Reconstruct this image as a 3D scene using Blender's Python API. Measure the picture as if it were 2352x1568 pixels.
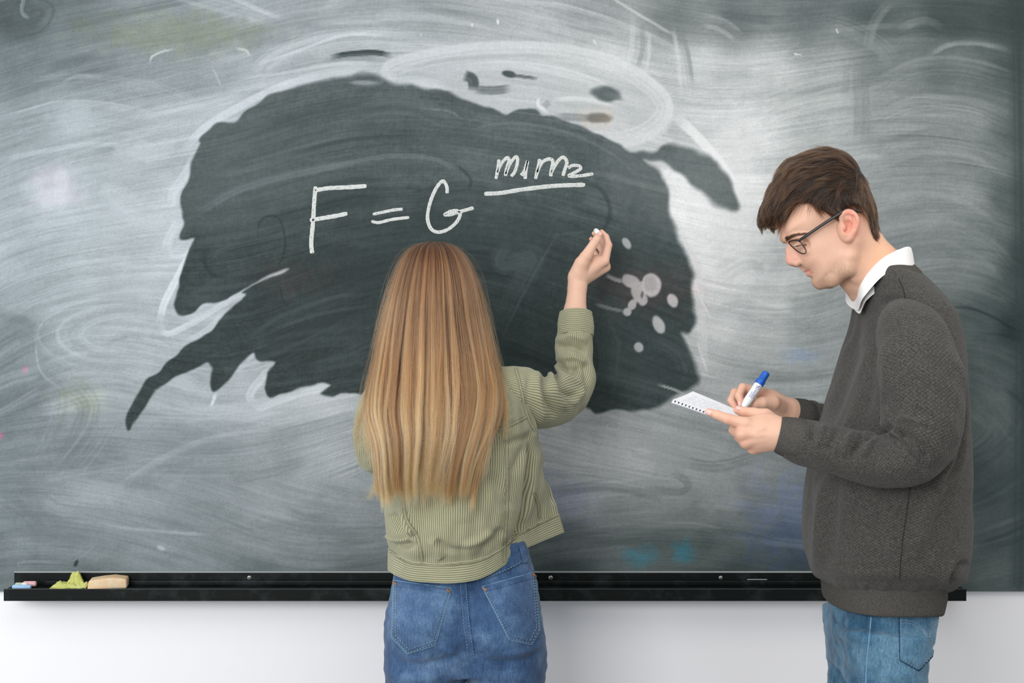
import bpy, bmesh, math, random
import numpy as np
from mathutils import Vector, Matrix
from mathutils.bvhtree import BVHTree

for _o in list(bpy.data.objects):
    bpy.data.objects.remove(_o, do_unlink=True)
SC = bpy.context.scene
COL = SC.collection

# ------------------------------------------------------------ camera, light, exposure
F_PX = 2600.0                     # focal length in pixels of the 2352 px wide frame
CAM_Y, CAM_Z = -2.9, 1.43
cam_d = bpy.data.cameras.new('camera')
cam = bpy.data.objects.new('camera', cam_d)
COL.objects.link(cam)
cam.location = (0, CAM_Y, CAM_Z)
cam.rotation_euler = (math.radians(90), 0, 0)
cam_d.sensor_width = 36.0
cam_d.lens = 36.0 * F_PX / 2352.0
cam_d.clip_start = 0.05
SC.camera = cam

world = bpy.data.worlds.new('classroom_light')
SC.world = world
world.use_nodes = True
world.node_tree.nodes['Background'].inputs[0].default_value = (0.90, 0.96, 1.0, 1)
world.node_tree.nodes['Background'].inputs[1].default_value = 0.56


def area(name, loc, target, size, size_y, power, color):
    l = bpy.data.lights.new(name, 'AREA')
    l.shape = 'RECTANGLE'
    l.size, l.size_y, l.energy, l.color = size, size_y, power, color
    o = bpy.data.objects.new(name, l)
    COL.objects.link(o)
    o.location = loc
    o.rotation_euler = (Vector(target) - Vector(loc)).to_track_quat('-Z', 'Y').to_euler()
    return o


# tall windows to the left, beside and behind the camera, and a ceiling panel
area('window_light', (-2.75, -1.9, 1.75), (-0.6, 0, 1.1), 1.7, 1.9, 31, (1.0, 0.99, 0.97))
area('window_light', (-1.7, -4.7, 2.5), (-0.2, 0, 1.1), 2.2, 1.5, 118, (1.0, 0.985, 0.965))
area('ceiling_light', (0.2, -2.2, 3.3), (0.1, -0.6, 0.6), 2.6, 1.4, 22, (1.0, 0.97, 0.93))

area('ceiling_light', (2.3, -1.7, 2.9), (1.0, -0.6, 1.2), 1.2, 0.8, 16, (1.0, 0.84, 0.66))

SC.view_settings.view_transform = 'Standard'
SC.view_settings.look = 'None'
SC.view_settings.gamma = 1.0
SC.view_settings.use_curve_mapping = False
SC.view_settings.exposure = 0.0


# ------------------------------------------------------------ helpers
def W(px, py, y):
    """world point that the photograph shows at (px, py) when it lies at depth y"""
    d = y - CAM_Y
    return ((px - 1176.0) * d / F_PX, y, CAM_Z - (py - 784.0) * d / F_PX)


def WV(pts):
    a = np.array(pts, float)
    d = a[:, 2] - CAM_Y
    return np.stack([(a[:, 0] - 1176) * d / F_PX, a[:, 2], CAM_Z - (a[:, 1] - 784) * d / F_PX], 1)


def ppm(y):
    return F_PX / (y - CAM_Y)


def s2l(c):
    c = np.asarray(c, float) / 255.0
    return np.where(c <= 0.04045, c / 12.92, ((c + 0.055) / 1.055) ** 2.4)


def rgb(r, g, b):
    v = s2l([r, g, b])
    return (float(v[0]), float(v[1]), float(v[2]), 1.0)


def link(o, parent=None):
    COL.objects.link(o)
    if parent is not None:
        o.parent = parent
    return o


def empty(name, label, cat, loc=(0, 0, 0), group=None):
    o = bpy.data.objects.new(name, None)
    o.empty_display_size = 0.05
    o.location = loc
    link(o)
    return tag(o, label, cat, group)


def tag(o, label=None, cat=None, group=None, kind=None):
    if label: o['label'] = label
    if cat: o['category'] = cat
    if group: o['group'] = group
    if kind: o['kind'] = kind
    return o


def mesh_np(name, verts, quads, mat, parent=None, smooth=True, uv=None, tris=None, origin=None):
    """mesh object from numpy arrays; parent must sit unrotated - vertices are given in world space"""
    verts = np.asarray(verts, np.float32)
    off = np.zeros(3, np.float32)
    if parent is not None:
        p = parent
        while p is not None:
            off += np.array(p.location[:], np.float32)
            p = p.parent
    elif origin is not None:
        off = np.array(origin, np.float32)
    v = verts - off
    me = bpy.data.meshes.new(name)
    quads = np.asarray(quads, np.int32).reshape(-1, 4) if quads is not None and len(quads) else np.zeros((0, 4), np.int32)
    tris = np.asarray(tris, np.int32).reshape(-1, 3) if tris is not None and len(tris) else np.zeros((0, 3), np.int32)
    nl = quads.size + tris.size
    me.vertices.add(len(v))
    me.vertices.foreach_set('co', v.ravel())
    me.loops.add(nl)
    idx = np.concatenate([quads.ravel(), tris.ravel()]).astype(np.int32)
    me.loops.foreach_set('vertex_index', idx)
    npoly = len(quads) + len(tris)
    me.polygons.add(npoly)
    starts = np.concatenate([np.arange(len(quads)) * 4, quads.size + np.arange(len(tris)) * 3]).astype(np.int32)
    me.polygons.foreach_set('loop_start', starts)
    if uv is not None:
        l = me.uv_layers.new(name='UVMap')
        l.data.foreach_set('uv', np.asarray(uv, np.float32)[idx].ravel())
    me.update(calc_edges=True)
    me.validate()
    me.polygons.foreach_set('use_smooth', np.full(len(me.polygons), smooth, dtype=bool))
    if mat is not None:
        me.materials.append(mat)
    o = bpy.data.objects.new(name, me)
    if parent is None and origin is not None:
        o.location = origin
    link(o, parent)
    return o


def bm_obj(name, bm, mat, parent=None, smooth=False, loc=None):
    me = bpy.data.meshes.new(name)
    bm.normal_update()
    bm.to_mesh(me)
    bm.free()
    me.polygons.foreach_set('use_smooth', np.full(len(me.polygons), smooth, dtype=bool))
    if mat is not None:
        me.materials.append(mat)
    o = bpy.data.objects.new(name, me)
    if loc is not None:
        o.location = loc
    return link(o, parent)


def bm_box(bm, lo, hi, bevel=0.0, seg=2):
    r = bmesh.ops.create_cube(bm, size=1.0)
    vs = r['verts']
    for v in vs:
        v.co = Vector([lo[i] + (v.co[i] + 0.5) * (hi[i] - lo[i]) for i in range(3)])
    if bevel > 0:
        es = list({e for v in vs for e in v.link_edges})
        bmesh.ops.bevel(bm, geom=es, offset=bevel, segments=seg, affect='EDGES', profile=0.5)
    return bm


def catmull(P, n):
    """sample a Catmull-Rom spline through P (k,d) at n points"""
    P = np.asarray(P, float)
    k = len(P)
    if k == 2:
        t = np.linspace(0, 1, n)[:, None]
        return P[0] * (1 - t) + P[1] * t
    Q = np.vstack([2 * P[0] - P[1], P, 2 * P[-1] - P[-2]])
    s = np.linspace(0, k - 1, n)
    i = np.minimum(s.astype(int), k - 2)
    t = (s - i)[:, None]
    p0, p1, p2, p3 = Q[i], Q[i + 1], Q[i + 2], Q[i + 3]
    return 0.5 * (2 * p1 + (p2 - p0) * t + (2 * p0 - 5 * p1 + 4 * p2 - p3) * t ** 2 + (3 * p1 - p0 - 3 * p2 + p3) * t ** 3)


def catmull_closed(P, n):
    P = np.asarray(P, float)
    k = len(P)
    s = np.linspace(0, k, n, endpoint=False)
    i = s.astype(int)
    t = (s - i)[:, None]
    p0, p1, p2, p3 = P[(i - 1) % k], P[i % k], P[(i + 1) % k], P[(i + 2) % k]
    return 0.5 * (2 * p1 + (p2 - p0) * t + (2 * p0 - 5 * p1 + 4 * p2 - p3) * t ** 2 + (3 * p1 - p0 - 3 * p2 + p3) * t ** 3)


def grid_faces(nr, nc, closed=False, flip=False):
    r = np.arange(nr - 1)[:, None]
    c = np.arange(nc if closed else nc - 1)[None, :]
    a = r * nc + c
    b = r * nc + (c + 1) % nc
    q = np.stack([a, b, b + nc, a + nc], -1).reshape(-1, 4)
    return q[:, ::-1] if flip else q


def wavenoise(p, freq, seed, n=7):
    """cheap smooth 3D noise, a sum of random plane waves, about -1..1"""
    rs = np.random.RandomState(seed)
    p = np.asarray(p, float)
    out = np.zeros(p.shape[:-1])
    for _ in range(n):
        k = rs.normal(size=3)
        k *= freq * rs.uniform(0.6, 1.4) / np.linalg.norm(k)
        out += np.sin(p @ k * 2 * math.pi + rs.uniform(0, 6.28))
    return out / math.sqrt(n) / 1.2


def noise2(h, w, cell, seed):
    """value noise image h x w with the given cell size in samples, 0..1"""
    rs = np.random.RandomState(seed)
    gh, gw = int(h / cell) + 3, int(w / cell) + 3
    g = rs.rand(gh, gw)
    y = np.arange(h) / cell
    x = np.arange(w) / cell
    yi, xi = y.astype(int), x.astype(int)
    fy, fx = y - yi, x - xi
    fy, fx = fy * fy * (3 - 2 * fy), fx * fx * (3 - 2 * fx)
    a = g[yi][:, xi]
    b = g[yi][:, xi + 1]
    c = g[yi + 1][:, xi]
    d = g[yi + 1][:, xi + 1]
    fx = fx[None, :]
    fy = fy[:, None]
    return (a * (1 - fx) + b * fx) * (1 - fy) + (c * (1 - fx) + d * fx) * fy


def noise1(x, cell, seed):
    rs = np.random.RandomState(seed)
    g = rs.rand(4096)
    t = x / cell
    i = np.floor(t).astype(int)
    f = t - i
    f = f * f * (3 - 2 * f)
    return g[i % 4096] * (1 - f) + g[(i + 1) % 4096] * f


# ------------------------------------------------------------ materials
def mat_new(name, color=(0.5, 0.5, 0.5, 1), rough=0.6, spec=0.5, metal=0.0):
    m = bpy.data.materials.new(name)
    m.use_nodes = True
    b = m.node_tree.nodes['Principled BSDF']
    b.inputs['Base Color'].default_value = color
    b.inputs['Roughness'].default_value = rough
    b.inputs['Specular IOR Level'].default_value = spec
    b.inputs['Metallic'].default_value = metal
    return m


class NT:
    """tiny helper for node trees"""
    def __init__(self, m):
        self.t = m.node_tree
        self.b = self.t.nodes['Principled BSDF']

    def n(self, kind, **kw):
        nd = self.t.nodes.new(kind)
        for k, v in kw.items():
            setattr(nd, k, v)
        return nd

    def l(self, a, b):
        self.t.links.new(a, b)

    def val(self, sock, v):
        if isinstance(v, bpy.types.NodeSocket):
            self.l(v, sock)
        else:
            sock.default_value = v

    def math(self, op, a, b=0.0, clamp=False):
        nd = self.n('ShaderNodeMath', operation=op, use_clamp=clamp)
        self.val(nd.inputs[0], a)
        self.val(nd.inputs[1], b)
        return nd.outputs[0]

    def noise(self, vec, scale, detail=2.0, rough=0.5):
        nd = self.n('ShaderNodeTexNoise')
        if vec is not None: self.l(vec, nd.inputs['Vector'])
        nd.inputs['Scale'].default_value = scale
        nd.inputs['Detail'].default_value = detail
        nd.inputs['Roughness'].default_value = rough
        return nd.outputs['Fac']

    def ramp(self, fac, stops):
        nd = self.n('ShaderNodeValToRGB')
        self.l(fac, nd.inputs[0])
        el = nd.color_ramp.elements
        while len(el) < len(stops): el.new(0.5)
        for e, (p, c) in zip(el, stops):
            e.position = p
            e.color = c
        return nd.outputs[0]

    def mix(self, fac, a, b, mode='MIX'):
        nd = self.n('ShaderNodeMix', data_type='RGBA', blend_type=mode)
        self.val(nd.inputs[0], fac)
        self.val(nd.inputs[6], a)
        self.val(nd.inputs[7], b)
        return nd.outputs[2]

    def bump(self, h, strength, dist, normal=None):
        nd = self.n('ShaderNodeBump')
        nd.inputs['Strength'].default_value = strength
        nd.inputs['Distance'].default_value = dist
        self.l(h, nd.inputs['Height'])
        if normal is not None: self.l(normal, nd.inputs['Normal'])
        return nd.outputs[0]

    def obj(self):
        return self.n('ShaderNodeTexCoord').outputs['Object']

    def uv(self):
        return self.n('ShaderNodeTexCoord').outputs['UV']
# ------------------------------------------------------------ wall and floor
m_wall = mat_new('white_wall_paint', rgb(232, 233, 238), 0.75, 0.3)
_n = NT(m_wall)
_h = _n.noise(_n.obj(), 90, 3)
_n.l(_n.bump(_h, 0.12, 0.002), _n.b.inputs['Normal'])
bm = bmesh.new()
bm_box(bm, (-2.6, 0.012, 0.0), (2.6, 0.15, 3.0))
tag(bm_obj('wall_back', bm, m_wall), kind='structure')

m_floor = mat_new('grey_floor', rgb(150, 146, 140), 0.45, 0.4)
_n = NT(m_floor)
_n.l(_n.ramp(_n.noise(_n.obj(), 6, 4), [(0.3, rgb(140, 136, 130)), (0.7, rgb(160, 156, 150))]), _n.b.inputs['Base Color'])
bm = bmesh.new()
bm_box(bm, (-2.6, -3.4, -0.05), (2.6, 0.15, 0.0))
tag(bm_obj('floor', bm, m_floor), kind='structure')

# ------------------------------------------------------------ chalkboard: chalk smears and painted-in light compensation kept per vertex
BS = F_PX / 2.9                  # pixels per metre on the board plane
STEP = 2.6
BX0, BX1, BY0, BY1 = -150.0, 2502.0, -171.0, 1358.0
bw, bh = int((BX1 - BX0) / STEP) + 1, int((BY1 - BY0) / STEP) + 1
gx = BX0 + np.arange(bw) * STEP
gy = BY0 + np.arange(bh) * STEP
GX, GY = np.meshgrid(gx, gy)

ctrl = []  # board tones: chalk with the fall-off of light still in them
def row(y, *xv):
    for x, v in xv: ctrl.append((x, y, v))
row(-120, (0, 75), (400, 120), (800, 135), (1200, 140), (1500, 100), (1800, 80), (2100, 60), (2350, 45))
row(40, (30, 78), (150, 108), (400, 126), (600, 143), (800, 138), (1000, 142), (1200, 150), (1400, 135), (1550, 100), (1700, 92), (1850, 88), (2000, 68), (2200, 56), (2340, 48))
row(150, (30, 112), (200, 118), (400, 126), (600, 150), (800, 160), (1000, 160), (1200, 165), (1400, 165), (1600, 165), (1750, 155), (1900, 128), (2050, 98), (2200, 84), (2340, 62))
row(300, (30, 132), (200, 152), (400, 160), (500, 165), (900, 160), (1400, 172), (1600, 168), (1750, 166), (1900, 142), (2050, 112), (2200, 116), (2340, 72))
row(450, (30, 152), (130, 172), (300, 165), (420, 175), (1560, 190), (1650, 185), (1750, 175), (1900, 130), (2050, 112), (2200, 114), (2340, 64))
row(600, (30, 156), (200, 166), (400, 175), (1620, 188), (1680, 178), (1760, 145), (2100, 98), (2250, 98), (2340, 56))
row(750, (30, 132), (200, 160), (350, 162), (1640, 165), (1750, 140), (1850, 118), (2250, 76), (2340, 48))
row(900, (30, 116), (200, 150), (400, 160), (600, 165), (750, 172), (1650, 146), (1800, 126), (2300, 72), (2345, 55))
row(1050, (30, 126), (200, 120), (400, 126), (600, 136), (800, 150), (1300, 160), (1450, 150), (1600, 126), (1750, 116), (2300, 66))  # this row and the next painted lighter beside the woman, offsetting her shadow
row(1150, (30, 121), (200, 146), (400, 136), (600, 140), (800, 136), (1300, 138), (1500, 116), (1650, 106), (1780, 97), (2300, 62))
row(1250, (30, 116), (200, 126), (400, 126), (600, 126), (800, 122), (1300, 96), (1500, 84), (1650, 82), (1800, 72), (2300, 62))
row(1320, (30, 112), (200, 108), (600, 104), (850, 98), (1300, 62), (1700, 58), (1820, 58), (2300, 66))
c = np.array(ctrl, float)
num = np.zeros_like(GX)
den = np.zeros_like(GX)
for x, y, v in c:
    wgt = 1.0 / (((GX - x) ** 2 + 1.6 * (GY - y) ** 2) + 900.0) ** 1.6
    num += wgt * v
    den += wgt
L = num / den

# wiping direction: arcs of an arm round several centres, blended
ang = np.zeros_like(GX)
vx = np.zeros_like(GX)
vy = np.zeros_like(GX)
# (where the wipe sits, how far below it the shoulder is, reach, weight)
for cx, cy, below, R, wt in [(230, 420, 520, 260, 1.0), (230, 640, 420, 200, .8), (250, 100, 1500, 240, .8), (150, 1130, 700, 260, .8), (600, 1150, -1500, 320, .9),
                             (950, 150, 700, 400, 1.1), (950, 480, 620, 420, 1.0), (1400, 480, 500, 240, .9), (1800, 330, 700, 260, .8), (1750, 720, -900, 240, .8),
                             (2150, 280, 460, 260, 1.0), (2150, 560, 420, 300, 1.0), (1450, 1150, 900, 320, .9), (1800, 1200, -1200, 300, .8)]:
    dx, dy = GX - cx, GY - (cy + below)
    wv = wt * np.exp(-((GX - cx) ** 2 + (GY - cy) ** 2) / (2 * R * R)) + 1e-5
    tx, ty = -dy, dx
    nn = np.hypot(tx, ty) + 1e-6
    s = np.sign(tx) + (tx == 0)
    vx += wv * tx / nn * s
    vy += wv * ty / nn * s
tw = (noise2(bh, bw, 90, 5) - .5) * 0.22
a0 = np.arctan2(vy, vx) + tw
dvx, dvy = np.cos(a0).astype(np.float32), np.sin(a0).astype(np.float32)


def lic(noise, n):
    out = noise.copy()
    for sgn in (1, -1):
        px, py = np.meshgrid(np.arange(bw, dtype=np.float32), np.arange(bh, dtype=np.float32))
        for k in range(n):
            ix = np.clip(px + .5, 0, bw - 1).astype(np.int32)
            iy = np.clip(py + .5, 0, bh - 1).astype(np.int32)
            px += sgn * dvx[iy, ix]
            py += sgn * dvy[iy, ix]
            ix = np.clip(px + .5, 0, bw - 1).astype(np.int32)
            iy = np.clip(py + .5, 0, bh - 1).astype(np.int32)
            out += noise[iy, ix]
    out -= out.mean()
    return out / out.std()


_rs = np.random.RandomState(3)
streak = lic(_rs.rand(bh, bw).astype(np.float32), 26)
streak_b = lic(noise2(bh, bw, 4, 8).astype(np.float32), 34)
cloud = noise2(bh, bw, 60, 21) * .5 + noise2(bh, bw, 26, 22) * .3 + noise2(bh, bw, 11, 23) * .2 - .5
cloth = noise2(bh, bw, 1.2, 24) - .5
L = L + 26 * cloud + (4.0 * streak + 2.8 * streak_b) * np.clip(L / 140, .4, 1.1)


def blend(mask, val):
    global L
    L = L + (val - L) * mask


def stroke(pts, w, val, a=.6, s=.8, seed=0, soft=.35, taper=True):
    """one wipe of a sponge or one drag of chalk: a soft band with streaks running along it"""
    global L
    n = max(12, 8 * len(pts))
    P = catmull(pts, n)
    pad = w + 6
    x0, x1 = P[:, 0].min() - pad, P[:, 0].max() + pad
    y0, y1 = P[:, 1].min() - pad, P[:, 1].max() + pad
    i0, i1 = max(0, int((x0 - BX0) / STEP)), min(bw, int((x1 - BX0) / STEP) + 2)
    j0, j1 = max(0, int((y0 - BY0) / STEP)), min(bh, int((y1 - BY0) / STEP) + 2)
    if i1 <= i0 or j1 <= j0: return
    X, Y = GX[j0:j1, i0:i1], GY[j0:j1, i0:i1]
    best = np.full(X.shape, 1e9)
    off = np.zeros_like(X)
    tt = np.zeros_like(X)
    for k in range(n - 1):
        ax, ay = P[k]
        bx, by = P[k + 1] - P[k]
        ll = bx * bx + by * by + 1e-9
        t = np.clip(((X - ax) * bx + (Y - ay) * by) / ll, 0, 1)
        ex, ey = X - ax - t * bx, Y - ay - t * by
        d2 = ex * ex + ey * ey
        mk = d2 < best
        best[mk] = d2[mk]
        off[mk] = (np.sign(bx * ey - by * ex) * np.sqrt(d2))[mk]
        tt[mk] = ((k + t) / (n - 1))[mk]
    h = w / 2
    wob = 1 + .12 * (noise1(tt * 9, 1, seed + 11) - .5)
    u = off / (h * wob)
    prof = np.clip((1 - np.abs(u)) / soft, 0, 1)
    prof = prof * prof * (3 - 2 * prof)
    st = noise1((u + 3) * h, 4.5, seed + 1) * .6 + noise1((u + 3) * h + tt * 9, 11, seed + 2) * .4
    st = np.clip((st - .5) * 2.2 + .5, 0, 1)
    m = a * prof * (1 - s + s * st)
    if taper:
        m *= np.clip(tt / .22, 0, 1) * np.clip((1 - tt) / .22, 0, 1)
    sub = L[j0:j1, i0:i1]
    L[j0:j1, i0:i1] = sub + (val - sub) * m


def blob(cx, cy, rx, ry, rot, val, a=1.0, soft=.4, rough=.25, seed=0):
    cr, sr = math.cos(math.radians(rot)), math.sin(math.radians(rot))
    dx, dy = GX - cx, GY - cy
    wv = (noise2(bh, bw, 7, 70 + seed) - .5) * rough
    r = np.hypot((dx * cr + dy * sr) / rx, (-dx * sr + dy * cr) / ry) + wv
    m = np.clip((1 + soft / 2 - r) / soft, 0, 1)
    blend(m * m * (3 - 2 * m) * a, val)


def poly_sdf(poly, X, Y):
    """signed distance to a closed polygon, positive inside"""
    P = np.asarray(poly, float)
    best = np.full(X.shape, 1e18)
    inside = np.zeros(X.shape, bool)
    for k in range(len(P)):
        ax, ay = P[k]
        bx, by = P[(k + 1) % len(P)]
        ex, ey = bx - ax, by - ay
        t = np.clip(((X - ax) * ex + (Y - ay) * ey) / (ex * ex + ey * ey + 1e-12), 0, 1)
        best = np.minimum(best, (X - ax - t * ex) ** 2 + (Y - ay - t * ey) ** 2)
        if ay != by:
            cnd = ((ay > Y) != (by > Y)) & (X < (bx - ax) * (Y - ay) / (by - ay) + ax)
            inside ^= cnd
    d = np.sqrt(best)
    return np.where(inside, d, -d)


# dry smears, left
S = stroke
S([(0, 215), (150, 195), (300, 205), (420, 240), (462, 280)], 64, 168, 0.43, .9, 1)
S([(-60, 290), (60, 258), (150, 238), (250, 243), (390, 272)], 20, 196, 0.43, .6, 2)
S([(-60, 345), (120, 300), (250, 295), (420, 318)], 90, 172, 0.43, .9, 3)
S([(0, 372), (60, 355), (200, 332), (330, 338)], 14, 192, 0.43, .5, 4)
S([(-40, 470), (120, 400), (250, 385), (400, 400)], 70, 170, 0.36, .9, 5)
S([(-60, 560), (120, 498), (280, 500), (410, 545)], 120, 180, 0.40, .85, 6)
S([(20, 600), (120, 550), (260, 545), (400, 590)], 40, 160, 0.43, .8, 7)
S([(20, 640), (150, 605), (280, 610), (390, 640)], 50, 186, 0.36, .9, 8)
S([(-60, 730), (120, 690), (250, 660), (400, 655)], 60, 172, 0.36, .9, 9)
S([(350, 470), (240, 430), (300, 500), (410, 520)], 40, 186, 0.36, .8, 10)
blob(125, 430, 74, 66, 10, 188, .25, 1.1, .9, 1)
blob(142, 428, 16, 40, 6, 204, .30, .9, .9, 2)
blob(98, 445, 34, 26, 8, 196, .25, .9, .9, 3)
blob(330, 345, 60, 26, 0, 190, .4, .9, .8, 4)
blob(170, 270, 50, 40, 0, 172, .5, .9, .9, 5)
# many small wipes that follow the sweep of the arm
_ra = np.random.RandomState(41)


def wipes(n, x0, x1, y0, y1, dv, wmin, wmax, a0, a1, seed):
    for q in range(n):
        x, y = _ra.uniform(x0, x1), _ra.uniform(y0, y1)
        ln = _ra.uniform(90, 380)
        pts = [(x, y)]
        for st_ in range(5):
            i = int(np.clip((pts[-1][0] - BX0) / STEP, 0, bw - 1))
            j = int(np.clip((pts[-1][1] - BY0) / STEP, 0, bh - 1))
            pts.append((pts[-1][0] + dvx[j, i] * ln / 5, pts[-1][1] + dvy[j, i] * ln / 5 + _ra.normal(0, 2)))
        i = int(np.clip((x + ln / 2 - BX0) / STEP, 0, bw - 1)); j = int(np.clip((y - BY0) / STEP, 0, bh - 1))
        stroke(pts, _ra.uniform(wmin, wmax) ** 1.0, L[j, i] + _ra.choice([-1, .9]) * dv * _ra.uniform(.5, 1.2), _ra.uniform(a0, a1), .95, seed + q, .6)


wipes(170, -100, 2300, -60, 1300, 26, 6, 46, .25, .6, 3000)
wipes(150, -100, 2300, -60, 1300, 30, 3, 10, .2, .5, 4000)
# swirl
for k, (rx, ry) in enumerate([(235, 95), (210, 82), (185, 70), (160, 58), (132, 46)]):
    th = np.radians(np.linspace(100, 285, 9))
    S([(318 + rx * math.cos(t), 768 + ry * math.sin(t)) for t in th], 15, (178, 138, 182, 142, 180)[k], .55, .8, 20 + k)
S([(190, 690), (300, 672), (400, 680)], 30, 176, 0.36, .9, 31)
S([(230, 790), (300, 768), (335, 778)], 20, 128, 0.47, .6, 32)
S([(330, 770), (370, 778), (400, 795)], 14, 138, 0.43, .6, 33)
S([(90, 800), (230, 815), (360, 815), (480, 790)], 44, 168, 0.36, .9, 34)
S([(110, 850), (240, 860), (340, 850)], 50, 172, 0.43, .9, 35)
S([(340, 890), (470, 925), (560, 918), (700, 900)], 70, 178, 0.43, .9, 36)
S([(-30, 760), (40, 750), (75, 780)], 70, 112, 0.43, .8, 37)
S([(-40, 700), (20, 725), (80, 745)], 26, 108, 0.36, .7, 38)
S([(-40, 900), (30, 870), (92, 855)], 40, 168, 0.40, .9, 39)
S([(-40, 960), (40, 915), (95, 880)], 46, 160, 0.36, .9, 40)
S([(80, 775), (92, 850), (140, 895)], 5, 180, 0.43, .4, 41)
S([(92, 850), (140, 910), (110, 1010), (20, 1110)], 40, 118, 0.36, .9, 42)
S([(150, 880), (200, 930), (180, 1010), (110, 1120)], 70, 112, 0.47, .8, 43)
S([(120, 890), (125, 960), (80, 1060)], 22, 166, 0.36, .9, 44)
S([(215, 920), (190, 990), (120, 1080)], 16, 158, 0.36, .9, 45)
S([(265, 925), (230, 1010), (150, 1110)], 60, 150, 0.36, .9, 46)
# lower left wipes
S([(260, 922), (400, 945), (520, 940), (640, 920), (820, 905)], 26, 182, 0.43, .7, 50)
S([(380, 960), (520, 948), (640, 960), (760, 935), (840, 925)], 40, 182, 0.43, .9, 51)
S([(400, 945), (500, 985), (600, 1010)], 30, 168, 0.43, .9, 52)
S([(240, 1145), (340, 1075), (450, 1020), (600, 985), (740, 955)], 22, 170, 0.43, .8, 53)
S([(260, 1140), (370, 1080), (470, 1030), (600, 1000)], 50, 120, 0.36, .9, 54)
S([(470, 1010), (560, 992), (640, 990)], 8, 178, 0.43, .5, 55)
S([(500, 1110), (620, 1085), (720, 1050)], 28, 112, 0.36, .8, 56)
S([(560, 1140), (660, 1110), (800, 1060)], 44, 150, 0.36, .9, 57)
S([(100, 1100), (150, 1090), (300, 1065), (480, 1050)], 24, 160, 0.36, .9, 58)
S([(60, 1190), (200, 1175), (400, 1212), (560, 1225), (720, 1200), (870, 1140)], 46, 112, 0.36, .8, 59)
S([(250, 1208), (390, 1222), (490, 1228)], 8, 172, 0.50, .4, 60)
S([(100, 1140), (130, 1160), (180, 1170)], 60, 168, 0.36, .9, 61)
S([(0, 1220), (80, 1255), (220, 1275), (420, 1268)], 40, 140, 0.36, .9, 62)
S([(230, 1120), (400, 1140), (640, 1140), (860, 1165)], 30, 156, 0.29, .9, 63)
S([(0, 1140), (60, 1180), (110, 1250)], 50, 104, 0.36, .9, 64)
blob(370, 1258, 12, 6, 20, 185, .7, .9, .6, 6)
blob(175, 1293, 4.5, 9, 25, 52, .95, .5, .2, 7)
S([(178, 1285), (200, 1268), (220, 1250)], 3, 160, 0.36, .4, 65)
S([(40, 1300), (55, 1290), (160, 1291)], 7, 168, 0.36, .4, 66)
# top
S([(60, -20), (50, 25), (70, 45)], 10, 140, .7, .4, 70)
S([(60, 0), (110, 20), (90, 60), (30, 80)], 40, 75, .6, .9, 71)
S([(380, -20), (520, 18), (650, 52)], 46, 172, 0.47, .95, 72)
S([(480, -30), (580, 15), (650, 46)], 12, 196, 0.50, .6, 73)
S([(725, 35), (790, 0), (840, -30)], 40, 176, 0.43, .9, 74)
S([(345, 145), (350, 130), (375, 118), (410, 112)], 6, 196, .8, .3, 75)
S([(540, 112), (563, 115), (575, 130)], 7, 204, .8, .3, 76)
S([(485, 150), (500, 180), (508, 198)], 5, 184, .5, .3, 77)
S([(140, 190), (180, 175), (240, 178)], 8, 170, .5, .4, 78)
S([(300, 80), (308, 72), (318, 78)], 4, 165, .5, .3, 79)
blob(470, 80, 160, 36, 0, 118, .5, 1.2, .8, 8)
S([(560, 165), (620, 150), (680, 130)], 40, 160, 0.36, .9, 80)
S([(600, 175), (610, 150), (660, 120), (760, 92), (880, 86), (1010, 108)], 54, 190, 0.58, .7, 81)
S([(590, 150), (680, 118), (800, 80), (930, 88)], 8, 206, 0.50, .3, 82)
S([(520, 195), (640, 182), (780, 160), (890, 158)], 44, 190, 0.54, .7, 83)
S([(600, 165), (690, 148), (760, 130)], 8, 150, 0.43, .4, 84)
S([(800, 50), (900, 35), (1010, 40), (1140, 60), (1260, 100)], 36, 172, 0.40, .9, 85)
S([(920, 0), (1010, 25), (1100, 45), (1200, 80)], 26, 118, 0.40, .9, 86)
S([(700, 55), (820, 50), (900, 62)], 14, 178, 0.43, .7, 87)
S([(1040, 5), (1150, 4), (1280, 12), (1400, 45), (1500, 85), (1570, 125)], 14, 178, 0.47, .6, 88)
S([(1380, -20), (1470, 35), (1560, 88)], 8, 190, 0.47, .5, 89)
S([(1390, 10), (1460, 60), (1530, 90)], 40, 138, 0.36, .9, 90)
S([(880, 70), (1000, 78), (1140, 95), (1280, 100)], 40, 146, 0.36, .9, 91)
S([(1300, 60), (1420, 80), (1540, 110)], 50, 172, 0.36, .9, 92)
S([(1455, 35), (1450, 110), (1438, 170)], 16, 182, 0.43, .7, 93)
S([(1474, 50), (1476, 110), (1462, 165)], 14, 118, 0.47, .7, 94)
S([(1492, 70), (1490, 130), (1478, 180)], 10, 184, 0.43, .5, 95)
S([(1560, 65), (1578, 130), (1588, 200)], 22, 104, 0.50, .8, 96)
S([(1545, 60), (1556, 130), (1566, 230)], 12, 186, 0.43, .6, 97)
S([(1590, 130), (1700, 148), (1820, 130)], 50, 170, 0.36, .9, 98)
S([(1610, 45), (1660, 60), (1700, 90)], 40, 165, 0.36, .9, 99)
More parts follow.
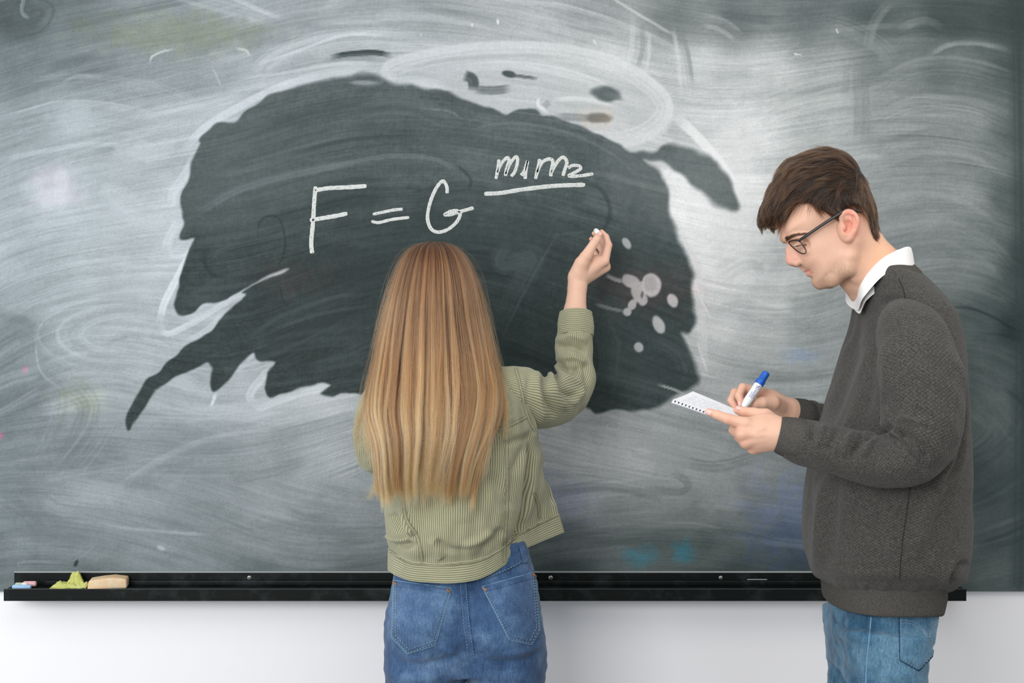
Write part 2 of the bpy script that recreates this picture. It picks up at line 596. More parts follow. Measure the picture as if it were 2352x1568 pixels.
# right
S([(1600, 330), (1720, 250), (1850, 200), (1980, 170)], 60, 172, 0.36, .95, 100)
S([(1700, 320), (1790, 265), (1900, 235), (1970, 225)], 40, 184, 0.32, .95, 101)
S([(1740, 300), (1820, 240), (1980, 220), (2110, 170)], 40, 140, 0.29, .9, 102)
S([(1880, 45), (1950, 60), (2020, 100), (2060, 150)], 60, 130, 0.32, .9, 103)
S([(2050, 0), (2010, 50), (1990, 120)], 30, 128, 0.36, .9, 104)
S([(2060, 70), (2120, 48), (2170, 66)], 24, 128, 0.36, .9, 105)
S([(2120, 130), (2180, 98), (2250, 95), (2325, 112)], 26, 146, 0.43, .9, 106)
S([(1985, 220), (2100, 160), (2220, 155), (2330, 190)], 60, 132, 0.36, .95, 107)
S([(1985, 300), (2090, 250), (2220, 245), (2330, 290)], 60, 136, 0.32, .95, 108)
S([(1990, 380), (2100, 340), (2220, 345), (2320, 400)], 60, 138, 0.32, .95, 109)
S([(2000, 450), (2120, 430), (2230, 455), (2320, 520)], 50, 130, 0.32, .95, 110)
S([(2030, 560), (2150, 530), (2260, 570), (2330, 640)], 70, 116, 0.29, .95, 111)
S([(2000, 340), (2140, 300), (2260, 310), (2340, 370)], 18, 94, 0.40, .9, 112)
S([(2000, 260), (2140, 205), (2300, 215)], 14, 92, 0.40, .9, 113)
S([(1975, 150), (1980, 250), (1978, 330)], 44, 92, 0.36, .5, 114)
S([(1945, 140), (1940, 220)], 20, 96, 0.32, .6, 115)
S([(2100, 40), (2220, 60), (2400, 60)], 90, 52, 0.36, .6, 116)
S([(2335, -40), (2340, 400), (2344, 800), (2338, 1340)], 60, 46, .7, .4, 117, .9, taper=False)
S([(2420, -40), (2420, 400), (2420, 800), (2420, 1340)], 170, 48, .9, .4, 118, .8, taper=False)
S([(1780, 200), (1800, 118), (1850, 100)], 12, 150, 0.29, .8, 119)
S([(1920, 65), (1926, 78)], 4, 200, .7, .2, 120)
S([(1822, 123), (1842, 127)], 4, 200, .7, .2, 121)
S([(1142, 42), (1145, 58)], 5, 215, .8, .2, 122)
S([(1083, 54), (1086, 62)], 5, 210, .8, .2, 123)
S([(1363, 90), (1370, 104)], 5, 205, .7, .2, 124)
S([(966, 75), (968, 88)], 4, 200, .5, .2, 125)
S([(500, 330), (520, 340)], 4, 200, 0.22, .2, 126)
blob(1670, 400, 70, 150, 12, 192, .45, 1.1, .5, 9)
blob(1700, 540, 70, 80, 12, 180, .5, 1.2, .9, 10)
S([(1640, 640), (1720, 600), (1760, 620)], 60, 128, 0.25, .9, 127)
S([(1620, 840), (1720, 800), (1850, 815)], 70, 142, 0.29, .95, 128)
S([(1640, 700), (1720, 690), (1840, 730)], 50, 124, 0.29, .95, 129)
S([(1660, 860), (1780, 850), (1880, 870)], 30, 152, 0.25, .95, 130)
S([(2240, 780), (2260, 900), (2290, 1010)], 60, 84, 0.29, .9, 131)
# below the wet patch
S([(1440, 948), (1432, 990), (1428, 1060)], 34, 152, .55, .5, 140, taper=False)
S([(1320, 960), (1322, 1030)], 26, 142, .5, .6, 141)
S([(1360, 1025), (1440, 1030)], 40, 150, .45, .7, 142)
S([(1250, 1080), (1380, 1085), (1520, 1120), (1590, 1180)], 30, 122, .5, .9, 143)
S([(1230, 1130), (1400, 1120), (1530, 1150)], 30, 84, .4, .9, 144)
S([(1280, 1190), (1430, 1195), (1540, 1205)], 20, 118, .4, .9, 145)
S([(1500, 1205), (1590, 1206), (1665, 1220)], 18, 130, .6, .7, 146)
S([(1540, 1180), (1650, 1100), (1720, 1075), (1830, 1060)], 22, 120, .5, .8, 147)
S([(1480, 1120), (1560, 1130), (1580, 1110), (1540, 1080)], 20, 84, .45, .9, 148)
S([(1560, 1060), (1650, 1070), (1760, 1040)], 34, 86, .45, .9, 149)
blob(1540, 1030, 60, 50, 0, 132, .45, 1.1, .9, 11)
blob(1660, 1130, 40, 50, 20, 134, .4, 1.0, .9, 12)
S([(1290, 1230), (1500, 1235), (1800, 1240)], 50, 72, .4, .8, 150)
L_dry = L.copy()

# the sponge loop at the top
blob(1230, 215, 290, 88, 9, 163, .70, .5, .15, 13)
wipes(26, 960, 1420, 140, 300, 20, 5, 26, .3, .6, 7000)
loop = [(902, 178), (898, 158), (960, 138), (1090, 118), (1250, 116), (1400, 145), (1495, 200), (1528, 252), (1490, 298), (1420, 322), (1345, 318)]
S(loop, 48, 182, .85, .75, 160, taper=False)
S([(930, 160), (1020, 138), (1180, 128), (1320, 135)], 12, 148, .5, .5, 161)
S([(1020, 160), (1180, 150), (1340, 180), (1460, 245)], 26, 192, .6, .8, 162)
S([(1240, 215), (1300, 240), (1420, 245), (1500, 265)], 22, 150, .55, .9, 163)
S([(1260, 230), (1340, 228), (1440, 255)], 14, 196, .5, .6, 164)
S([(1330, 320), (1420, 330), (1510, 305), (1545, 265)], 24, 176, .6, .8, 165)
S([(1545, 262), (1600, 312), (1650, 370), (1705, 450)], 28, 196, .75, .6, 166)
S([(900, 190), (960, 185), (1040, 205)], 24, 186, .6, .7, 167)
# bright rims pushed up along the wet edge
S([(420, 350), (470, 295), (560, 240), (650, 198), (760, 165)], 24, 196, .75, .5, 170)
S([(395, 480), (398, 440), (430, 395), (452, 345)], 26, 196, .7, .5, 171)
S([(380, 575), (392, 540), (412, 505)], 26, 200, .75, .5, 172)
S([(385, 570), (400, 590), (430, 580), (450, 555)], 12, 196, .7, .4, 173)
S([(366, 745), (376, 700), (400, 650), (425, 605), (445, 560)], 20, 206, .85, .4, 174)
S([(366, 745), (385, 766), (440, 742), (510, 700), (590, 650)], 16, 202, .75, .4, 175)
S([(410, 735), (480, 700), (560, 665)], 40, 178, .7, .6, 176)
S([(420, 790), (480, 755), (530, 700)], 20, 188, .6, .6, 177)
S([(496, 900), (490, 920), (484, 934)], 9, 206, .8, .3, 178)
S([(580, 925), (575, 905), (600, 870), (625, 845)], 22, 200, .8, .5, 179)
S([(580, 925), (600, 935), (640, 920), (720, 895), (790, 885)], 20, 196, .7, .6, 180)
S([(560, 830), (585, 812), (600, 838)], 20, 194, .6, .5, 181)
S([(1592, 640), (1612, 690), (1634, 735)], 5, 196, .6, .3, 182)
S([(1600, 780), (1626, 860)], 5, 184, .6, .3, 183)
S([(1545, 480), (1570, 560), (1600, 620), (1612, 760), (1620, 880)], 26, 176, .55, .5, 184)
S([(1500, 372), (1545, 395), (1600, 450), (1650, 500)], 50, 198, .6, .7, 185)

wet = [(459, 322), (470, 305), (500, 285), (537, 281), (560, 262), (590, 238), (640, 212), (690, 197), (740, 186), (790, 178), (850, 170),
       (888, 186), (930, 197), (980, 200), (1010, 206), (1060, 222), (1100, 240), (1150, 254), (1170, 258), (1200, 249), (1232, 246),
       (1252, 266), (1300, 276), (1345, 292), (1400, 318), (1450, 343), (1482, 340), (1508, 346), (1520, 335), (1558, 328), (1600, 346), (1642, 376),
       (1688, 440), (1701, 478), (1690, 490), (1660, 480), (1620, 450), (1580, 415), (1540, 385), (1500, 366), (1482, 362), (1502, 380), (1528, 412),
       (1536, 470), (1545, 510), (1560, 560), (1580, 592), (1590, 640), (1596, 690), (1593, 740), (1584, 765), (1562, 762), (1578, 792),
       (1597, 830), (1605, 862), (1600, 885), (1572, 896), (1556, 905), (1530, 925), (1490, 938), (1400, 940), (1366, 944), (1340, 932),
       (1250, 930), (1000, 920), (815, 903), (760, 906), (736, 900), (764, 884), (735, 878), (700, 890), (650, 905), (616, 912), (608, 892), (620, 862),
       (636, 834), (600, 832), (583, 820), (577, 803), (560, 820), (545, 846), (525, 872), (495, 899), (487, 880), (482, 832), (460, 840), (420, 860), (382, 888),
       (350, 905), (335, 926), (315, 962), (296, 991), (290, 976), (300, 930), (320, 895), (345, 865), (385, 830), (430, 795), (470, 770), (500, 746),
       (522, 714), (562, 678), (552, 671), (585, 650), (640, 632), (660, 619), (640, 624), (580, 650), (540, 673), (500, 692), (440, 716), (415, 723), (399, 705), (405, 665),
       (424, 620), (438, 575), (449, 553), (420, 557), (413, 540), (420, 515), (416, 490), (413, 450), (430, 415), (440, 375), (455, 345), (462, 332)]
wx = (noise2(bh, bw, 14, 31) - .5) * 14 + (noise2(bh, bw, 6, 33) - .5) * 2.5
wy = (noise2(bh, bw, 14, 32) - .5) * 14 + (noise2(bh, bw, 6, 34) - .5) * 2.5
wd = poly_sdf(catmull_closed(np.array(wet, float), len(wet) * 3), GX + wx, GY + wy)
soft_e = 7 + 10 * np.clip((GX - 1350) / 250, 0, 1) + 12 * np.exp(-((GX - 860) ** 2 / 150 ** 2 + (GY - 180) ** 2 / 40 ** 2))
wm = np.clip(wd / soft_e + .5, 0, 1)
wm = wm * wm * (3 - 2 * wm)
# what the wet board looks like inside
keep = L.copy()
weave = .5 * (np.repeat(noise2(bh, bw // 3 + 1, 1.3, 25), 3, 1)[:, :bw] + np.repeat(noise2(bh // 3 + 1, bw, 1.3, 26), 3, 0)[:bh]) - .5
L = 57 + 21 * np.clip((620 - GY) / 220, 0, 1) + 22 * cloud + 11 * weave + 3.4 * streak + 2.2 * streak_b
blob(1480, 420, 100, 120, -30, 92, .6, 1.2, .4, 14)
blob(1620, 410, 90, 60, 45, 100, .7, 1.2, .4, 15)
blob(560, 400, 170, 140, 0, 88, .5, 1.3, .4, 16)
blob(1000, 620, 330, 140, -10, 49, .6, 1.3, .4, 17)
blob(1250, 850, 150, 120, 0, 46, .6, 1.2, .4, 18)
blob(1480, 720, 90, 200, -10, 56, .5, 1.2, .4, 19)
wipes(70, 380, 1500, 220, 880, 16, 8, 50, .3, .7, 5000)
wipes(60, 380, 1500, 220, 880, 18, 3, 9, .2, .5, 6000)
S([(560, 340), (680, 290), (800, 262), (920, 262)], 90, 70, .5, .9, 200)
S([(430, 500), (560, 430), (720, 390), (850, 368)], 26, 104, .7, .8, 201)
S([(480, 370), (600, 315), (700, 285)], 10, 92, .5, .6, 202)
S([(800, 262), (880, 238), (960, 246), (1020, 270), (1065, 300)], 60, 92, .6, .9, 203)
S([(1045, 300), (1150, 276), (1280, 290), (1400, 340), (1480, 410)], 46, 104, .75, .9, 204)
S([(780, 310), (900, 300), (1050, 305), (1180, 330)], 60, 72, .5, .9, 205)
S([(1010, 215), (1080, 240), (1180, 262), (1260, 275)], 34, 60, .5, .9, 206)
S([(1060, 272), (1030, 255), (960, 248)], 5, 140, .5, .5, 207)
S([(680, 405), (780, 378), (900, 358), (1000, 366), (1060, 400)], 12, 110, .6, .5, 208)
S([(1100, 320), (1180, 322), (1280, 350), (1350, 400)], 12, 86, .5, .6, 209)
S([(470, 600), (520, 570), (640, 540), (720, 500)], 14, 84, .5, .6, 210)
S([(480, 560), (470, 600), (500, 635), (600, 630), (690, 590)], 12, 44, .6, .3, 211)
S([(560, 790), (640, 735), (760, 690), (850, 680)], 44, 78, .6, .9, 212)
S([(600, 800), (720, 780), (860, 770)], 60, 66, .6, .9, 213)
S([(620, 760), (740, 720), (860, 700)], 10, 94, .5, .6, 214)
S([(700, 850), (780, 830), (850, 820)], 40, 72, .6, .9, 215)
S([(1185, 560), (1160, 600), (1220, 590), (1180, 680)], 70, 78, .5, .7, 216)
S([(1290, 520), (1220, 640), (1150, 780)], 6, 82, .5, .4, 217)
S([(1260, 540), (1190, 660), (1140, 760)], 50, 68, .5, .7, 218)
S([(1370, 720), (1400, 800), (1390, 900)], 60, 70, .5, .8, 219)
S([(1500, 770), (1560, 800), (1590, 860)], 60, 74, .6, .9, 220)
S([(1270, 540), (1360, 530)], 8, 78, .4, .5, 221)
S([(930, 470), (1060, 440), (1150, 450)], 60, 50, .5, .6, 222)
S([(700, 470), (800, 440), (900, 440)], 80, 48, .5, .5, 223)
S([(1330, 410), (1385, 440), (1400, 500), (1360, 560)], 12, 46, .5, .4, 224)
S([(1040, 370), (1080, 410), (1075, 440)], 8, 48, .5, .3, 225)
S([(590, 560), (600, 505), (640, 500), (655, 560), (640, 605), (600, 590)], 5, 44, .6, .2, 226)
S([(640, 640), (650, 690), (668, 710)], 4, 40, .6, .2, 227)
S([(420, 700), (500, 655), (580, 630)], 40, 74, .5, .5, 228)
S([(740, 560), (800, 545), (870, 560)], 40, 72, .4, .9, 229)
# pale drips inside the wet patch
blob(1440, 559, 8, 15, -32, 150, .95, .5, .3, 30)
for (cx, cy, rx, ry, rot, sd) in [(1452, 648, 22, 14, 30, 31), (1466, 672, 16, 24, -8, 32), (1476, 690, 12, 14, 0, 33), (1452, 700, 10, 14, 20, 34), (1440, 717, 10, 9, 0, 35), (1480, 660, 20, 12, 20, 36)]:
    blob(cx, cy, rx, ry, rot, 146, .95, .35, .45, sd)
blob(1496, 654, 22, 29, -15, 158, .95, .25, .2, 37)
blob(1493, 650, 15, 19, -15, 136, .7, .4, .3, 38)
blob(1475, 676, 3, 9, 5, 70, .8, .6, .3, 39)
blob(1545, 691, 11, 17, -30, 158, .95, .45, .3, 40)
blob(1513, 746, 12, 21, -28, 156, .95, .4, .25, 41)
blob(1467, 798, 10, 12, -30, 146, .95, .5, .3, 42)
S([(1390, 630), (1410, 640), (1436, 648)], 11, 140, .9, .2, 230)
S([(1362, 696), (1400, 708), (1438, 716)], 10, 116, .8, .4, 231)
S([(1508, 882), (1545, 893), (1575, 906)], 7, 150, .8, .3, 232)
L = keep * (1 - wm) + L * wm
# dark spots left of the loop and inside it
S([(755, 132), (800, 124), (860, 121), (903, 128)], 16, 58, .95, .2, 240)
S([(740, 140), (800, 134), (890, 136)], 14, 90, .5, .4, 241)
S([(800, 190), (860, 192), (890, 178)], 16, 120, .5, .5, 242)
blob(838, 190, 30, 5, 0, 150, .6, .9, .3, 43)
S([(1064, 172), (1085, 182), (1088, 210)], 30, 66, .9, .2, 243)
S([(1085, 205), (1130, 208), (1175, 203)], 24, 84, .85, .3, 244)
blob(1168, 170, 17, 8, 10, 62, .95, .5, .3, 44)
S([(1165, 171), (1200, 176), (1238, 181)], 10, 76, .85, .3, 245)
blob(1392, 215, 32, 16, 8, 80, .95, .7, .4, 45)
blob(1410, 222, 24, 7, 18, 96, .7, .8, .4, 46)
S([(1270, 268), (1330, 270), (1405, 276)], 22, 116, .75, .5, 246)
blob(1375, 270, 32, 11, 0, 92, .8, .7, .4, 47)
S([(1240, 222), (1236, 240), (1262, 262)], 9, 196, .8, .3, 247)
S([(1250, 232), (1262, 246)], 18, 110, .6, .4, 248)

L = L + (7 * cloth + 9 * weave) * np.clip(L / 120, .3, 1)
L = np.clip(L, 30, 240)
# tint: bluish chalk on the left, neutral to the right, greenish black where wet
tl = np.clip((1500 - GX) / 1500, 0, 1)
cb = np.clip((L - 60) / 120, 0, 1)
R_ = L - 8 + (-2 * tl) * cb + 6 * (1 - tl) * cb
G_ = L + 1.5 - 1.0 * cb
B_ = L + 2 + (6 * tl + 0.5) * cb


def tintblob(cx, cy, rx, ry, dr, dg, db, seed):
    global R_, G_, B_
    r = np.hypot((GX - cx) / rx, (GY - cy) / ry) + (noise2(bh, bw, 7, seed) - .5) * .8
    m = np.clip((1.3 - r) / .9, 0, 1)
    R_ = R_ + dr * m; G_ = G_ + dg * m; B_ = B_ + db * m


tintblob(1475, 1278, 40, 22, -14, 14, 24, 301)
tintblob(1572, 1266, 26, 26, -14, 16, 26, 302)
tintblob(1830, 1200, 120, 120, -3, 0, 16, 303)
tintblob(1290, 1150, 90, 60, -2, 0, 10, 304)
tintblob(1840, 815, 40, 20, -6, 0, 12, 305)
tintblob(58, 848, 7, 10, 40, -10, 10, 306)
tintblob(2, 1000, 5, 8, 50, -10, 10, 307)
tintblob(400, 75, 200, 50, 3, 3, -10, 308)
tintblob(190, 920, 60, 40, 3, 2, -8, 309)
tintblob(1375, 272, 40, 20, 10, 0, -8, 310)
tintblob(120, 430, 60, 50, 8, 0, 2, 311)
tintblob(1480, 660, 130, 60, 8, 0, 0, 312)
tintblob(680, 640, 80, 40, 6, 0, 0, 313)
BOARD_GAIN = np.interp(GX, [0, 700, 1500, 2350], [0.96, 1.0, 1.25, 1.6])[..., None]  # light put into the colour: right side brightened against the window falloff
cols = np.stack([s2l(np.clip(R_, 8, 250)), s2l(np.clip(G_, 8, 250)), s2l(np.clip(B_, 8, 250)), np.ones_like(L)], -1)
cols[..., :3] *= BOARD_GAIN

m_board = mat_new('chalkboard_slate', (0.05, 0.06, 0.06, 1), 0.65, 0.12)
_n = NT(m_board)
_at = _n.n('ShaderNodeAttribute', attribute_name='chalk_and_light')
_g = _n.noise(_n.obj(), 1100, 2, .6)
_g2 = _n.noise(_n.obj(), 300, 2, .6)
_f = _n.math('ADD', _n.math('MULTIPLY', _g, 0.65), _n.math('MULTIPLY', _g2, 0.40))
_f = _n.math('ADD', _f, 0.475)
_cmb = _n.n('ShaderNodeCombineColor')
for k in range(3): _n.l(_f, _cmb.inputs[k])
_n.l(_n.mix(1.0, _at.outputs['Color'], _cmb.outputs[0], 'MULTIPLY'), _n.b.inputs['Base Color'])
_n.l(_n.bump(_g, 0.08, 0.0006), _n.b.inputs['Normal'])

board = empty('chalkboard', 'wide green-black chalkboard smeared with white chalk and a dark wet patch', 'chalkboard', (0, 0, 0.7898))
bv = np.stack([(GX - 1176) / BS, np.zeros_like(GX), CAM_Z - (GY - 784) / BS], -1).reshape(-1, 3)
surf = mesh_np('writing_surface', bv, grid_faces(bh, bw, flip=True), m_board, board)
_ca = surf.data.color_attributes.new('chalk_and_light', 'FLOAT_COLOR', 'POINT')
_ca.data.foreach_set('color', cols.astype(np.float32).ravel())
m_back = mat_new('board_core', rgb(60, 66, 68), 0.7)
bm = bmesh.new()
_x0, _x1 = (BX0 - 1176) / BS, (BX1 - 1176) / BS
bm_box(bm, (_x0, 0.0008, CAM_Z - (BY1 - 784) / BS - .7898), (_x1, 0.0125, CAM_Z - (BY0 - 784) / BS - .7898))
bm_obj('backing_panel', bm, m_back, board)

# the formula
m_chalk_line = mat_new('chalk_line', rgb(198, 202, 201), 0.9, 0.1)
_n = NT(m_chalk_line)
_a = _n.noise(_n.obj(), 420, 3, .7)
_al = _n.ramp(_a, [(0.34, (0, 0, 0, 1)), (0.43, (1, 1, 1, 1))])
_n.l(_al, _n.b.inputs['Alpha'])


def chalk_mark(name, strokes, w, label=None):
    V, Q = [], []
    for s_i, (pts, ww) in enumerate([(s, w) if not isinstance(s[1], (int, float)) else s for s in strokes]):
        n = 10 * len(pts)
        P = catmull(pts, n)
        T = np.gradient(P, axis=0)
        T /= np.linalg.norm(T, axis=1)[:, None] + 1e-9
        N = np.stack([-T[:, 1], T[:, 0]], 1)
        base = sum(len(v) for v in V)
        rs = np.random.RandomState(len(pts) + s_i)
        hw = ww / 2 * (1 + .18 * (noise1(np.arange(n) * .6, 1, 17 + s_i + len(pts)) - .5)) * np.clip(np.minimum(np.arange(n), n - 1 - np.arange(n)) / 1.5 + .55, 0, 1)
        rows = []
        for f, lift in ((-1, .0003), (-.5, .0008), (.5, .0008), (1, .0003)):
            q = P + N * hw[:, None] * f
            rows.append(np.stack([(q[:, 0] - 1176) / BS, np.full(n, -lift), CAM_Z - (q[:, 1] - 784) / BS], 1))
        V.append(np.stack(rows, 1).reshape(-1, 3))
        Q.append(grid_faces(n, 4) + base)
    return mesh_np(name, np.vstack(V), np.vstack(Q), m_chalk_line, board)


chalk_mark('chalk_letter', [[(725, 428), (722, 460), (719, 510), (715, 555), (717, 582)], [(724, 437), (755, 432), (800, 430), (842, 427)], [(712, 506), (740, 501), (770, 496), (798, 490)]], 9.5)
chalk_mark('equals_sign', [[(856, 492), (885, 486), (905, 482), (925, 480)], [(853, 508), (870, 511), (900, 504), (940, 499)]], 7)
chalk_mark('chalk_letter', [[(1027, 444), (1026, 428), (1017, 416), (1002, 432), (988, 465), (982, 500), (990, 525), (1007, 533), (1030, 526), (1050, 508), (1057, 490), (1048, 484), (1034, 486), (1022, 493), (1036, 492), (1060, 485), (1088, 477)]], 8)
chalk_mark('chalk_letter', [[(1146, 366), (1144, 385), (1139, 411)], [(1142, 396), (1152, 375), (1165, 362), (1169, 370), (1163, 390), (1161, 404)], [(1161, 400), (1172, 375), (1185, 360), (1189, 370), (1183, 393), (1174, 405)]], 7.5)
chalk_mark('chalk_digit', [[(1197, 403), (1205, 392), (1212, 369)], [(1212, 369), (1208, 390), (1206, 411)]], 8)
chalk_mark('chalk_letter', [[(1240, 365), (1236, 385), (1230, 411)], [(1233, 396), (1245, 373), (1262, 365), (1270, 372), (1266, 392), (1265, 405)], [(1266, 396), (1280, 372), (1293, 361), (1302, 372), (1297, 390), (1293, 404)]], 8)
chalk_mark('chalk_digit', [[(1305, 386), (1315, 380), (1330, 381), (1333, 388), (1318, 397), (1307, 404), (1330, 404), (1363, 399)]], 7.5)
chalk_mark('fraction_line', [[(1112, 445), (1150, 443), (1200, 435), (1270, 427), (1344, 424)]], 9.5)

# ------------------------------------------------------------ chalk tray
m_tray = mat_new('black_tray_metal', rgb(12, 18, 19), 0.5, 0.18)
_n = NT(m_tray)
_d = _n.noise(_n.obj(), 14, 5, .7)
_d2 = _n.noise(_n.obj(), 600, 2, .6)
_fac = _n.math('MULTIPLY', _n.ramp(_d, [(0.5, (0, 0, 0, 1)), (0.75, (.5, .5, .5, 1))]), _d2)
_n.l(_n.mix(_fac, rgb(6, 12, 12), rgb(74, 82, 82)), _n.b.inputs['Base Color'])
m_edge = mat_new('chalky_tray_edge', rgb(150, 156, 156), 0.7, 0.2)
m_dust = mat_new('tray_chalk_dust', rgb(70, 76, 78), 0.9, 0.1)
TD = 0.067
TX0, TX1 = -1.2726, 1.1375
tray = empty('chalk_tray', 'long black chalk tray under the chalkboard', 'chalk tray', (0, 0, 0.7806))
tz = 0.7806
bm = bmesh.new()
bm_box(bm, (TX0, -0.006, 0.0), (TX1, -0.0015, 0.0605), .0008)
bm_obj('back_rail', bm, m_tray, tray)
bm = bmesh.new()
bm_box(bm, (TX0, -0.0075, 0.0585), (TX1, -0.0015, 0.0620), .0006)
bm_obj('rail_edge', bm, m_edge, tray)
bm = bmesh.new()
bm_box(bm, (TX0, -TD + .003, 0.022), (TX1, -0.005, 0.0275), .0006)
bm_obj('tray_floor', bm, m_tray, tray)
bm = bmesh.new()
bm_box(bm, (TX0, -TD, 0.0), (TX1, -TD + .004, 0.0300), .001)
bm_obj('front_lip', bm, m_tray, tray)
bm = bmesh.new()
bm_box(bm, (TX0 + .08, -0.016, 0.0262), (TX1, -0.0055, 0.0410), .004)
bm_obj('rail_step', bm, m_tray, tray)
bm = bmesh.new()
bm_box(bm, (TX0 + .002, -TD + .0006, 0.0294), (TX1 - .002, -TD + .0032, 0.0306), .0003)
bm_obj('lip_edge', bm, mat_new('dusty_lip_edge', rgb(78, 86, 86), .6, .3), tray)


def screw(px, py, r=.0062):
    x = (px - 1176) / ppm(-.006)
    z = CAM_Z - (py - 784) / ppm(-.006) - tz
    bm = bmesh.new()
    bmesh.ops.create_cone(bm, cap_ends=True, segments=20, radius1=r, radius2=r * .75, depth=.003, matrix=Matrix.Translation((x, -.0075, z)) @ Matrix.Rotation(math.pi / 2, 4, 'X'))
    h = bm_obj('screw', bm, m_screw, tray, True)
    bm = bmesh.new()
    bmesh.ops.create_cone(bm, cap_ends=True, segments=12, radius1=r * .35, radius2=r * .35, depth=.001, matrix=Matrix.Translation((x, -.0092, z)) @ Matrix.Rotation(math.pi / 2, 4, 'X'))
    bm_obj('screw_slot', bm, m_slot, h)


m_screw = mat_new('dull_steel', rgb(165, 165, 158), .4, .5, .6)
m_slot = mat_new('dark_slot', rgb(60, 60, 58), .6)
screw(573, 1326)
screw(1265, 1326)
screw(1655, 1326, .0055)
# chalk scratch and crumbs left on the rail
bm = bmesh.new()
for (a, b, w_) in [((1716, 1327), (1762, 1332), 2.2)]:
    p, q = W(*a, -.0066), W(*b, -.0066)
    bm_box(bm, (p[0], -.0068, q[2] - tz), (q[0], -.0060, q[2] - tz + .003), .0006)
bm_obj('chalk_scratch', bm, m_edge, tray)

# ------------------------------------------------------------ things on the tray
TZ = 0.7806 + 0.0275


def chalk_stick(px, y, length, r, rotz, color, label, z=0, tilt=0):
    m = mat_new('stick_chalk', color, .95, .1)
    _n = NT(m)
    _n.l(_n.bump(_n.noise(_n.obj(), 500, 3), .4, .001), _n.b.inputs['Normal'])
    bm = bmesh.new()
    prof = [(-length / 2, r * .55), (-length / 2 + r * .2, r * .9), (-length / 2 + r * .5, r), (0, r * .98), (length / 2 - r * .4, r * .96), (length / 2, r * .75)]
    rings = []
    for j, (x, rr) in enumerate(prof):
        rings.append([bm.verts.new((x + .0006 * math.sin(5 * k + j), rr * math.cos(k * math.pi / 7), rr * math.sin(k * math.pi / 7))) for k in range(14)])
    for a, b in zip(rings, rings[1:]):
        for k in range(14): bm.faces.new((a[k], a[(k + 1) % 14], b[(k + 1) % 14], b[k]))
    bm.faces.new(rings[0][::-1])
    bm.faces.new(rings[-1])
    bmesh.ops.recalc_face_normals(bm, faces=bm.faces)
    o = bm_obj('chalk_stick', bm, m, None, True, ((px - 1176) / ppm(y), y, TZ + r + z))
    o.rotation_euler = (0, math.radians(tilt), math.radians(rotz))
    return tag(o, label, 'chalk', 'chalk pieces on the tray')


chalk_stick(50, -.055, .046, .0055, 2, rgb(150, 182, 214), 'pale blue chalk stick along the front of the tray, left end')
chalk_stick(46, -.038, .024, .0065, 12, rgb(176, 186, 164), 'pale green chalk stub behind the blue stick')
chalk_stick(68, -.036, .032, .0075, 8, rgb(216, 170, 174), 'pink chalk stick lying behind the blue one', .001)
chalk_stick(57, -.046, .014, .0065, 30, rgb(228, 224, 222), 'white chalk stub beside the pink stick on the tray', .0012)

# sponge
m_sponge = mat_new('foam_sponge', rgb(226, 176, 124), .95, .1)
_n = NT(m_sponge)
_v = _n.n('ShaderNodeTexVoronoi')
_n.l(_n.obj(), _v.inputs['Vector'])
_v.inputs['Scale'].default_value = 420
_dust = _n.noise(_n.obj(), 55, 4, .65)
_geo = _n.n('ShaderNodeNewGeometry')
_c1 = _n.ramp(_dust, [(.35, rgb(216, 178, 138)), (.65, rgb(212, 196, 168))])
_n.l(_c1, _n.b.inputs['Base Color'])
_n.l(_n.bump(_v.outputs['Distance'], .16, .0010), _n.b.inputs['Normal'])
bm = bmesh.new()
sx, sy, sz = .047, .024, .0235
bm_box(bm, (-sx, -sy, 0), (sx, sy, sz), .0045, 3)
bmesh.ops.subdivide_edges(bm, edges=bm.edges, cuts=2, use_grid_fill=True)
for v in bm.verts:
    u = v.co.z / sz
    v.co.x += (.0035 * u - .0015) * (1 if v.co.x < 0 else -.3)
    v.co.z += u * (.003 * math.sin(v.co.x * 55 + 1.2) + .002)
    v.co.y += .001 * math.sin(v.co.x * 90)
spg = bm_obj('sponge', bm, m_sponge, None, True, ((249 - 1176) / ppm(-.037), -.0355, TZ))
spg.rotation_euler = (0, 0, math.radians(11))
tag(spg, 'peach foam board sponge dusted with chalk on the tray', 'sponge')

# crumpled cloth
m_rag = mat_new('yellow_green_cloth', rgb(178, 182, 92), .95, .1)
_n = NT(m_rag)
_n.l(_n.ramp(_n.noise(_n.obj(), 60, 4), [(.35, rgb(172, 176, 92)), (.7, rgb(196, 199, 130))]), _n.b.inputs['Base Color'])
_n.l(_n.bump(_n.noise(_n.obj(), 700, 2), .3, .001), _n.b.inputs['Normal'])
nr, nc = 60, 90
u, v = np.meshgrid(np.linspace(-1, 1, nc), np.linspace(-1, 1, nr))
hx = u * .047
hy = v * .022
r2 = (u / .95) ** 2 + (v / .9) ** 2
hz = .009 * np.clip(1.2 - r2, 0, 1) ** .5
flap = np.clip(1.30 - np.abs(u - .22 - .06 * v) / .34, 0, 1) * np.clip((v + .42) / .62, 0, 1) * np.clip((1.05 - np.abs(v)) / .3, 0, 1)
hz += .027 * flap * flap * (3 - 2 * flap) + .007 * np.exp(-((u - .34) / .10) ** 2) * np.clip((v + .2) / .5, 0, 1) + .004 * np.exp(-((u - .08) / .08) ** 2) * np.clip((v + .2) / .5, 0, 1)
hz += .008 * np.exp(-((u + .55) / .35) ** 2) * np.exp(-((v + .3) / .6) ** 2)
hz += .010 * np.exp(-((u - .85) / .16) ** 2) * np.exp(-((v + .1) / .5) ** 2)
pp = np.stack([hx, hy, u * 0], -1)
hz += (.0035 * wavenoise(pp, 38, 5) + .0022 * np.abs(wavenoise(pp, 85, 6))) * np.clip(1.25 - r2, .12, 1)
hz = np.maximum(hz, .0012 + .0012 * (1 + wavenoise(pp, 60, 9)))
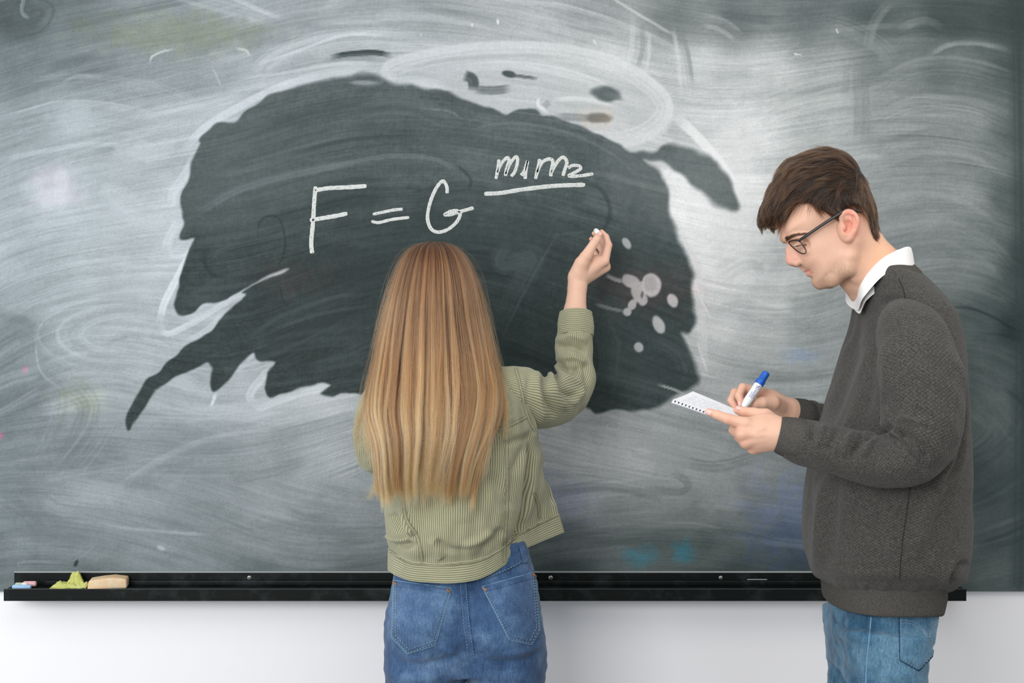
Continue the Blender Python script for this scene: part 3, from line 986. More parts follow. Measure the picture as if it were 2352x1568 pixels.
hx = hx + .004 * wavenoise(pp, 30, 7) - .05 * np.clip(hz - .016, 0, 1) * 2
hy = np.clip(hy + .003 * wavenoise(pp, 30, 8), -.0245, .0245)
rv = np.stack([(163 - 1176) / ppm(-.036) + hx, -.036 + hy, TZ + hz], -1).reshape(-1, 3)
rag = mesh_np('cloth', rv, grid_faces(nr, nc), m_rag, None, origin=((163 - 1176) / ppm(-.036), -.036, TZ))
_so = rag.modifiers.new('thickness', 'SOLIDIFY'); _so.thickness = .0011; _so.offset = -1
tag(rag, 'crumpled yellow-green cleaning cloth on the tray beside the sponge', 'cloth')
# ------------------------------------------------------------ bodies: distance fields on a grid, skinned with surface nets
class Field:
    def __init__(self, xs, ys, zs):
        self.xs, self.ys, self.zs = [np.asarray(a, np.float32) for a in (xs, ys, zs)]
        self.D = np.full((len(xs), len(ys), len(zs)), 0.05, np.float32)

    def block(self, lo, hi):
        sl = []
        for ax, a, b in zip((self.xs, self.ys, self.zs), lo, hi):
            i, j = np.searchsorted(ax, a), np.searchsorted(ax, b)
            sl.append(slice(max(0, i - 1), min(len(ax), j + 1)))
        return tuple(sl)

    def coords(self, sl):
        return self.xs[sl[0]][:, None, None], self.ys[sl[1]][None, :, None], self.zs[sl[2]][None, None, :]

    def _apply(self, sl, d, k, op):
        D = self.D[sl]
        if D.size == 0: return
        d = d.astype(np.float32)
        if op == 'sub':
            d = -d
            if k > 0:
                h = np.clip(.5 - .5 * (d - D) / -k, 0, 1) if False else np.clip(.5 + .5 * (d - D) / k, 0, 1)
                self.D[sl] = D * (1 - h) + d * h + k * h * (1 - h)
            else:
                self.D[sl] = np.maximum(D, d)
        else:
            if k > 0:
                h = np.clip(.5 + .5 * (D - d) / k, 0, 1)
                self.D[sl] = D * (1 - h) + d * h - k * h * (1 - h)
            else:
                self.D[sl] = np.minimum(D, d)

    def cone(self, a, b, ra, rb, k=.004, op='add'):
        """round cone from a to b"""
        a, b = np.asarray(a, np.float32), np.asarray(b, np.float32)
        m = max(ra, rb) + k + .012
        sl = self.block(np.minimum(a, b) - m, np.maximum(a, b) + m)
        X, Y, Z = self.coords(sl)
        ba = b - a
        l2 = float(ba @ ba) + 1e-12
        t = np.clip(((X - a[0]) * ba[0] + (Y - a[1]) * ba[1] + (Z - a[2]) * ba[2]) / l2, 0, 1)
        d = np.sqrt((X - a[0] - t * ba[0]) ** 2 + (Y - a[1] - t * ba[1]) ** 2 + (Z - a[2] - t * ba[2]) ** 2) - (ra + (rb - ra) * t)
        self._apply(sl, d, k, op)

    def chain(self, pts, rads, k=.003, op='add'):
        for i in range(len(pts) - 1):
            self.cone(pts[i], pts[i + 1], rads[i], rads[i + 1], k, op)

    def ell(self, c, r, R=None, k=.004, op='add'):
        """ellipsoid, axes rotated by the 3x3 matrix R (columns are its axes)"""
        c, r = np.asarray(c, np.float32), np.asarray(r, np.float32)
        m = float(r.max()) + k + .012
        sl = self.block(c - m, c + m)
        X, Y, Z = self.coords(sl)
        X, Y, Z = X - c[0], Y - c[1], Z - c[2]
        if R is None:
            u, v, w = X, Y, Z
        else:
            R = np.asarray(R, np.float32)
            u = X * R[0, 0] + Y * R[1, 0] + Z * R[2, 0]
            v = X * R[0, 1] + Y * R[1, 1] + Z * R[2, 1]
            w = X * R[0, 2] + Y * R[1, 2] + Z * R[2, 2]
        k0 = np.sqrt((u / r[0]) ** 2 + (v / r[1]) ** 2 + (w / r[2]) ** 2)
        k1 = np.sqrt((u / r[0] ** 2) ** 2 + (v / r[1] ** 2) ** 2 + (w / r[2] ** 2) ** 2) + 1e-9
        d = k0 * (k0 - 1) / k1
        self._apply(sl, d, k, op)

    def loft(self, zs, cx, cy, ax, ay, n=2.3, k=.01, op='add'):
        """upright body slice by slice: centre and half widths as functions of height"""
        zs = np.asarray(zs, float)
        o = np.argsort(zs)
        zz = zs[o]
        f = [np.asarray(v, float)[o] for v in (cx, cy, ax, ay)]
        mx = f[2].max() + .03
        my = f[3].max() + .03
        sl = self.block((f[0].min() - mx, f[1].min() - my, zz[0] - .001), (f[0].max() + mx, f[1].max() + my, zz[-1] + .001))
        X, Y, Z = self.coords(sl)
        z = self.zs[sl[2]]
        cxz, cyz, axz, ayz = [np.interp(z, zz, v).astype(np.float32)[None, None, :] for v in f]
        q = (np.abs((X - cxz) / axz) ** n + np.abs((Y - cyz) / ayz) ** n) ** (1 / n)
        d = (q - 1) * np.minimum(axz, ayz)
        d = np.maximum(d, np.maximum(zz[0] - Z, Z - zz[-1]))
        self._apply(sl, d, k, op)

    def mesh(self, smooth=1):
        return surface_nets(self.D, self.xs, self.ys, self.zs, smooth)


def surface_nets(D, xs, ys, zs, smooth=1):
    S = D < 0
    nx, ny, nz = D.shape
    cnt = np.zeros((nx - 1, ny - 1, nz - 1), np.int8)
    for i in (0, 1):
        for j in (0, 1):
            for k in (0, 1):
                cnt += S[i:nx - 1 + i, j:ny - 1 + j, k:nz - 1 + k]
    act = (cnt > 0) & (cnt < 8)
    idx = np.full(act.shape, -1, np.int32)
    I, J, K = np.nonzero(act)
    idx[I, J, K] = np.arange(len(I))
    acc = np.zeros((len(I), 3))
    num = np.zeros(len(I))
    corner = {(i, j, k): D[I + i, J + j, K + k].astype(float) for i in (0, 1) for j in (0, 1) for k in (0, 1)}
    P = {}
    for a in range(3):
        for u in (0, 1):
            for v in (0, 1):
                c0 = [0, 0, 0]; c1 = [0, 0, 0]
                o = [b for b in range(3) if b != a]
                c0[o[0]] = c1[o[0]] = u
                c0[o[1]] = c1[o[1]] = v
                c1[a] = 1
                d0, d1 = corner[tuple(c0)], corner[tuple(c1)]
                m = (d0 < 0) != (d1 < 0)
                t = np.where(m, d0 / np.where(m, d0 - d1, 1), 0)
                p0 = np.stack([xs[I + c0[0]], ys[J + c0[1]], zs[K + c0[2]]], 1).astype(float)
                p1 = np.stack([xs[I + c1[0]], ys[J + c1[1]], zs[K + c1[2]]], 1).astype(float)
                acc += np.where(m[:, None], p0 + (p1 - p0) * t[:, None], 0)
                num += m
    V = acc / np.maximum(num, 1)[:, None]
    Q = []
    for a in range(3):
        o = [(1, 2), (2, 0), (0, 1)][a]
        s0 = [slice(None)] * 3
        s1 = [slice(None)] * 3
        s0[a] = slice(0, -1); s1[a] = slice(1, None)
        ch = S[tuple(s0)] != S[tuple(s1)]
        E = np.stack(np.nonzero(ch), 1)
        e0 = E.copy()
        ok = (E[:, o[0]] > 0) & (E[:, o[1]] > 0) & (E[:, o[0]] < D.shape[o[0]] - 1) & (E[:, o[1]] < D.shape[o[1]] - 1)
        E = E[ok]
        inside = S[E[:, 0], E[:, 1], E[:, 2]]
        quad = []
        for du, dv in ((-1, -1), (0, -1), (0, 0), (-1, 0)):
            c = E.copy()
            c[:, o[0]] += du
            c[:, o[1]] += dv
            quad.append(idx[c[:, 0], c[:, 1], c[:, 2]])
        q = np.stack(quad, 1)
        q[~inside] = q[~inside][:, ::-1]
        Q.append(q)
    Q = np.vstack(Q)
    Q = Q[(Q >= 0).all(1)]
    for _ in range(smooth):
        A = np.zeros_like(V)
        n = np.zeros(len(V))
        for i in range(4):
            j = (i + 1) % 4
            for a, b in ((Q[:, i], Q[:, j]), (Q[:, j], Q[:, i])):
                for d in range(3):
                    A[:, d] += np.bincount(a, V[b, d], len(V))
                n += np.bincount(a, minlength=len(V))
        V = V * .5 + .5 * A / np.maximum(n, 1)[:, None]
    return V, Q


def biggest_island(V, Q):
    """keep the one connected body, drop crumbs"""
    lab = np.arange(len(V))
    for _ in range(400):
        m = lab[Q].min(1)
        new = lab.copy()
        for i in range(4): np.minimum.at(new, Q[:, i], m)
        new = new[new]
        if (new == lab).all(): break
        lab = new
    u, c = np.unique(lab, return_counts=True)
    keep = lab == u[c.argmax()]
    mp = np.cumsum(keep) - 1
    Q = Q[keep[Q[:, 0]]]
    return V[keep], mp[Q]


def axis_grid(segs):
    """segs: [(start, end, step), ...] contiguous; returns a 1D grid with graded steps"""
    out = []
    for a, b, s in segs:
        n = max(1, int(round((b - a) / s)))
        out.append(np.linspace(a, b, n, endpoint=False))
    out.append([segs[-1][1]])
    return np.concatenate(out)


def rotm(axis, deg):
    return np.array(Matrix.Rotation(math.radians(deg), 3, axis))


def tube(name, path, rads, mat, parent, nu=64, nv=120, ratio=None, disp=None, up=(0, 1, 0), caps=True, label=None, twist=0.0):
    """sleeve or strap: a skinned tube along a smooth path; UVs in metres (u round, v along)"""
    P = catmull(np.asarray(path, float), nv)
    R = catmull(np.asarray(rads, float).reshape(-1, 1), nv)[:, 0]
    ra = np.ones(nv) if ratio is None else catmull(np.asarray(ratio, float).reshape(-1, 1), nv)[:, 0]
    T = np.gradient(P, axis=0)
    T /= np.linalg.norm(T, axis=1)[:, None]
    N = np.zeros_like(P)
    n = np.asarray(up, float)
    for i in range(nv):
        n = n - T[i] * (n @ T[i])
        n /= np.linalg.norm(n)
        N[i] = n
    B = np.cross(T, N)
    th = np.linspace(0, 2 * math.pi, nu + 1)
    s = np.concatenate([[0], np.cumsum(np.linalg.norm(np.diff(P, axis=0), axis=1))])
    TH, SS = np.meshgrid(th, s)
    TT = np.meshgrid(th, np.linspace(0, 1, nv))[1]
    rr = R[:, None] * np.ones_like(TH)
    dirs = N[:, None, :] * np.cos(TH)[..., None] + B[:, None, :] * (np.sin(TH) * ra[:, None])[..., None]
    V = P[:, None, :] + dirs * rr[..., None]
    if disp is not None:
        V = V + dirs * disp(TH, TT, SS, V)[..., None]
    V[:, -1] = V[:, 0]
    uv = np.stack([TH / (2 * math.pi) * (2 * math.pi * R.mean()), SS], -1).reshape(-1, 2)
    nvv = nu + 1
    o = mesh_np(name, V.reshape(-1, 3), grid_faces(nv, nvv), mat, parent, uv=uv)
    # weld the seam by normals only: the two seam columns coincide
    if label: o['label'] = label
    return o, V


def net(ctrl, nr, nc, closed=False):
    """dense surface through a control net of world points (rows, cols, 3)"""
    C = np.asarray(ctrl, float)
    k, m = C.shape[:2]
    tmp = np.zeros((k, nc, 3))
    for i in range(k):
        tmp[i] = catmull_closed(C[i], nc) if closed else catmull(C[i], nc)
    out = np.zeros((nr, nc, 3))
    for j in range(nc):
        out[:, j] = catmull(tmp[:, j], nr)
    return out


def net_uv(V, closed=False):
    """u in metres along the middle row, v in metres down the columns"""
    nr, nc = V.shape[:2]
    du = np.linalg.norm(np.diff(V, axis=1), axis=2).mean(0)
    u = np.concatenate([[0], np.cumsum(du)])
    dv = np.linalg.norm(np.diff(V, axis=0), axis=2).mean(1)
    v = np.concatenate([[0], np.cumsum(dv)])
    U, VV = np.meshgrid(u, v)
    return np.stack([U, VV], -1).reshape(-1, 2)


def grid_normals(V):
    a = np.gradient(V, axis=1)
    b = np.gradient(V, axis=0)
    n = np.cross(a, b)
    return n / (np.linalg.norm(n, axis=2, keepdims=True) + 1e-12)


def seg_dist(P, path):
    """distance of points P (...,3) to a polyline and the parameter 0..1 along it"""
    path = np.asarray(path, float)
    best = np.full(P.shape[:-1], 1e9)
    tt = np.zeros(P.shape[:-1])
    for i in range(len(path) - 1):
        a, b = path[i], path[i + 1] - path[i]
        t = np.clip(((P - a) @ b) / (b @ b), 0, 1)
        d = np.linalg.norm(P - a - t[..., None] * b, axis=-1)
        m = d < best
        best[m] = d[m]
        tt[m] = ((i + t) / (len(path) - 1))[m]
    return best, tt


def crease_px(V, path, width, depth, ref_y):
    """height change for a fold drawn as it is seen: path [(px,py)...] laid on the cloth near depth ref_y"""
    X = 1176 + V[..., 0] * F_PX / (V[..., 1] - CAM_Y)
    Y = 784 - (V[..., 2] - CAM_Z) * F_PX / (V[..., 1] - CAM_Y)
    Pp = np.stack([X, Y, 0 * X], -1)
    pts = catmull(np.array([(a, b, 0) for a, b in path], float), 6 * len(path))
    d, t = seg_dist(Pp, pts)
    w = np.exp(-(d / width) ** 2) * np.clip(np.minimum(t, 1 - t) / .18, 0, 1) ** .8
    return depth * w


class Surf:
    """casts points of the picture onto finished cloth so that seams and pockets lie on it"""
    def __init__(self, objs):
        self.t = []
        for o in objs:
            me = o.data
            off = Vector((0, 0, 0))
            p = o
            while p is not None:
                off += p.location
                p = p.parent
            n = len(me.vertices)
            a = np.zeros(n * 3, np.float32)
            me.vertices.foreach_get('co', a)
            vs = [tuple(v) for v in (a.reshape(-1, 3) + np.array(off[:]))]
            self.t.append(BVHTree.FromPolygons(vs, [tuple(p.vertices) for p in me.polygons]))

    def hit(self, px, py, lift=0.001):
        c = Vector((0, CAM_Y, CAM_Z))
        d = (Vector(W(px, py, 0)) - c).normalized()
        best = None
        for t in self.t:
            loc, nor, i, dist = t.ray_cast(c, d)
            if loc is not None and (best is None or dist < best[2]):
                best = (loc, nor, dist)
        if best is None: return None
        n = best[1] if best[1].dot(d) < 0 else -best[1]
        return np.array(best[0] + n * lift), np.array(n)


def seam(name, surf, pts, w_px, mat, parent, lift=.0012, dash=None, n=None, thick=.0009):
    """a raised strip (or a row of stitches) lying on a cloth surface along points of the picture"""
    pts = np.array(pts, float)
    L_ = np.linalg.norm(np.diff(pts, axis=0), axis=1).sum()
    n = n or max(8, int(L_ / (5 if dash is None else 3.2)))
    P = catmull(pts, n)
    T = np.gradient(P, axis=0)
    T /= np.linalg.norm(T, axis=1)[:, None] + 1e-9
    Nn = np.stack([-T[:, 1], T[:, 0]], 1)
    rows = []
    for i in range(n):
        r = []
        for f, l in ((-1, 0), (-.6, thick), (.6, thick), (1, 0)):
            q = P[i] + Nn[i] * w_px / 2 * f
            h = surf.hit(q[0], q[1], lift + l)
            if h is None: h = surf.hit(P[i][0], P[i][1], lift + l)
            if h is None: break
            r.append(h[0])
        rows.append(np.array(r) if len(r) == 4 else None)
    V, Q = [], []
    run = []

    def flush():
        if len(run) > 1:
            b = sum(len(v) for v in V)
            V.append(np.array(run).reshape(-1, 3))
            Q.append(grid_faces(len(run), 4) + b)
    if dash is None:
        for r in rows:
            if r is None or (run and np.linalg.norm(r[1] - run[-1][1]) > .05):
                flush(); run = []
            if r is not None: run.append(r)
        flush()
    else:
        on, off = dash
        i = 0
        while i + 1 < n:
            seg = [r for r in rows[i:i + on + 1]]
            if all(x is not None for x in seg) and len(seg) > 1:
                run = seg
                flush()
            i += on + off
    if not V: return None
    return mesh_np(name, np.vstack(V), np.vstack(Q), mat, parent)
# ------------------------------------------------------------ shared skin, denim, hair materials
def skin_material(name):
    m = mat_new(name, rgb(224, 182, 158), 0.5, 0.35)
    n = NT(m)
    at = n.n('ShaderNodeAttribute', attribute_name='skin_tone')
    ns = n.noise(n.obj(), 260, 3, .6)
    nb = n.noise(n.obj(), 1400, 2, .6)
    nl = n.noise(n.obj(), 45, 3, .6)
    v = n.math('ADD', n.math('MULTIPLY', ns, .10), n.math('ADD', .91, n.math('MULTIPLY', nl, .08)))
    cc = n.n('ShaderNodeCombineColor')
    n.l(v, cc.inputs[0])
    n.l(n.math('MULTIPLY', v, n.math('ADD', .97, n.math('MULTIPLY', nl, .05))), cc.inputs[1])
    n.l(n.math('MULTIPLY', v, n.math('ADD', .97, n.math('MULTIPLY', nl, .05))), cc.inputs[2])
    n.l(n.mix(1.0, at.outputs['Color'], cc.outputs[0], 'MULTIPLY'), n.b.inputs['Base Color'])
    n.b.inputs['Subsurface Weight'].default_value = .12
    n.b.inputs['Subsurface Radius'].default_value = (.008, .003, .0015)
    n.b.inputs['Subsurface Scale'].default_value = .6
    hb = n.math('ADD', n.math('MULTIPLY', nb, .4), ns)
    n.l(n.bump(hb, .10, .0008), n.b.inputs['Normal'])
    return m


def set_tone(o, V, tone):
    a = o.data.color_attributes.new('skin_tone', 'FLOAT_COLOR', 'POINT')
    c = np.ones((len(V), 4), np.float32)
    c[:, :3] = s2l(np.clip(tone, 0, 255))
    a.data.foreach_set('color', c.ravel())


def to_px(V):
    d = V[..., 1] - CAM_Y
    return 1176 + V[..., 0] * F_PX / d, 784 - (V[..., 2] - CAM_Z) * F_PX / d


def denim_material(name, dark, mid, light, seed=0.0):
    m = mat_new(name, mid, .85, .15)
    n = NT(m)
    co = n.obj()
    mp = n.n('ShaderNodeMapping')
    mp.inputs['Location'].default_value = (seed, seed, seed)
    n.l(co, mp.inputs['Vector'])
    v = mp.outputs['Vector']
    mp2 = n.n('ShaderNodeMapping')
    mp2.inputs['Scale'].default_value = (1, 1, .22)
    n.l(v, mp2.inputs['Vector'])
    big = n.noise(v, 9, 3, .6)
    fine = n.noise(mp2.outputs['Vector'], 950, 2, .7)
    med = n.noise(mp2.outputs['Vector'], 240, 2, .6)
    base = n.ramp(big, [(.30, dark), (.5, mid), (.72, light)])
    g = n.ramp(n.math('ADD', n.math('MULTIPLY', fine, .65), n.math('MULTIPLY', med, .35)), [(.36, (.55, .55, .58, 1)), (.66, (1.35, 1.33, 1.3, 1))])
    fa = n.n('ShaderNodeAttribute', attribute_name='fade')
    col = n.mix(fa.outputs['Fac'], base, light)
    n.l(n.mix(1.0, col, g, 'MULTIPLY'), n.b.inputs['Base Color'])
    n.l(n.bump(fine, .35, .0008), n.b.inputs['Normal'])
    n.b.inputs['Sheen Weight'].default_value = .15
    return m


def set_fade(o, val):
    a = o.data.attributes.new('fade', 'FLOAT', 'POINT')
    a.data.foreach_set('value', np.clip(val, 0, 1).astype(np.float32))


def hair_material(name, root, mid, tip, rough=.35, vary=.35, zrange=None):
    m = bpy.data.materials.new(name)
    m.use_nodes = True
    t = m.node_tree
    t.nodes.clear()
    out = t.nodes.new('ShaderNodeOutputMaterial')
    hs = t.nodes.new('ShaderNodeBsdfHairPrincipled')
    hs.parametrization = 'COLOR'
    hs.inputs['Roughness'].default_value = rough
    hs.inputs['Radial Roughness'].default_value = .5
    hs.inputs['Random Roughness'].default_value = .2
    hi = t.nodes.new('ShaderNodeHairInfo')
    rp = t.nodes.new('ShaderNodeValToRGB')
    el = rp.color_ramp.elements
    el.new(.5)
    for e, (p, c) in zip(el, [(.0, root), (.45, mid), (1.0, tip)]):
        e.position = p
        e.color = c
    if zrange is None:
        t.links.new(hi.outputs['Intercept'], rp.inputs[0])
    else:                                   # long hair: bleached towards its ends
        ge = t.nodes.new('ShaderNodeNewGeometry')
        sx = t.nodes.new('ShaderNodeSeparateXYZ')
        t.links.new(ge.outputs['Position'], sx.inputs[0])
        zm = t.nodes.new('ShaderNodeMapRange')
        zm.inputs['From Min'].default_value = zrange[0]
        zm.inputs['From Max'].default_value = zrange[1]
        t.links.new(sx.outputs[2], zm.inputs['Value'])
        t.links.new(zm.outputs[0], rp.inputs[0])
    mr = t.nodes.new('ShaderNodeMapRange')
    mr.inputs['To Min'].default_value = 1 - vary
    mr.inputs['To Max'].default_value = 1 + vary
    t.links.new(hi.outputs['Random'], mr.inputs['Value'])
    cc = t.nodes.new('ShaderNodeCombineColor')
    for k in range(3): t.links.new(mr.outputs[0], cc.inputs[k])
    mx = t.nodes.new('ShaderNodeMix')
    mx.data_type = 'RGBA'
    mx.blend_type = 'MULTIPLY'
    mx.inputs[0].default_value = 1
    t.links.new(rp.outputs[0], mx.inputs[6])
    t.links.new(cc.outputs[0], mx.inputs[7])
    t.links.new(mx.outputs[2], hs.inputs['Color'])
    t.links.new(hs.outputs[0], out.inputs[0])
    return m


def hair_obj(name, strands, rad, mat, parent):
    """strands (n, m, 3) in world space, drawn as real hair curves"""
    S_ = np.asarray(strands, np.float32)
    n, m = S_.shape[:2]
    off = np.zeros(3, np.float32)
    p = parent
    while p is not None:
        off += np.array(p.location[:], np.float32)
        p = p.parent
    cu = bpy.data.hair_curves.new(name)
    cu.add_curves([m] * n)
    cu.attributes['position'].data.foreach_set('vector', (S_ - off).ravel())
    r = cu.attributes.new('radius', 'FLOAT', 'POINT')
    t = np.linspace(0, 1, m)
    rr = np.broadcast_to((rad * (1 - .75 * np.clip((t - .55) / .45, 0, 1)))[None, :], (n, m))
    r.data.foreach_set('value', np.ascontiguousarray(rr, np.float32).ravel())
    cu.materials.append(mat)
    o = bpy.data.objects.new(name, cu)
    link(o, parent)
    o['kind'] = 'stuff'
    return o


# ------------------------------------------------------------ the man
YM = -0.73
man = None
# head frame: sagittal plane turned a little towards the board
YAW = math.radians(10)
HC = np.array(W(1900, 520, YM))
E1 = np.array([math.cos(YAW), -math.sin(YAW), 0])
NR = np.array([math.sin(YAW), math.cos(YAW), 0])
CAMP = np.array([0, CAM_Y, CAM_Z])


def HL(px, py, w=0.0):
    """point of the head seen at (px, py); w metres from the sagittal plane towards the camera"""
    d = np.array([(px - 1176) / F_PX, 1.0, -(py - 784) / F_PX])
    q = HC - NR * w
    t = ((q - CAMP) @ NR) / (d @ NR)
    return CAMP + d * t


def HM(p):
    """mirror a head point to the far side"""
    p = np.asarray(p)
    return p - 2 * ((p - HC) @ NR) * NR


def uvz(pts):
    P = np.array([HL(a, b) for a, b in pts])
    return np.stack([(P - HC) @ E1, P[:, 2]], 1)


FS = .0018
mxs = axis_grid([(.33, .70, FS), (.70, .96, .008)])
mys = axis_grid([(-1.06, -.935, .006), (-.935, -.56, FS), (-.56, -.42, .006)])
mzs = axis_grid([(-.01, 1.20, .016), (1.20, 1.39, FS), (1.39, 1.49, .004), (1.49, 1.80, FS)])
mf = Field(mxs, mys, mzs)

skull = [(1792, 541), (1790, 522), (1796, 492), (1810, 458), (1832, 420), (1864, 388), (1905, 372), (1948, 380), (1980, 410), (1998, 455), (2005, 500), (2004, 545),
         (1990, 580), (1966, 600), (1951, 622), (1928, 643), (1902, 655), (1882, 659), (1869, 653), (1864, 642), (1861, 633), (1855, 625), (1848, 620), (1841, 613), (1835, 602), (1829, 588),
         (1820, 570), (1812, 558), (1803, 552), (1795, 547)]
WC = [(1800, 545, .054), (1800, 500, .058), (1850, 510, .068), (1850, 430, .070), (1905, 440, .076), (1960, 450, .077), (1998, 480, .070), (1880, 575, .065), (1950, 545, .069),
      (1945, 612, .058), (1910, 640, .047), (1882, 645, .034), (1862, 625, .039), (1842, 608, .040), (1825, 560, .052), (1850, 585, .054), (1900, 600, .061), (1925, 590, .065), (1890, 622, .052), (1862, 600, .050), (1875, 612, .050), (1852, 602, .049), (1868, 596, .056)]
RC = [(1800, 540, .030), (1805, 480, .050), (1850, 420, .072), (1905, 440, .080), (1960, 450, .078), (2000, 500, .06), (1850, 590, .030), (1880, 640, .024), (1930, 630, .026), (1960, 590, .04), (1850, 620, .028)]


def idw(ctrl, U, Z):
    P = uvz([(a, b) for a, b, c in ctrl])
    num = np.zeros_like(U); den = np.zeros_like(U)
    for (u, z), (_, _, c) in zip(P, ctrl):
        w = 1 / ((U - u) ** 2 + (Z - z) ** 2 + 5e-4) ** 1.7
        num += w * c; den += w
    return num / den


def inflate(field, outline, wc, rc, k=0.0, mask=None, grow=0.0):
    """a head shaped from its outline in profile: the half width grows like an ellipse away from the outline"""
    poly = uvz(outline)
    poly = catmull_closed(poly, len(poly) * 5)
    h = .0012
    u0, u1 = poly[:, 0].min() - .02, poly[:, 0].max() + .02
    z0, z1 = poly[:, 1].min() - .02, poly[:, 1].max() + .02
    us, zs = np.arange(u0, u1, h), np.arange(z0, z1, h)
    U, Z = np.meshgrid(us, zs, indexing='ij')
    d2 = poly_sdf(poly, U, Z)
    W2 = idw(wc, U, Z)
    R2 = idw(rc, U, Z)
    m2 = None
    if mask is not None:
        mp = catmull_closed(uvz(mask), len(mask) * 4)
        m2 = poly_sdf(mp, U, Z)
    lo = HC + np.array([u0, -.10, 0]); hi = HC + np.array([u1, .10, 0])
    lo[2], hi[2] = z0, z1
    sl = field.block(lo, hi)
    X, Y, Zg = field.coords(sl)
    X, Y, Zg = np.broadcast_arrays(X, Y, Zg)
    u = (X - HC[0]) * E1[0] + (Y - HC[1]) * E1[1]
    w = (X - HC[0]) * NR[0] + (Y - HC[1]) * NR[1]
    fu = np.clip((u - u0) / h, 0, len(us) - 1.001)
    fz = np.clip((Zg - z0) / h, 0, len(zs) - 1.001)
    iu, iz = fu.astype(np.int32), fz.astype(np.int32)
    au, az = fu - iu, fz - iz

    def samp(A):
        return (A[iu, iz] * (1 - au) + A[iu + 1, iz] * au) * (1 - az) + (A[iu, iz + 1] * (1 - au) + A[iu + 1, iz + 1] * au) * az
    d, Wd, Rd = samp(d2), samp(W2) + grow, samp(R2)
    q = 1 - np.minimum(d, Rd) / Rd
    g = (np.sqrt((w / Wd) ** 2 + q ** 2) - 1) * np.minimum(Wd, Rd)
    if m2 is not None:
        mm = -samp(m2)
        kk = .004
        hh = np.clip(.5 + .5 * (mm - g) / kk, 0, 1)
        g = g * (1 - hh) + mm * hh + kk * hh * (1 - hh)
    field._apply(sl, g, k, 'add')


inflate(mf, skull, WC, RC)


def both(fn, pts, *a, **kw):
    fn([np.asarray(p) for p in pts], *a, **kw)
    fn([HM(p) for p in pts], *a, **kw)


# nose
mf.chain([HL(1813, 558), HL(1812, 575), HL(1814, 591), HL(1815, 599)], [.0045, .0058, .0072, .0082], .005)
mf.chain([HL(1824, 572), HL(1828, 590), HL(1828, 598)], [.009, .0115, .012], .008)
both(mf.chain, [HL(1819, 600, .006), HL(1831, 603, .0135), HL(1836, 600, .0155)], [.0065, .0066, .0045], .004)
both(mf.chain, [HL(1827, 610, .006), HL(1831, 609, .008)], [.0028, .0026], .002, 'sub')
# lips, mouth line, chin
mf.chain([HL(1842, 614), HL(1851, 621)], [.0045, .0050], .005)
both(mf.chain, [HL(1852, 621, 0), HL(1857, 619.5, .010), HL(1868, 617, .021)], [.0052, .0048, .0028], .003)
both(mf.chain, [HL(1859, 629, 0), HL(1862, 626.5, .010), HL(1869, 620, .019)], [.0062, .0056, .0026], .003)
both(mf.chain, [HL(1848, 625.5, 0), HL(1854, 624, .011), HL(1871, 617.5, .024)], [.0014, .0014, .0012], .0018, 'sub')
mf.ell(HL(1882, 642), (.014, .016, .013), None, .010)
both(mf.chain, [HL(1863, 640, 0), HL(1867, 639, .010)], [.0030, .0024], .006, 'sub')
# brow, eye sockets, closed lids, cheekbones
both(mf.chain, [HL(1800, 549, .004), HL(1807, 545, .020), HL(1827, 541, .040), HL(1850, 543, .054)], [.0055, .0068, .0060, .0040], .008)
both(mf.chain, [HL(1822, 559, .018), HL(1836, 560, .036), HL(1850, 562, .048)], [.0064, .0080, .0060], .009, 'sub')
both(mf.chain, [HL(1838, 561, .0290), HL(1840, 561, .0330)], [.0104, .0104], .004)
both(mf.chain, [HL(1827, 565, .026), HL(1832, 567, .034), HL(1848, 564, .044)], [.0022, .0026, .0020], .003)
0 and both(mf.chain, [HL(1848, 582, .046), HL(1872, 581, .058), HL(1905, 566, .067)], [.008, .0085, .007], .020)
# jaw edge
both(mf.chain, [HL(1952, 590, .056), HL(1948, 618, .053), HL(1915, 643, .036), HL(1888, 650, .014)], [.012, .011, .010, .010], .012)
# ear, near side then far
def ear(side):
    def E(px, py, w):
        p = HL(1953 + (px - 1953) * .90, 519 + (py - 519) * .91, w)
        return p if side > 0 else HM(p)

    def chain(pts, rads, k=.003, op='add'):
        n = 5 * len(pts)
        mf.chain(list(catmull(np.array(pts), n)), list(catmull(np.array(rads)[:, None], n)[:, 0]), k, op)
    w0 = .073
    chain([E(1940, 520, .068), E(1944, 545, .068)], [.013, .009], .006)
    chain([E(1932, 510, w0), E(1931, 497, .0745), E(1937, 487, .077), E(1949, 483, .0805), E(1961, 488, .083), E(1969, 501, .083), E(1969, 516, .081), E(1964, 530, .078), E(1957, 541, .075), E(1950, 550, .073), E(1943, 552, .071)],
             [.0030, .0034, .0036, .0036, .0036, .0036, .0036, .0038, .0044, .0054, .0046], .0035)
    chain([E(1953, 505, .075), E(1955, 520, .074), E(1950, 532, .073)], [.0075, .008, .0065], .004)
    chain([E(1949, 494, .0775), E(1957, 503, .079), E(1958, 520, .0785), E(1951, 534, .0765), E(1944, 534, .0745)], [.0026, .0030, .0032, .0034, .0032], .003)
    chain([E(1944, 510, .081), E(1946, 522, .080), E(1944, 531, .079)], [.0060, .0072, .0040], .003, 'sub')
    chain([E(1960, 494, .0850), E(1963, 510, .0850), E(1960, 526, .083)], [.0016, .0018, .0016], .003, 'sub')
    chain([E(1940, 494, .070), E(1950, 498, .073)], [.0070, .0060], .004)
    chain([E(1934, 518, .0745), E(1936, 526, .0745)], [.0042, .0040], .003)


ear(1)
ear(-1)
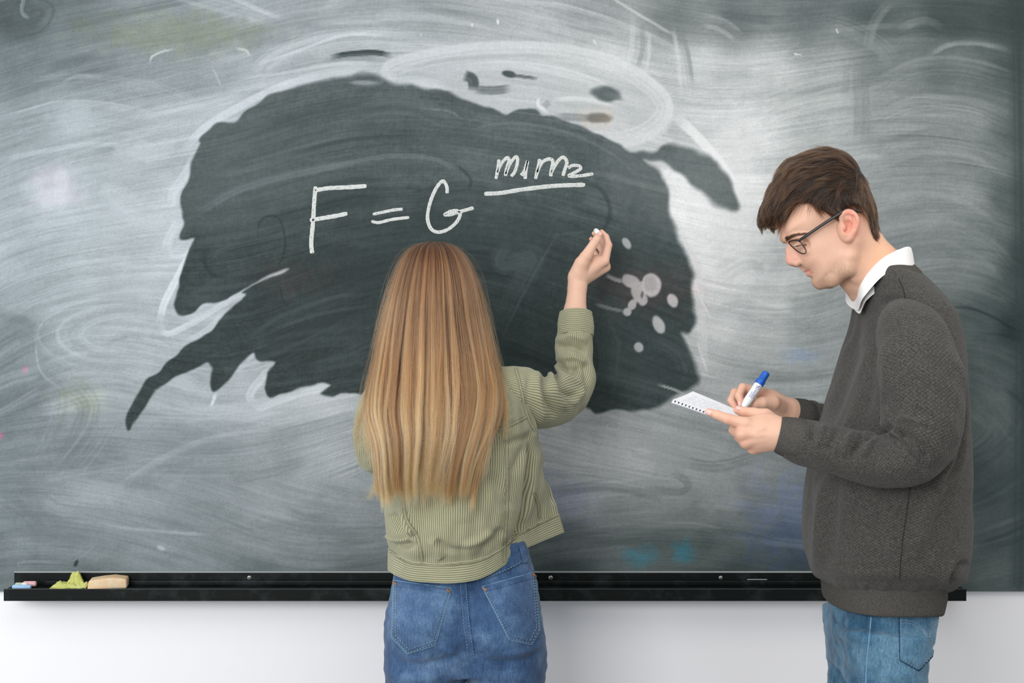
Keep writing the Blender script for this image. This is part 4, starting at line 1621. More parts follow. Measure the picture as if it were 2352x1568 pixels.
# neck
mf.chain([HL(1966, 565), HL(1990, 620) + np.array([0, .006, 0]), HL(2010, 658) + np.array([.007, .030, 0]), np.array(W(2066, 722, YM))], [.049, .0500, .0460, .024], .012)
mf.chain([HL(1990, 575), HL(2020, 610), HL(2046, 650)], [.034, .036, .036], .02)
mf.chain([HL(1949, 645), HL(1984, 682) + np.array([.010, .030, 0])], [.014, .011], .012)
both(mf.chain, [HL(1955, 560, .056), HL(1968, 636, .036)], [.010, .010], .012)
# shoulders, trunk and legs (all under the clothes)
def MW(px, py, y): return np.array(W(px, py, y))
mf.loft([.84, .95, 1.1, 1.25, 1.38, 1.46], [.70, .71, .72, .735, .755, .76], [YM] * 6, [.070, .070, .070, .072, .055, .035], [.10, .11, .11, .12, .13, .08], 2.2, .02)
for sgn in (-1, 1):
    mf.chain([(.775, YM, 1.44), (.775, YM + sgn * .135, 1.405)], [.04, .028], .03)
    mf.chain([(.70 + (.02 if sgn > 0 else 0), YM + sgn * .07, .86), (.695 + (.03 if sgn > 0 else 0), YM + sgn * .082, .50), (.71, YM + sgn * .082, .09)], [.040, .036, .032], .02)
    mf.chain([(.73, YM + sgn * .095, .055), (.56, YM + sgn * .105, .04)], [.04, .035], .02)
mf.chain([(.768, YM - .135, 1.405), MW(2110, 850, -.945), MW(2100, 1020, -.955), MW(1960, 1043, -.935), MW(1815, 1003, -.888)], [.028, .030, .024, .021, .0275], .012)
mf.chain([(.768, YM + .135, 1.405), MW(2085, 880, -.515), MW(2065, 980, -.505), MW(1930, 983, -.54), MW(1818, 948, -.605)], [.028, .030, .028, .026, .0270], .012)


# near (left) hand, palm up under the pad
def hand(field, wrist, wr, fingers, thumb, palm_r=.0115, k=.007):
    for f in fingers:
        pts, r = f
        field.chain([wrist, pts[0]], [wr, palm_r], .010)
    for i in range(len(fingers) - 1):
        a, b = fingers[i][0][0], fingers[i + 1][0][0]
        field.cone(np.asarray(a) * .6 + np.asarray(wrist) * .4, np.asarray(b) * .6 + np.asarray(wrist) * .4, palm_r * 1.05, palm_r * 1.05, .010)
        field.cone(np.asarray(a) * .9 + np.asarray(wrist) * .1, np.asarray(b) * .9 + np.asarray(wrist) * .1, palm_r * .85, palm_r * .85, .006)
    for pts, r in fingers:
        for i in range(len(pts) - 1):
            field.cone(pts[i], pts[i + 1], r[i], r[i + 1], .004 if i == 0 else .0022)
        for j in pts[1:-1]:
            pass
    pts, r = thumb
    for i in range(len(pts) - 1):
        field.cone(pts[i], pts[i + 1], r[i], r[i + 1], .008 if i == 0 else .0025)


wl = MW(1797, 998, -.884)
mf.chain([MW(1815, 1003, -.888), wl], [.0285, .0265], .012)
L_index = ([MW(1712, 973, -.884), MW(1672, 962, -.879), MW(1648, 953, -.873), MW(1628, 945.5, -.867)], [.0118, .0096, .0084, .0066])
L_mid = ([MW(1705, 997, -.888), MW(1686, 988, -.850), MW(1692, 975, -.822), MW(1706, 968, -.815)], [.0122, .0096, .0084, .007])
L_ring = ([MW(1714, 1015, -.884), MW(1698, 1003, -.848), MW(1704, 988, -.824), MW(1716, 980, -.818)], [.0115, .0092, .008, .0066])
L_pink = ([MW(1730, 1028, -.875), MW(1716, 1014, -.846), MW(1720, 1000, -.828), MW(1730, 992, -.822)], [.0105, .0082, .0072, .006])
L_thumb = ([MW(1782, 980, -.868), MW(1758, 957, -.850), MW(1731, 950, -.842), MW(1709, 946, -.840), MW(1694, 942, -.838)], [.019, .0150, .0112, .0095, .0074])
hand(mf, wl, .023, [L_index, L_mid, L_ring, L_pink], L_thumb)
mf.ell(MW(1752, 988, -.876), (.036, .017, .030), rotm('Y', -18), .012)
# tendons and knuckles on the back of the hand
for a, b in ((L_index, 0), (L_mid, 0), (L_ring, 0)):
    p = a[0][0] + np.array([0, -.0075, .001])
    mf.chain([p, p * .35 + (wl + np.array([0, -.0215, 0])) * .65], [.0052, .0038], .005)
    mf.ell(p, (.0085, .0055, .0085), None, .005)

for vein in ([(1722, 985), (1738, 990), (1752, 984), (1770, 978)], [(1738, 1003), (1752, 1000), (1768, 1004), (1784, 1002)], [(1752, 984), (1756, 994), (1768, 1004)]):
    mf.chain([MW(a, b, -.9005 + .004 * abs(a - 1745) / 30) for a, b in vein], [.0026, .0028, .0028, .0024][:len(vein)], .004)

# far (right) hand round the marker
wr_ = MW(1806, 944, -.612)
mf.chain([MW(1818, 948, -.605), wr_], [.0275, .0250], .012)
R_index = ([MW(1748, 902, -.628), MW(1706, 890, -.640), MW(1697, 908, -.652), MW(1704, 929, -.660)], [.0112, .0090, .0084, .0068])
R_mid = ([MW(1742, 912, -.612), MW(1688, 902, -.620), MW(1680, 920, -.634), MW(1691, 938, -.648)], [.0115, .0092, .0084, .0068])
R_ring = ([MW(1745, 925, -.596), MW(1698, 915, -.596), MW(1690, 932, -.606), MW(1703, 945, -.622)], [.011, .0088, .008, .0066])
R_pink = ([MW(1752, 938, -.584), MW(1715, 930, -.578), MW(1706, 944, -.586), MW(1716, 954, -.600)], [.0098, .008, .0072, .006])
R_thumb = ([MW(1795, 938, -.630), MW(1776, 925, -.655), MW(1752, 925, -.666), MW(1735, 927, -.668), MW(1719, 928, -.667)], [.018, .0145, .0118, .0102, .0082])
hand(mf, wr_, .022, [R_index, R_mid, R_ring, R_pink], R_thumb)
mf.ell(MW(1772, 926, -.615), (.034, .020, .026), rotm('Y', 25), .012)

Vm, Qm = mf.mesh(1)
Vm, Qm = biggest_island(Vm, Qm)
m_skin = skin_material('skin_light')
man = mesh_np('person', Vm, Qm, m_skin, None, origin=(.71, YM, 0))
tag(man, 'young man in a grey quilted sweater and glasses looking down and writing', 'person')
px, py = to_px(Vm)
near = np.ones(len(Vm))
tone = np.tile(np.array([218., 176., 153.]), (len(Vm), 1))


def dab(cx, cy, rx, ry, col, a, rot=0, cond=None):
    global tone
    c_, s_ = math.cos(math.radians(rot)), math.sin(math.radians(rot))
    dx, dy = px - cx, py - cy
    r2 = ((dx * c_ + dy * s_) / rx) ** 2 + ((-dx * s_ + dy * c_) / ry) ** 2
    w = np.exp(-r2 * 1.2) * a
    if cond is not None: w = w * cond
    tone = tone + (np.array(col, float) - tone) * w[:, None]


headm = (py < 700) & (Vm[:, 2] > 1.46)
dab(1955, 515, 26, 40, (228, 148, 130), .7, 0, headm)
dab(1950, 485, 14, 10, (226, 132, 116), .6, 0, headm)
dab(1815, 592, 16, 20, (222, 160, 146), .7, 0, headm)
dab(1850, 590, 30, 20, (228, 172, 150), .4, 0, headm)
# stubble along the jaw and above the lip
ns_ = np.random.RandomState(4).uniform(.45, 1.3, len(Vm))
dab(1930, 628, 42, 26, (150, 122, 98), .55, -32, headm * ns_)
dab(1895, 648, 34, 18, (160, 128, 106), .5, -10, headm * ns_)
dab(1842, 613, 9, 6, (168, 132, 112), .5, 20, headm * ns_)
dab(1918, 505, 22, 24, (150, 118, 96), .4, 0, headm)
dab(2025, 590, 40, 60, (222, 168, 130), .5, 30, headm)
# lips
dab(1854, 620, 8, 3.4, (200, 124, 114), .75, -18, headm)
dab(1860, 627, 7.5, 4.0, (206, 122, 114), .8, -22, headm)
# hands: knuckles and fingertips
for q in (L_index, L_mid, L_ring, L_pink, R_index, R_mid, L_thumb, R_thumb):
    for p_, a_ in ((q[0][0], .45), (q[0][1], .4), (q[0][-1], .5)):
        dd = np.linalg.norm(Vm - np.asarray(p_), axis=1)
        w_ = np.exp(-(dd / .013) ** 2) * a_
        tone = tone + (np.array([220., 150., 130.]) - tone) * w_[:, None]
set_tone(man, Vm, tone)


def nail(tip, prev, outward, r, parent, mat, ln=.0105):
    """a fingernail: a small curved plate on the outward side of a fingertip"""
    tip, prev, outward = [np.asarray(a, float) for a in (tip, prev, outward)]
    ax = (tip - prev) / np.linalg.norm(tip - prev)
    o = outward - ax * (outward @ ax)
    o /= np.linalg.norm(o)
    s = np.cross(ax, o)
    V = []
    for i in range(7):
        t = i / 6
        ww = .95 * (1 - .35 * max(0, (t - .6) / .4) ** 2)
        for j in range(7):
            a = math.radians(-52 + 104 * j / 6) * ww
            rr = r + .0006
            V.append(tip + ax * (t * ln - ln * .62) * 1.0 + (o * math.cos(a) + s * math.sin(a)) * rr * (1 - .22 * max(0, t - .55)))
    ob = mesh_np('fingernail', np.array(V), grid_faces(7, 7), mat, parent)
    sm = ob.modifiers.new('thickness', 'SOLIDIFY'); sm.thickness = .0007; sm.offset = 0
    return ob


m_nail = mat_new('fingernail_pink', rgb(232, 188, 176), .3, .5)
nail(R_thumb[0][-1], R_thumb[0][-2], (-.1, -1, .35), .0080, man, m_nail)
nail(R_index[0][-1], R_index[0][-2], (-1, -.2, .2), .0068, man, m_nail)
nail(L_thumb[0][-1], L_thumb[0][-2], (-.1, -.5, 1), .0074, man, m_nail)
nail(L_index[0][-1], L_index[0][-2], (-.3, -1, -.2), .0064, man, m_nail)

# eyebrow, lashes and lid line
m_brow = mat_new('brow_hair', rgb(52, 38, 30), .7, .2)
m_lash = mat_new('lash_dark', rgb(44, 32, 28), .6, .2)
sf = Surf([man])


def brow_strands(pts, wpx, n, ln, seed, tilt):
    rs = np.random.RandomState(seed)
    P = catmull(np.array(pts, float), 60)
    T = np.gradient(P, axis=0)
    T /= np.linalg.norm(T, axis=1)[:, None]
    out = []
    for _ in range(n):
        i = rs.randint(0, 60)
        f = i / 59
        taper = 1 - .55 * f
        N_ = np.array([-T[i, 1], T[i, 0]])
        q = P[i] + N_ * rs.uniform(-.5, .5) * wpx * taper
        d = T[i] * 1.0 + N_ * -tilt * (1 - f) + rs.normal(0, .12, 2)
        d /= np.linalg.norm(d)
        st = []
        for k in range(5):
            h = sf.hit(*(q + d * ln * k / 4), .0004 + .0012 * math.sin(k / 4 * 2.2))
            if h is None: break
            st.append(h[0])
        if len(st) == 5: out.append(st)
    return np.array(out)


m_browhair = hair_material('brow_strand', rgb(46, 32, 24), rgb(56, 40, 30), rgb(60, 44, 32), .4, .3)
bs_ = brow_strands([(1804, 551), (1812, 547), (1828, 540), (1850, 537)], 8, 420, 8, 5, .5)
hair_obj('eyebrow', bs_, .00022, m_browhair, man)
ls_ = []
rs_ = np.random.RandomState(8)
for _ in range(70):
    f = rs_.rand()
    h = sf.hit(1829 + 22 * f, 566 - 3.0 * math.sin(f * 3.1) - 2 * f, .0003)
    if h is None: continue
    p0 = h[0]
    dirv = np.array([-.8 + .5 * f, -.25, -.35 + .15 * f])
    dirv /= np.linalg.norm(dirv)
    ls_.append([p0 + dirv * .0075 * t + np.array([0, 0, .0018 * t * t]) for t in np.linspace(0, 1, 4)])
hair_obj('eyelash', np.array(ls_), .00022, m_browhair, man)
seam('eyelid_line', sf, [(1830, 566), (1838, 563), (1846, 562.5), (1853, 562)], 2.0, m_lash, man, .0002, thick=.0004)
# ------------------------------------------------------------ the man's hair
hair_out = [(1749, 524), (1745, 505), (1751, 478), (1764, 450), (1778, 420), (1795, 392), (1816, 368), (1850, 356), (1880, 347), (1908, 345), (1940, 356), (1968, 382), (1986, 418), (2000, 455),
            (2009, 490), (2016, 525), (2022, 556), (2000, 600), (1960, 620), (1900, 640), (1860, 600), (1830, 560), (1800, 540), (1775, 522), (1760, 518)]
WH = [(1760, 500, .042), (1790, 440, .066), (1800, 500, .056), (1850, 510, .073), (1850, 430, .078), (1905, 440, .084), (1960, 450, .083), (2005, 490, .072), (1880, 575, .071), (1950, 545, .0735), (2015, 545, .058), (1780, 520, .048)]
RH = [(1760, 490, .022), (1790, 430, .045), (1850, 400, .070), (1905, 440, .082), (1960, 450, .080), (2005, 500, .060), (2010, 550, .05), (1850, 560, .05)]
hair_mask = [(1740, 545), (1735, 500), (1745, 450), (1790, 370), (1840, 330), (1910, 325), (1980, 360), (2020, 430), (2035, 500), (2036, 550), (2018, 566), (2003, 556), (1994, 535), (1988, 510),
             (1975, 492), (1955, 479), (1936, 484), (1928, 498), (1926, 516), (1914, 512), (1897, 500), (1876, 488), (1855, 477), (1832, 470), (1818, 474), (1810, 490), (1800, 510), (1786, 520), (1768, 526)]
hs_ = .0022
hfld = Field(np.arange(.40, .72, hs_), np.arange(-.85, -.61, hs_), np.arange(1.55, 1.83, hs_))
inflate(hfld, hair_out, WH, RH, 0.0, hair_mask)
Vh, Qh = hfld.mesh(2)
Vh, Qh = biggest_island(Vh, Qh)
# grooves between locks
FLOW = [((1905, 352), (-1, .10)), ((1850, 362), (-1, .35)), ((1805, 390), (-.8, .7)), ((1772, 440), (-.55, 1)), ((1755, 490), (-.35, 1)), ((1800, 470), (-.8, .75)), ((1770, 505), (-.5, .8)),
        ((1900, 420), (-1, .18)), ((1850, 420), (-1, .28)), ((1960, 380), (-.9, -.15)), ((1950, 430), (-.9, .25)), ((1985, 420), (-.2, .9)), ((1990, 470), (.15, 1)), ((2008, 530), (.3, 1)),
        ((1900, 465), (-.7, .45)), ((1850, 455), (-.9, .35)), ((1955, 470), (.25, .9)), ((1930, 470), (-.1, .9)), ((1890, 488), (.45, .8)), ((1915, 505), (.5, .9)), ((1865, 475), (.2, .7)), ((1830, 460), (-.75, .5)), ((1946, 474), (1, .35)), ((1928, 486), (.8, .7)), ((1760, 518), (-.25, 1)), ((1748, 520), (-.1, 1))]


def flow_at(P):
    """combing direction (unit, in the head's sagittal frame) at points P"""
    a, b = to_px(P)
    num = np.zeros((len(P), 2))
    for (cx, cy), v in FLOW:
        w = 1 / (((a - cx) ** 2 + (b - cy) ** 2) + 60) ** 1.6
        v = np.array(v) / np.hypot(*v)
        num += w[:, None] * v
    num /= np.linalg.norm(num, axis=1)[:, None] + 1e-9
    return num[:, :1] * E1[None] + num[:, 1:] * np.array([[0, 0, -1.0]])


m_hairbase = mat_new('hair_base_brown', rgb(30, 20, 14), .6, .3)
hair = mesh_np('hair', Vh, Qh, m_hairbase, man)
bvh_h = BVHTree.FromPolygons([tuple(v) for v in Vh], [tuple(q) for q in Qh])
rs = np.random.RandomState(12)


def vert_normals(V, Q):
    n = np.cross(V[Q[:, 2]] - V[Q[:, 0]], V[Q[:, 3]] - V[Q[:, 1]])
    N = np.zeros_like(V)
    for i in range(4):
        for d in range(3): N[:, d] += np.bincount(Q[:, i], n[:, d], len(V))
    return N / (np.linalg.norm(N, axis=1)[:, None] + 1e-12)


Nh = vert_normals(Vh, Qh)


def comb(n, length, seed, clump=.6, lift=.004, m=9, jit=.22, lo=.6, sel=None):
    rs = np.random.RandomState(seed)
    # only the outer side of the shell grows strands
    cen = np.array(HL(1910, 460))
    out = ((Vh - cen) * Nh).sum(1) > .01
    ids = np.nonzero(out if sel is None else out & sel)[0]
    pick = ids[rs.randint(0, len(ids), n)]
    P = Vh[pick] + rs.normal(0, .0012, (n, 3))
    nc = max(6, n // 26)
    cpick = ids[rs.randint(0, len(ids), nc)]
    C = Vh[cpick]
    # nearest clump centre
    idx = np.zeros(n, int)
    for i in range(0, n, 2000):
        d = ((P[i:i + 2000, None, :] - C[None]) ** 2).sum(2)
        idx[i:i + 2000] = d.argmin(1)
    ln = length * rs.uniform(lo, 1.15, n)
    cl = rs.uniform(.55, 1.0, n)

    def front(Pq):
        a_, b_ = to_px(Pq)
        return np.where((a_ < 1800) & (b_ > 400), np.clip(1 - (b_ - 400) / 170, .36, 1), 1.0)
    ln = ln * front(P)

    def grow(P, ln, jitv, liftv):
        pts = [P.copy()]
        cur = P.copy()
        for k in range(m - 1):
            f = flow_at(cur)
            f = f + jitv
            nn = np.zeros_like(cur)
            dd = np.zeros(len(cur))
            for i in range(len(cur)):
                loc, nor, _, dist = bvh_h.find_nearest(Vector(cur[i]))
                nn[i] = nor
                dd[i] = dist
            f = f - nn * ((f * nn).sum(1) * .94 * np.exp(-(dd / .011) ** 2))[:, None]
            f /= np.linalg.norm(f, axis=1)[:, None]
            cur = cur + f * (ln / (m - 1))[:, None] + nn * (liftv * (1 if k < 3 else -.2))[:, None] / m
            pts.append(cur.copy())
        return np.stack(pts, 1)
    jc = rs.normal(0, jit, (nc, 3))
    lc = np.full(nc, lift) * rs.uniform(.3, 2.0, nc)
    G = grow(C, np.full(nc, length) * rs.uniform(.8, 1.1, nc) * front(C), jc, lc)
    S_ = grow(P, ln, jc[idx] + rs.normal(0, .06, (n, 3)), lc[idx])
    t = np.linspace(0, 1, m)[None, :, None]
    tgt = G[idx] + (P - C[idx])[:, None, :] * .25
    w = clump * cl[:, None, None] * np.clip(t * 1.3, 0, 1) ** 1.3
    return S_ * (1 - w) + tgt * w


hx_, hy_ = to_px(Vh)
m_manhair = hair_material('brown_hair_strand', rgb(24, 14, 8), rgb(40, 24, 13), rgb(66, 40, 21), .24, .7)
side = (hy_ > 462) & (hx_ > 1850)
hair_obj('hair_strand', comb(11000, .046, 3, .72, .007, 8, .18, sel=~side), .00021, m_manhair, hair)
hair_obj('hair_strand', comb(8000, .015, 5, .35, .0008, 6, .15, .5, sel=side), .00019, m_manhair, hair)
fr = (hx_ < 1800) & (hy_ > 430)
hair_obj('fringe_strand', comb(1500, .014, 6, .8, .004, 8, .30, .5, sel=fr), .00021, m_manhair, hair)

# ------------------------------------------------------------ glasses
m_frame = mat_new('black_frame', rgb(24, 22, 24), .35, .5)
m_lens = mat_new('lens_glass', rgb(235, 240, 240), .02, .5)
_b = m_lens.node_tree.nodes['Principled BSDF']
_b.inputs['Transmission Weight'].default_value = 1.0
_b.inputs['IOR'].default_value = 1.05
GX0 = HL(1823, 553, .030)
glasses = empty('eyeglasses', 'thin black rectangular glasses worn by the man in grey', 'glasses', tuple(HL(1815, 556, 0)))


def gtube(name, pts, r, mat, parent, n=40, flat=1.0, closed=False):
    P = np.asarray(pts, float)
    P = catmull_closed(P, n) if closed else catmull(P, n)
    if closed: P = np.vstack([P, P[:1]])
    T = np.gradient(P, axis=0)
    T /= np.linalg.norm(T, axis=1)[:, None] + 1e-12
    up = np.array([0, 0, 1.0])
    V = []
    for i in range(len(P)):
        a = np.cross(T[i], up)
        if np.linalg.norm(a) < .1: a = np.cross(T[i], NR)
        a /= np.linalg.norm(a)
        b = np.cross(a, T[i])
        for k in range(8):
            th = k * math.pi / 4
            V.append(P[i] + a * math.cos(th) * r + b * math.sin(th) * r * flat)
    return mesh_np(name, np.array(V), grid_faces(len(P), 8, closed=True), mat, parent)


def lens_pts(side):
    # corners of the near lens as photographed: outer top, outer bottom, inner bottom, inner top
    q = [(1833, 553, .054), (1842, 560, .058), (1851, 575, .058), (1850, 581, .056), (1843, 582.5, .050), (1832, 577, .034), (1820, 567, .020), (1812, 558, .013), (1815, 554, .017), (1824, 552, .036)]
    P = [HL(a, b, w) for a, b, w in q]
    return P if side > 0 else [HM(p) for p in P]


for side_ in (1, -1):
    P = lens_pts(side_)
    gtube('rim', P, .0008, m_frame, glasses, 72, 1.3, True)
    C_ = catmull_closed(np.array(P), 40)
    c = C_.mean(0)
    mesh_np('lens', np.vstack([C_, c[None]]), None, m_lens, glasses, tris=[(i, (i + 1) % 40, 40) for i in range(40)])
    T_ = [HL(1836, 554, .056), HL(1840, 549, .0605), HL(1852, 541, .0665), HL(1890, 515, .0735), HL(1925, 493, .0790), HL(1944, 482, .0800), HL(1962, 483, .0790), HL(1979, 487, .0775)]
    if side_ < 0: T_ = [HM(p) for p in T_]
    gtube('temple_arm', T_, .0011, m_frame, glasses, 60, 2.5)
gtube('bridge', [HL(1813, 556, .011), HL(1806, 551, 0), HM(HL(1813, 556, .011))], .0011, m_frame, glasses, 16)

# ------------------------------------------------------------ white shirt collar
m_shirt = mat_new('white_cotton', rgb(236, 236, 236), .8, .2)


def mirrored(rowpts):
    """near-side world points front..back -> closed ring round the body"""
    P = [np.asarray(p, float) for p in rowpts]
    far = []
    for p in P[1:-1][::-1]:
        q = p.copy()
        q[1] = 2 * YM - q[1]
        far.append(q)
    return P + far


def crow(F, A, N, B2, B):
    return mirrored([W(*F, YM), W(*A[:2], YM - A[2]), W(*N[:2], YM - N[2]), W(*B2[:2], YM - B2[2]), W(*B, YM)])


collar_rows = [crow((1974, 720), (1990, 690, .045), (2035, 655, .058), (2080, 630, .045), (2088, 625)),
               crow((1972, 690), (1986, 655, .045), (2028, 612, .058), (2074, 590, .045), (2080, 592)),
               crow((1967, 684), (1981, 645, .046), (2024, 596, .060), (2074, 572, .046), (2086, 574)),
               crow((1964, 690), (1979, 652, .052), (2026, 600, .070), (2080, 572, .052), (2092, 576)),
               crow((1969, 712), (1984, 682, .058), (2036, 628, .082), (2092, 618, .062), (2099, 628))]
Vc = net(collar_rows, 24, 120, True)
collar = mesh_np('shirt_collar', Vc.reshape(-1, 3), grid_faces(24, 120, True), m_shirt, man)
collar['label'] = 'white shirt collar'

# ------------------------------------------------------------ grey quilted sweater
def quilt_material():
    m = mat_new('quilted_grey_knit', rgb(80, 77, 76), .95, .1)
    n = NT(m)
    sep = n.n('ShaderNodeSeparateXYZ')
    n.l(n.uv(), sep.inputs[0])
    pz = .0070
    ang = math.radians(38)
    jig = n.noise(n.obj(), 60, 2)
    a = n.math('ADD', n.math('MULTIPLY', sep.outputs[0], math.pi / pz), n.math('MULTIPLY', sep.outputs[1], math.pi / (pz * .78)))
    b = n.math('SUBTRACT', n.math('MULTIPLY', sep.outputs[0], math.pi / pz), n.math('MULTIPLY', sep.outputs[1], math.pi / (pz * .78)))
    a = n.math('ADD', a, n.math('MULTIPLY', jig, 1.2))
    sa = n.math('POWER', n.math('ABSOLUTE', n.math('SINE', a)), .5)
    sb = n.math('POWER', n.math('ABSOLUTE', n.math('SINE', b)), .5)
    h = n.math('MULTIPLY', sa, sb)
    fz = n.noise(n.obj(), 900, 3, .7)
    md = n.noise(n.obj(), 240, 3, .7)
    col = n.ramp(n.math('ADD', n.math('MULTIPLY', fz, .6), n.math('MULTIPLY', md, .4)), [(.36, rgb(48, 48, 48)), (.5, rgb(72, 71, 69)), (.66, rgb(104, 101, 97))])
    gro = n.ramp(h, [(.25, (.70, .70, .70, 1)), (.7, (1, 1, 1, 1))])
    n.l(n.mix(1.0, col, gro, 'MULTIPLY'), n.b.inputs['Base Color'])
    n1 = n.bump(h, .50, .0013)
    n.l(n.bump(fz, .30, .0010, n1), n.b.inputs['Normal'])
    n.b.inputs['Sheen Weight'].default_value = .12
    return m


def rib_material():
    m = mat_new('grey_rib_knit', rgb(84, 80, 78), .95, .1)
    n = NT(m)
    sep = n.n('ShaderNodeSeparateXYZ')
    n.l(n.uv(), sep.inputs[0])
    rb = n.math('SINE', n.math('MULTIPLY', sep.outputs[0], 2 * math.pi / .0026))
    fz = n.noise(n.obj(), 800, 3, .7)
    n.l(n.ramp(fz, [(.36, rgb(56, 55, 54)), (.5, rgb(76, 74, 71)), (.66, rgb(98, 94, 90))]), n.b.inputs['Base Color'])
    n1 = n.bump(rb, .15, .0008)
    n.l(n.bump(fz, .3, .001, n1), n.b.inputs['Normal'])
    return m


m_quilt = quilt_material()
m_rib = rib_material()


def torso_row(L, R, b, pF, pN, pB, n=2.35, pw=1.3, m=16):
    """closed ring that spans L..R as photographed, b the half depth; heights at front, near side and back"""
    xf, xb = W(L, 0, YM)[0], W(R, 0, YM)[0]
    zf, zb = W(0, pF, YM)[2], W(0, pB, YM)[2]
    zn = W(0, pN, YM - b)[2]
    th = np.linspace(0, 2 * math.pi, m, endpoint=False)     # 0 = front, pi/2 = near side, pi = back
    c, s = np.cos(th), np.sin(th)
    ce, se = np.sign(c) * np.abs(c) ** (2 / n), np.sign(s) * np.abs(s) ** (2 / n)
    fine = np.linspace(0, 2 * math.pi, 180, endpoint=False)
    cf, sf_ = np.cos(fine), np.sin(fine)
    cf, sf_ = np.sign(cf) * np.abs(cf) ** (2 / n), np.sign(sf_) * np.abs(sf_) ** (2 / n)
    for _ in range(12):
        xc, a = (xf + xb) / 2, (xb - xf) / 2
        X, Y = xc - a * cf, YM - b * sf_
        p = 1176 + X * F_PX / (Y - CAM_Y)
        xf += (L - p.min()) / 1198
        xb += (R - p.max()) / 1198
    xc, a = (xf + xb) / 2, (xb - xf) / 2
    # height: front, sides, back
    w_n = np.abs(s) ** pw
    zfb = zf + (zb - zf) * (1 - c) / 2
    z = zfb * (1 - w_n) + zn * w_n
    return np.stack([xc - a * ce, YM - b * se, z], 1)


TR = [(1889, 2166, .150, 1384, 1418, 1404), (1886, 2178, .156, 1338, 1356, 1352)]
TB = [(1890, 2172, .153, 1342, 1358, 1354), (1866, 2206, .180, 1322, 1340, 1340), (1850, 2224, .194, 1296, 1316, 1318), (1840, 2233, .200, 1240, 1255, 1260), (1844, 2233, .200, 1150, 1155, 1160), (1862, 2230, .203, 1060, 1060, 1060),
      (1888, 2227, .206, 965, 960, 960), (1912, 2222, .208, 885, 865, 870), (1934, 2213, .208, 815, 775, 790), (1948, 2200, .196, 765, 722, 735), (1957, 2178, .172, 730, 682, 690),
      (1963, 2142, .136, 710, 646, 642, 2.3, 1.1), (1968, 2106, .098, 697, 617, 608, 2.15, .9), (1972, 2096, .079, 694, 612, 604, 2.0, .72)]
sweater_rows = [torso_row(*r) for r in TB]
Vt = net(sweater_rows, 230, 300, True)
Vt = np.concatenate([Vt, Vt[:, :1]], 1)
Nt = grid_normals(Vt)
Nt[:, 0] = Nt[:, -1] = (Nt[:, 0] + Nt[:, -1]) / 2
cen = Vt.mean(axis=1, keepdims=True)
if ((Vt - cen) * Nt).sum() < 0: Nt = -Nt
nz = np.clip((Vt[..., 2] - .99) / .05, 0, 1) * np.clip((1.53 - Vt[..., 2]) / .05, 0, 1)
dsp = .0045 * wavenoise(Vt * np.array([1, 1, .45]), 5.5, 31) * nz + .0016 * wavenoise(Vt * np.array([1, 1, .5]), 16, 32) * nz
for path, wd_, dp in [([(1972, 705), (1958, 820), (1925, 930), (1895, 1000)], 15, -.008), ([(1990, 720), (1985, 840), (1955, 950), (1930, 1010)], 18, .007),
                      ([(2010, 740), (2002, 850), (1985, 960)], 13, -.008), ([(1950, 780), (1930, 860), (1900, 950)], 11, .005),
                      ([(2020, 700), (2040, 690), (2075, 690), (2110, 705)], 9, -.006), ([(2080, 640), (2088, 690)], 3, .002),
                      ([(1892, 1080), (1886, 1170), (1880, 1260), (1876, 1330)], 15, .009), ([(1918, 1100), (1912, 1200), (1905, 1300)], 16, -.006), ([(1862, 1100), (1858, 1200)], 10, -.005),
                      ([(2210, 990), (2170, 1090), (2130, 1190), (2105, 1290)], 20, .010), ([(2196, 860), (2204, 960), (2190, 1060), (2160, 1120)], 9, -.010), ([(2180, 1110), (2150, 1200), (2130, 1290)], 14, -.007),
                      ([(2220, 1120), (2200, 1230), (2190, 1310)], 18, -.006), ([(2225, 1290), (2195, 1310), (2180, 1345)], 8, -.008), ([(2205, 1250), (2190, 1300), (2165, 1340)], 9, .006),
                      ([(1960, 1100), (2000, 1150), (2060, 1120)], 16, -.005), ([(2066, 1120), (2058, 1220), (2050, 1320)], 26, .004),
                      ([(1900, 1322), (1990, 1338), (2080, 1340), (2160, 1338)], 6, -.004), ([(1890, 1300), (1980, 1318), (2080, 1320)], 9, .003)]:
    dsp = dsp + crease_px(Vt, path, wd_, dp, YM - .1)
for k in range(46):        # small gathers above the hem band
    th_ = rs.uniform(0, 1)
    j = int(th_ * 300)
    wv = np.exp(-((np.arange(301)[None, :] - j) / 3.2) ** 2) * np.exp(-((np.arange(230)[:, None] - 8) / rs.uniform(6, 16)) ** 2)
    dsp = dsp + wv * rs.uniform(-.004, .004)
dsp[:, -1] = dsp[:, 0]
Vt = Vt + Nt * dsp[..., None]
sweater = mesh_np('sweater', Vt.reshape(-1, 3), grid_faces(230, 301), m_quilt, man, uv=net_uv(Vt))
sweater['label'] = 'grey quilted sweater body'
# hem band
band_rows = [torso_row(1890, 2165, .149, 1383, 1417, 1403), torso_row(1887, 2170, .152, 1378, 1410, 1396), torso_row(1885, 2177, .156, 1350, 1372, 1366), torso_row(1887, 2176, .156, 1336, 1352, 1348), torso_row(1892, 2170, .152, 1330, 1345, 1342)]
Vb = net(band_rows, 40, 240, True)
Vb = np.concatenate([Vb, Vb[:, :1]], 1)
mesh_np('hem_band', Vb.reshape(-1, 3), grid_faces(40, 241), m_rib, sweater, uv=net_uv(Vb))
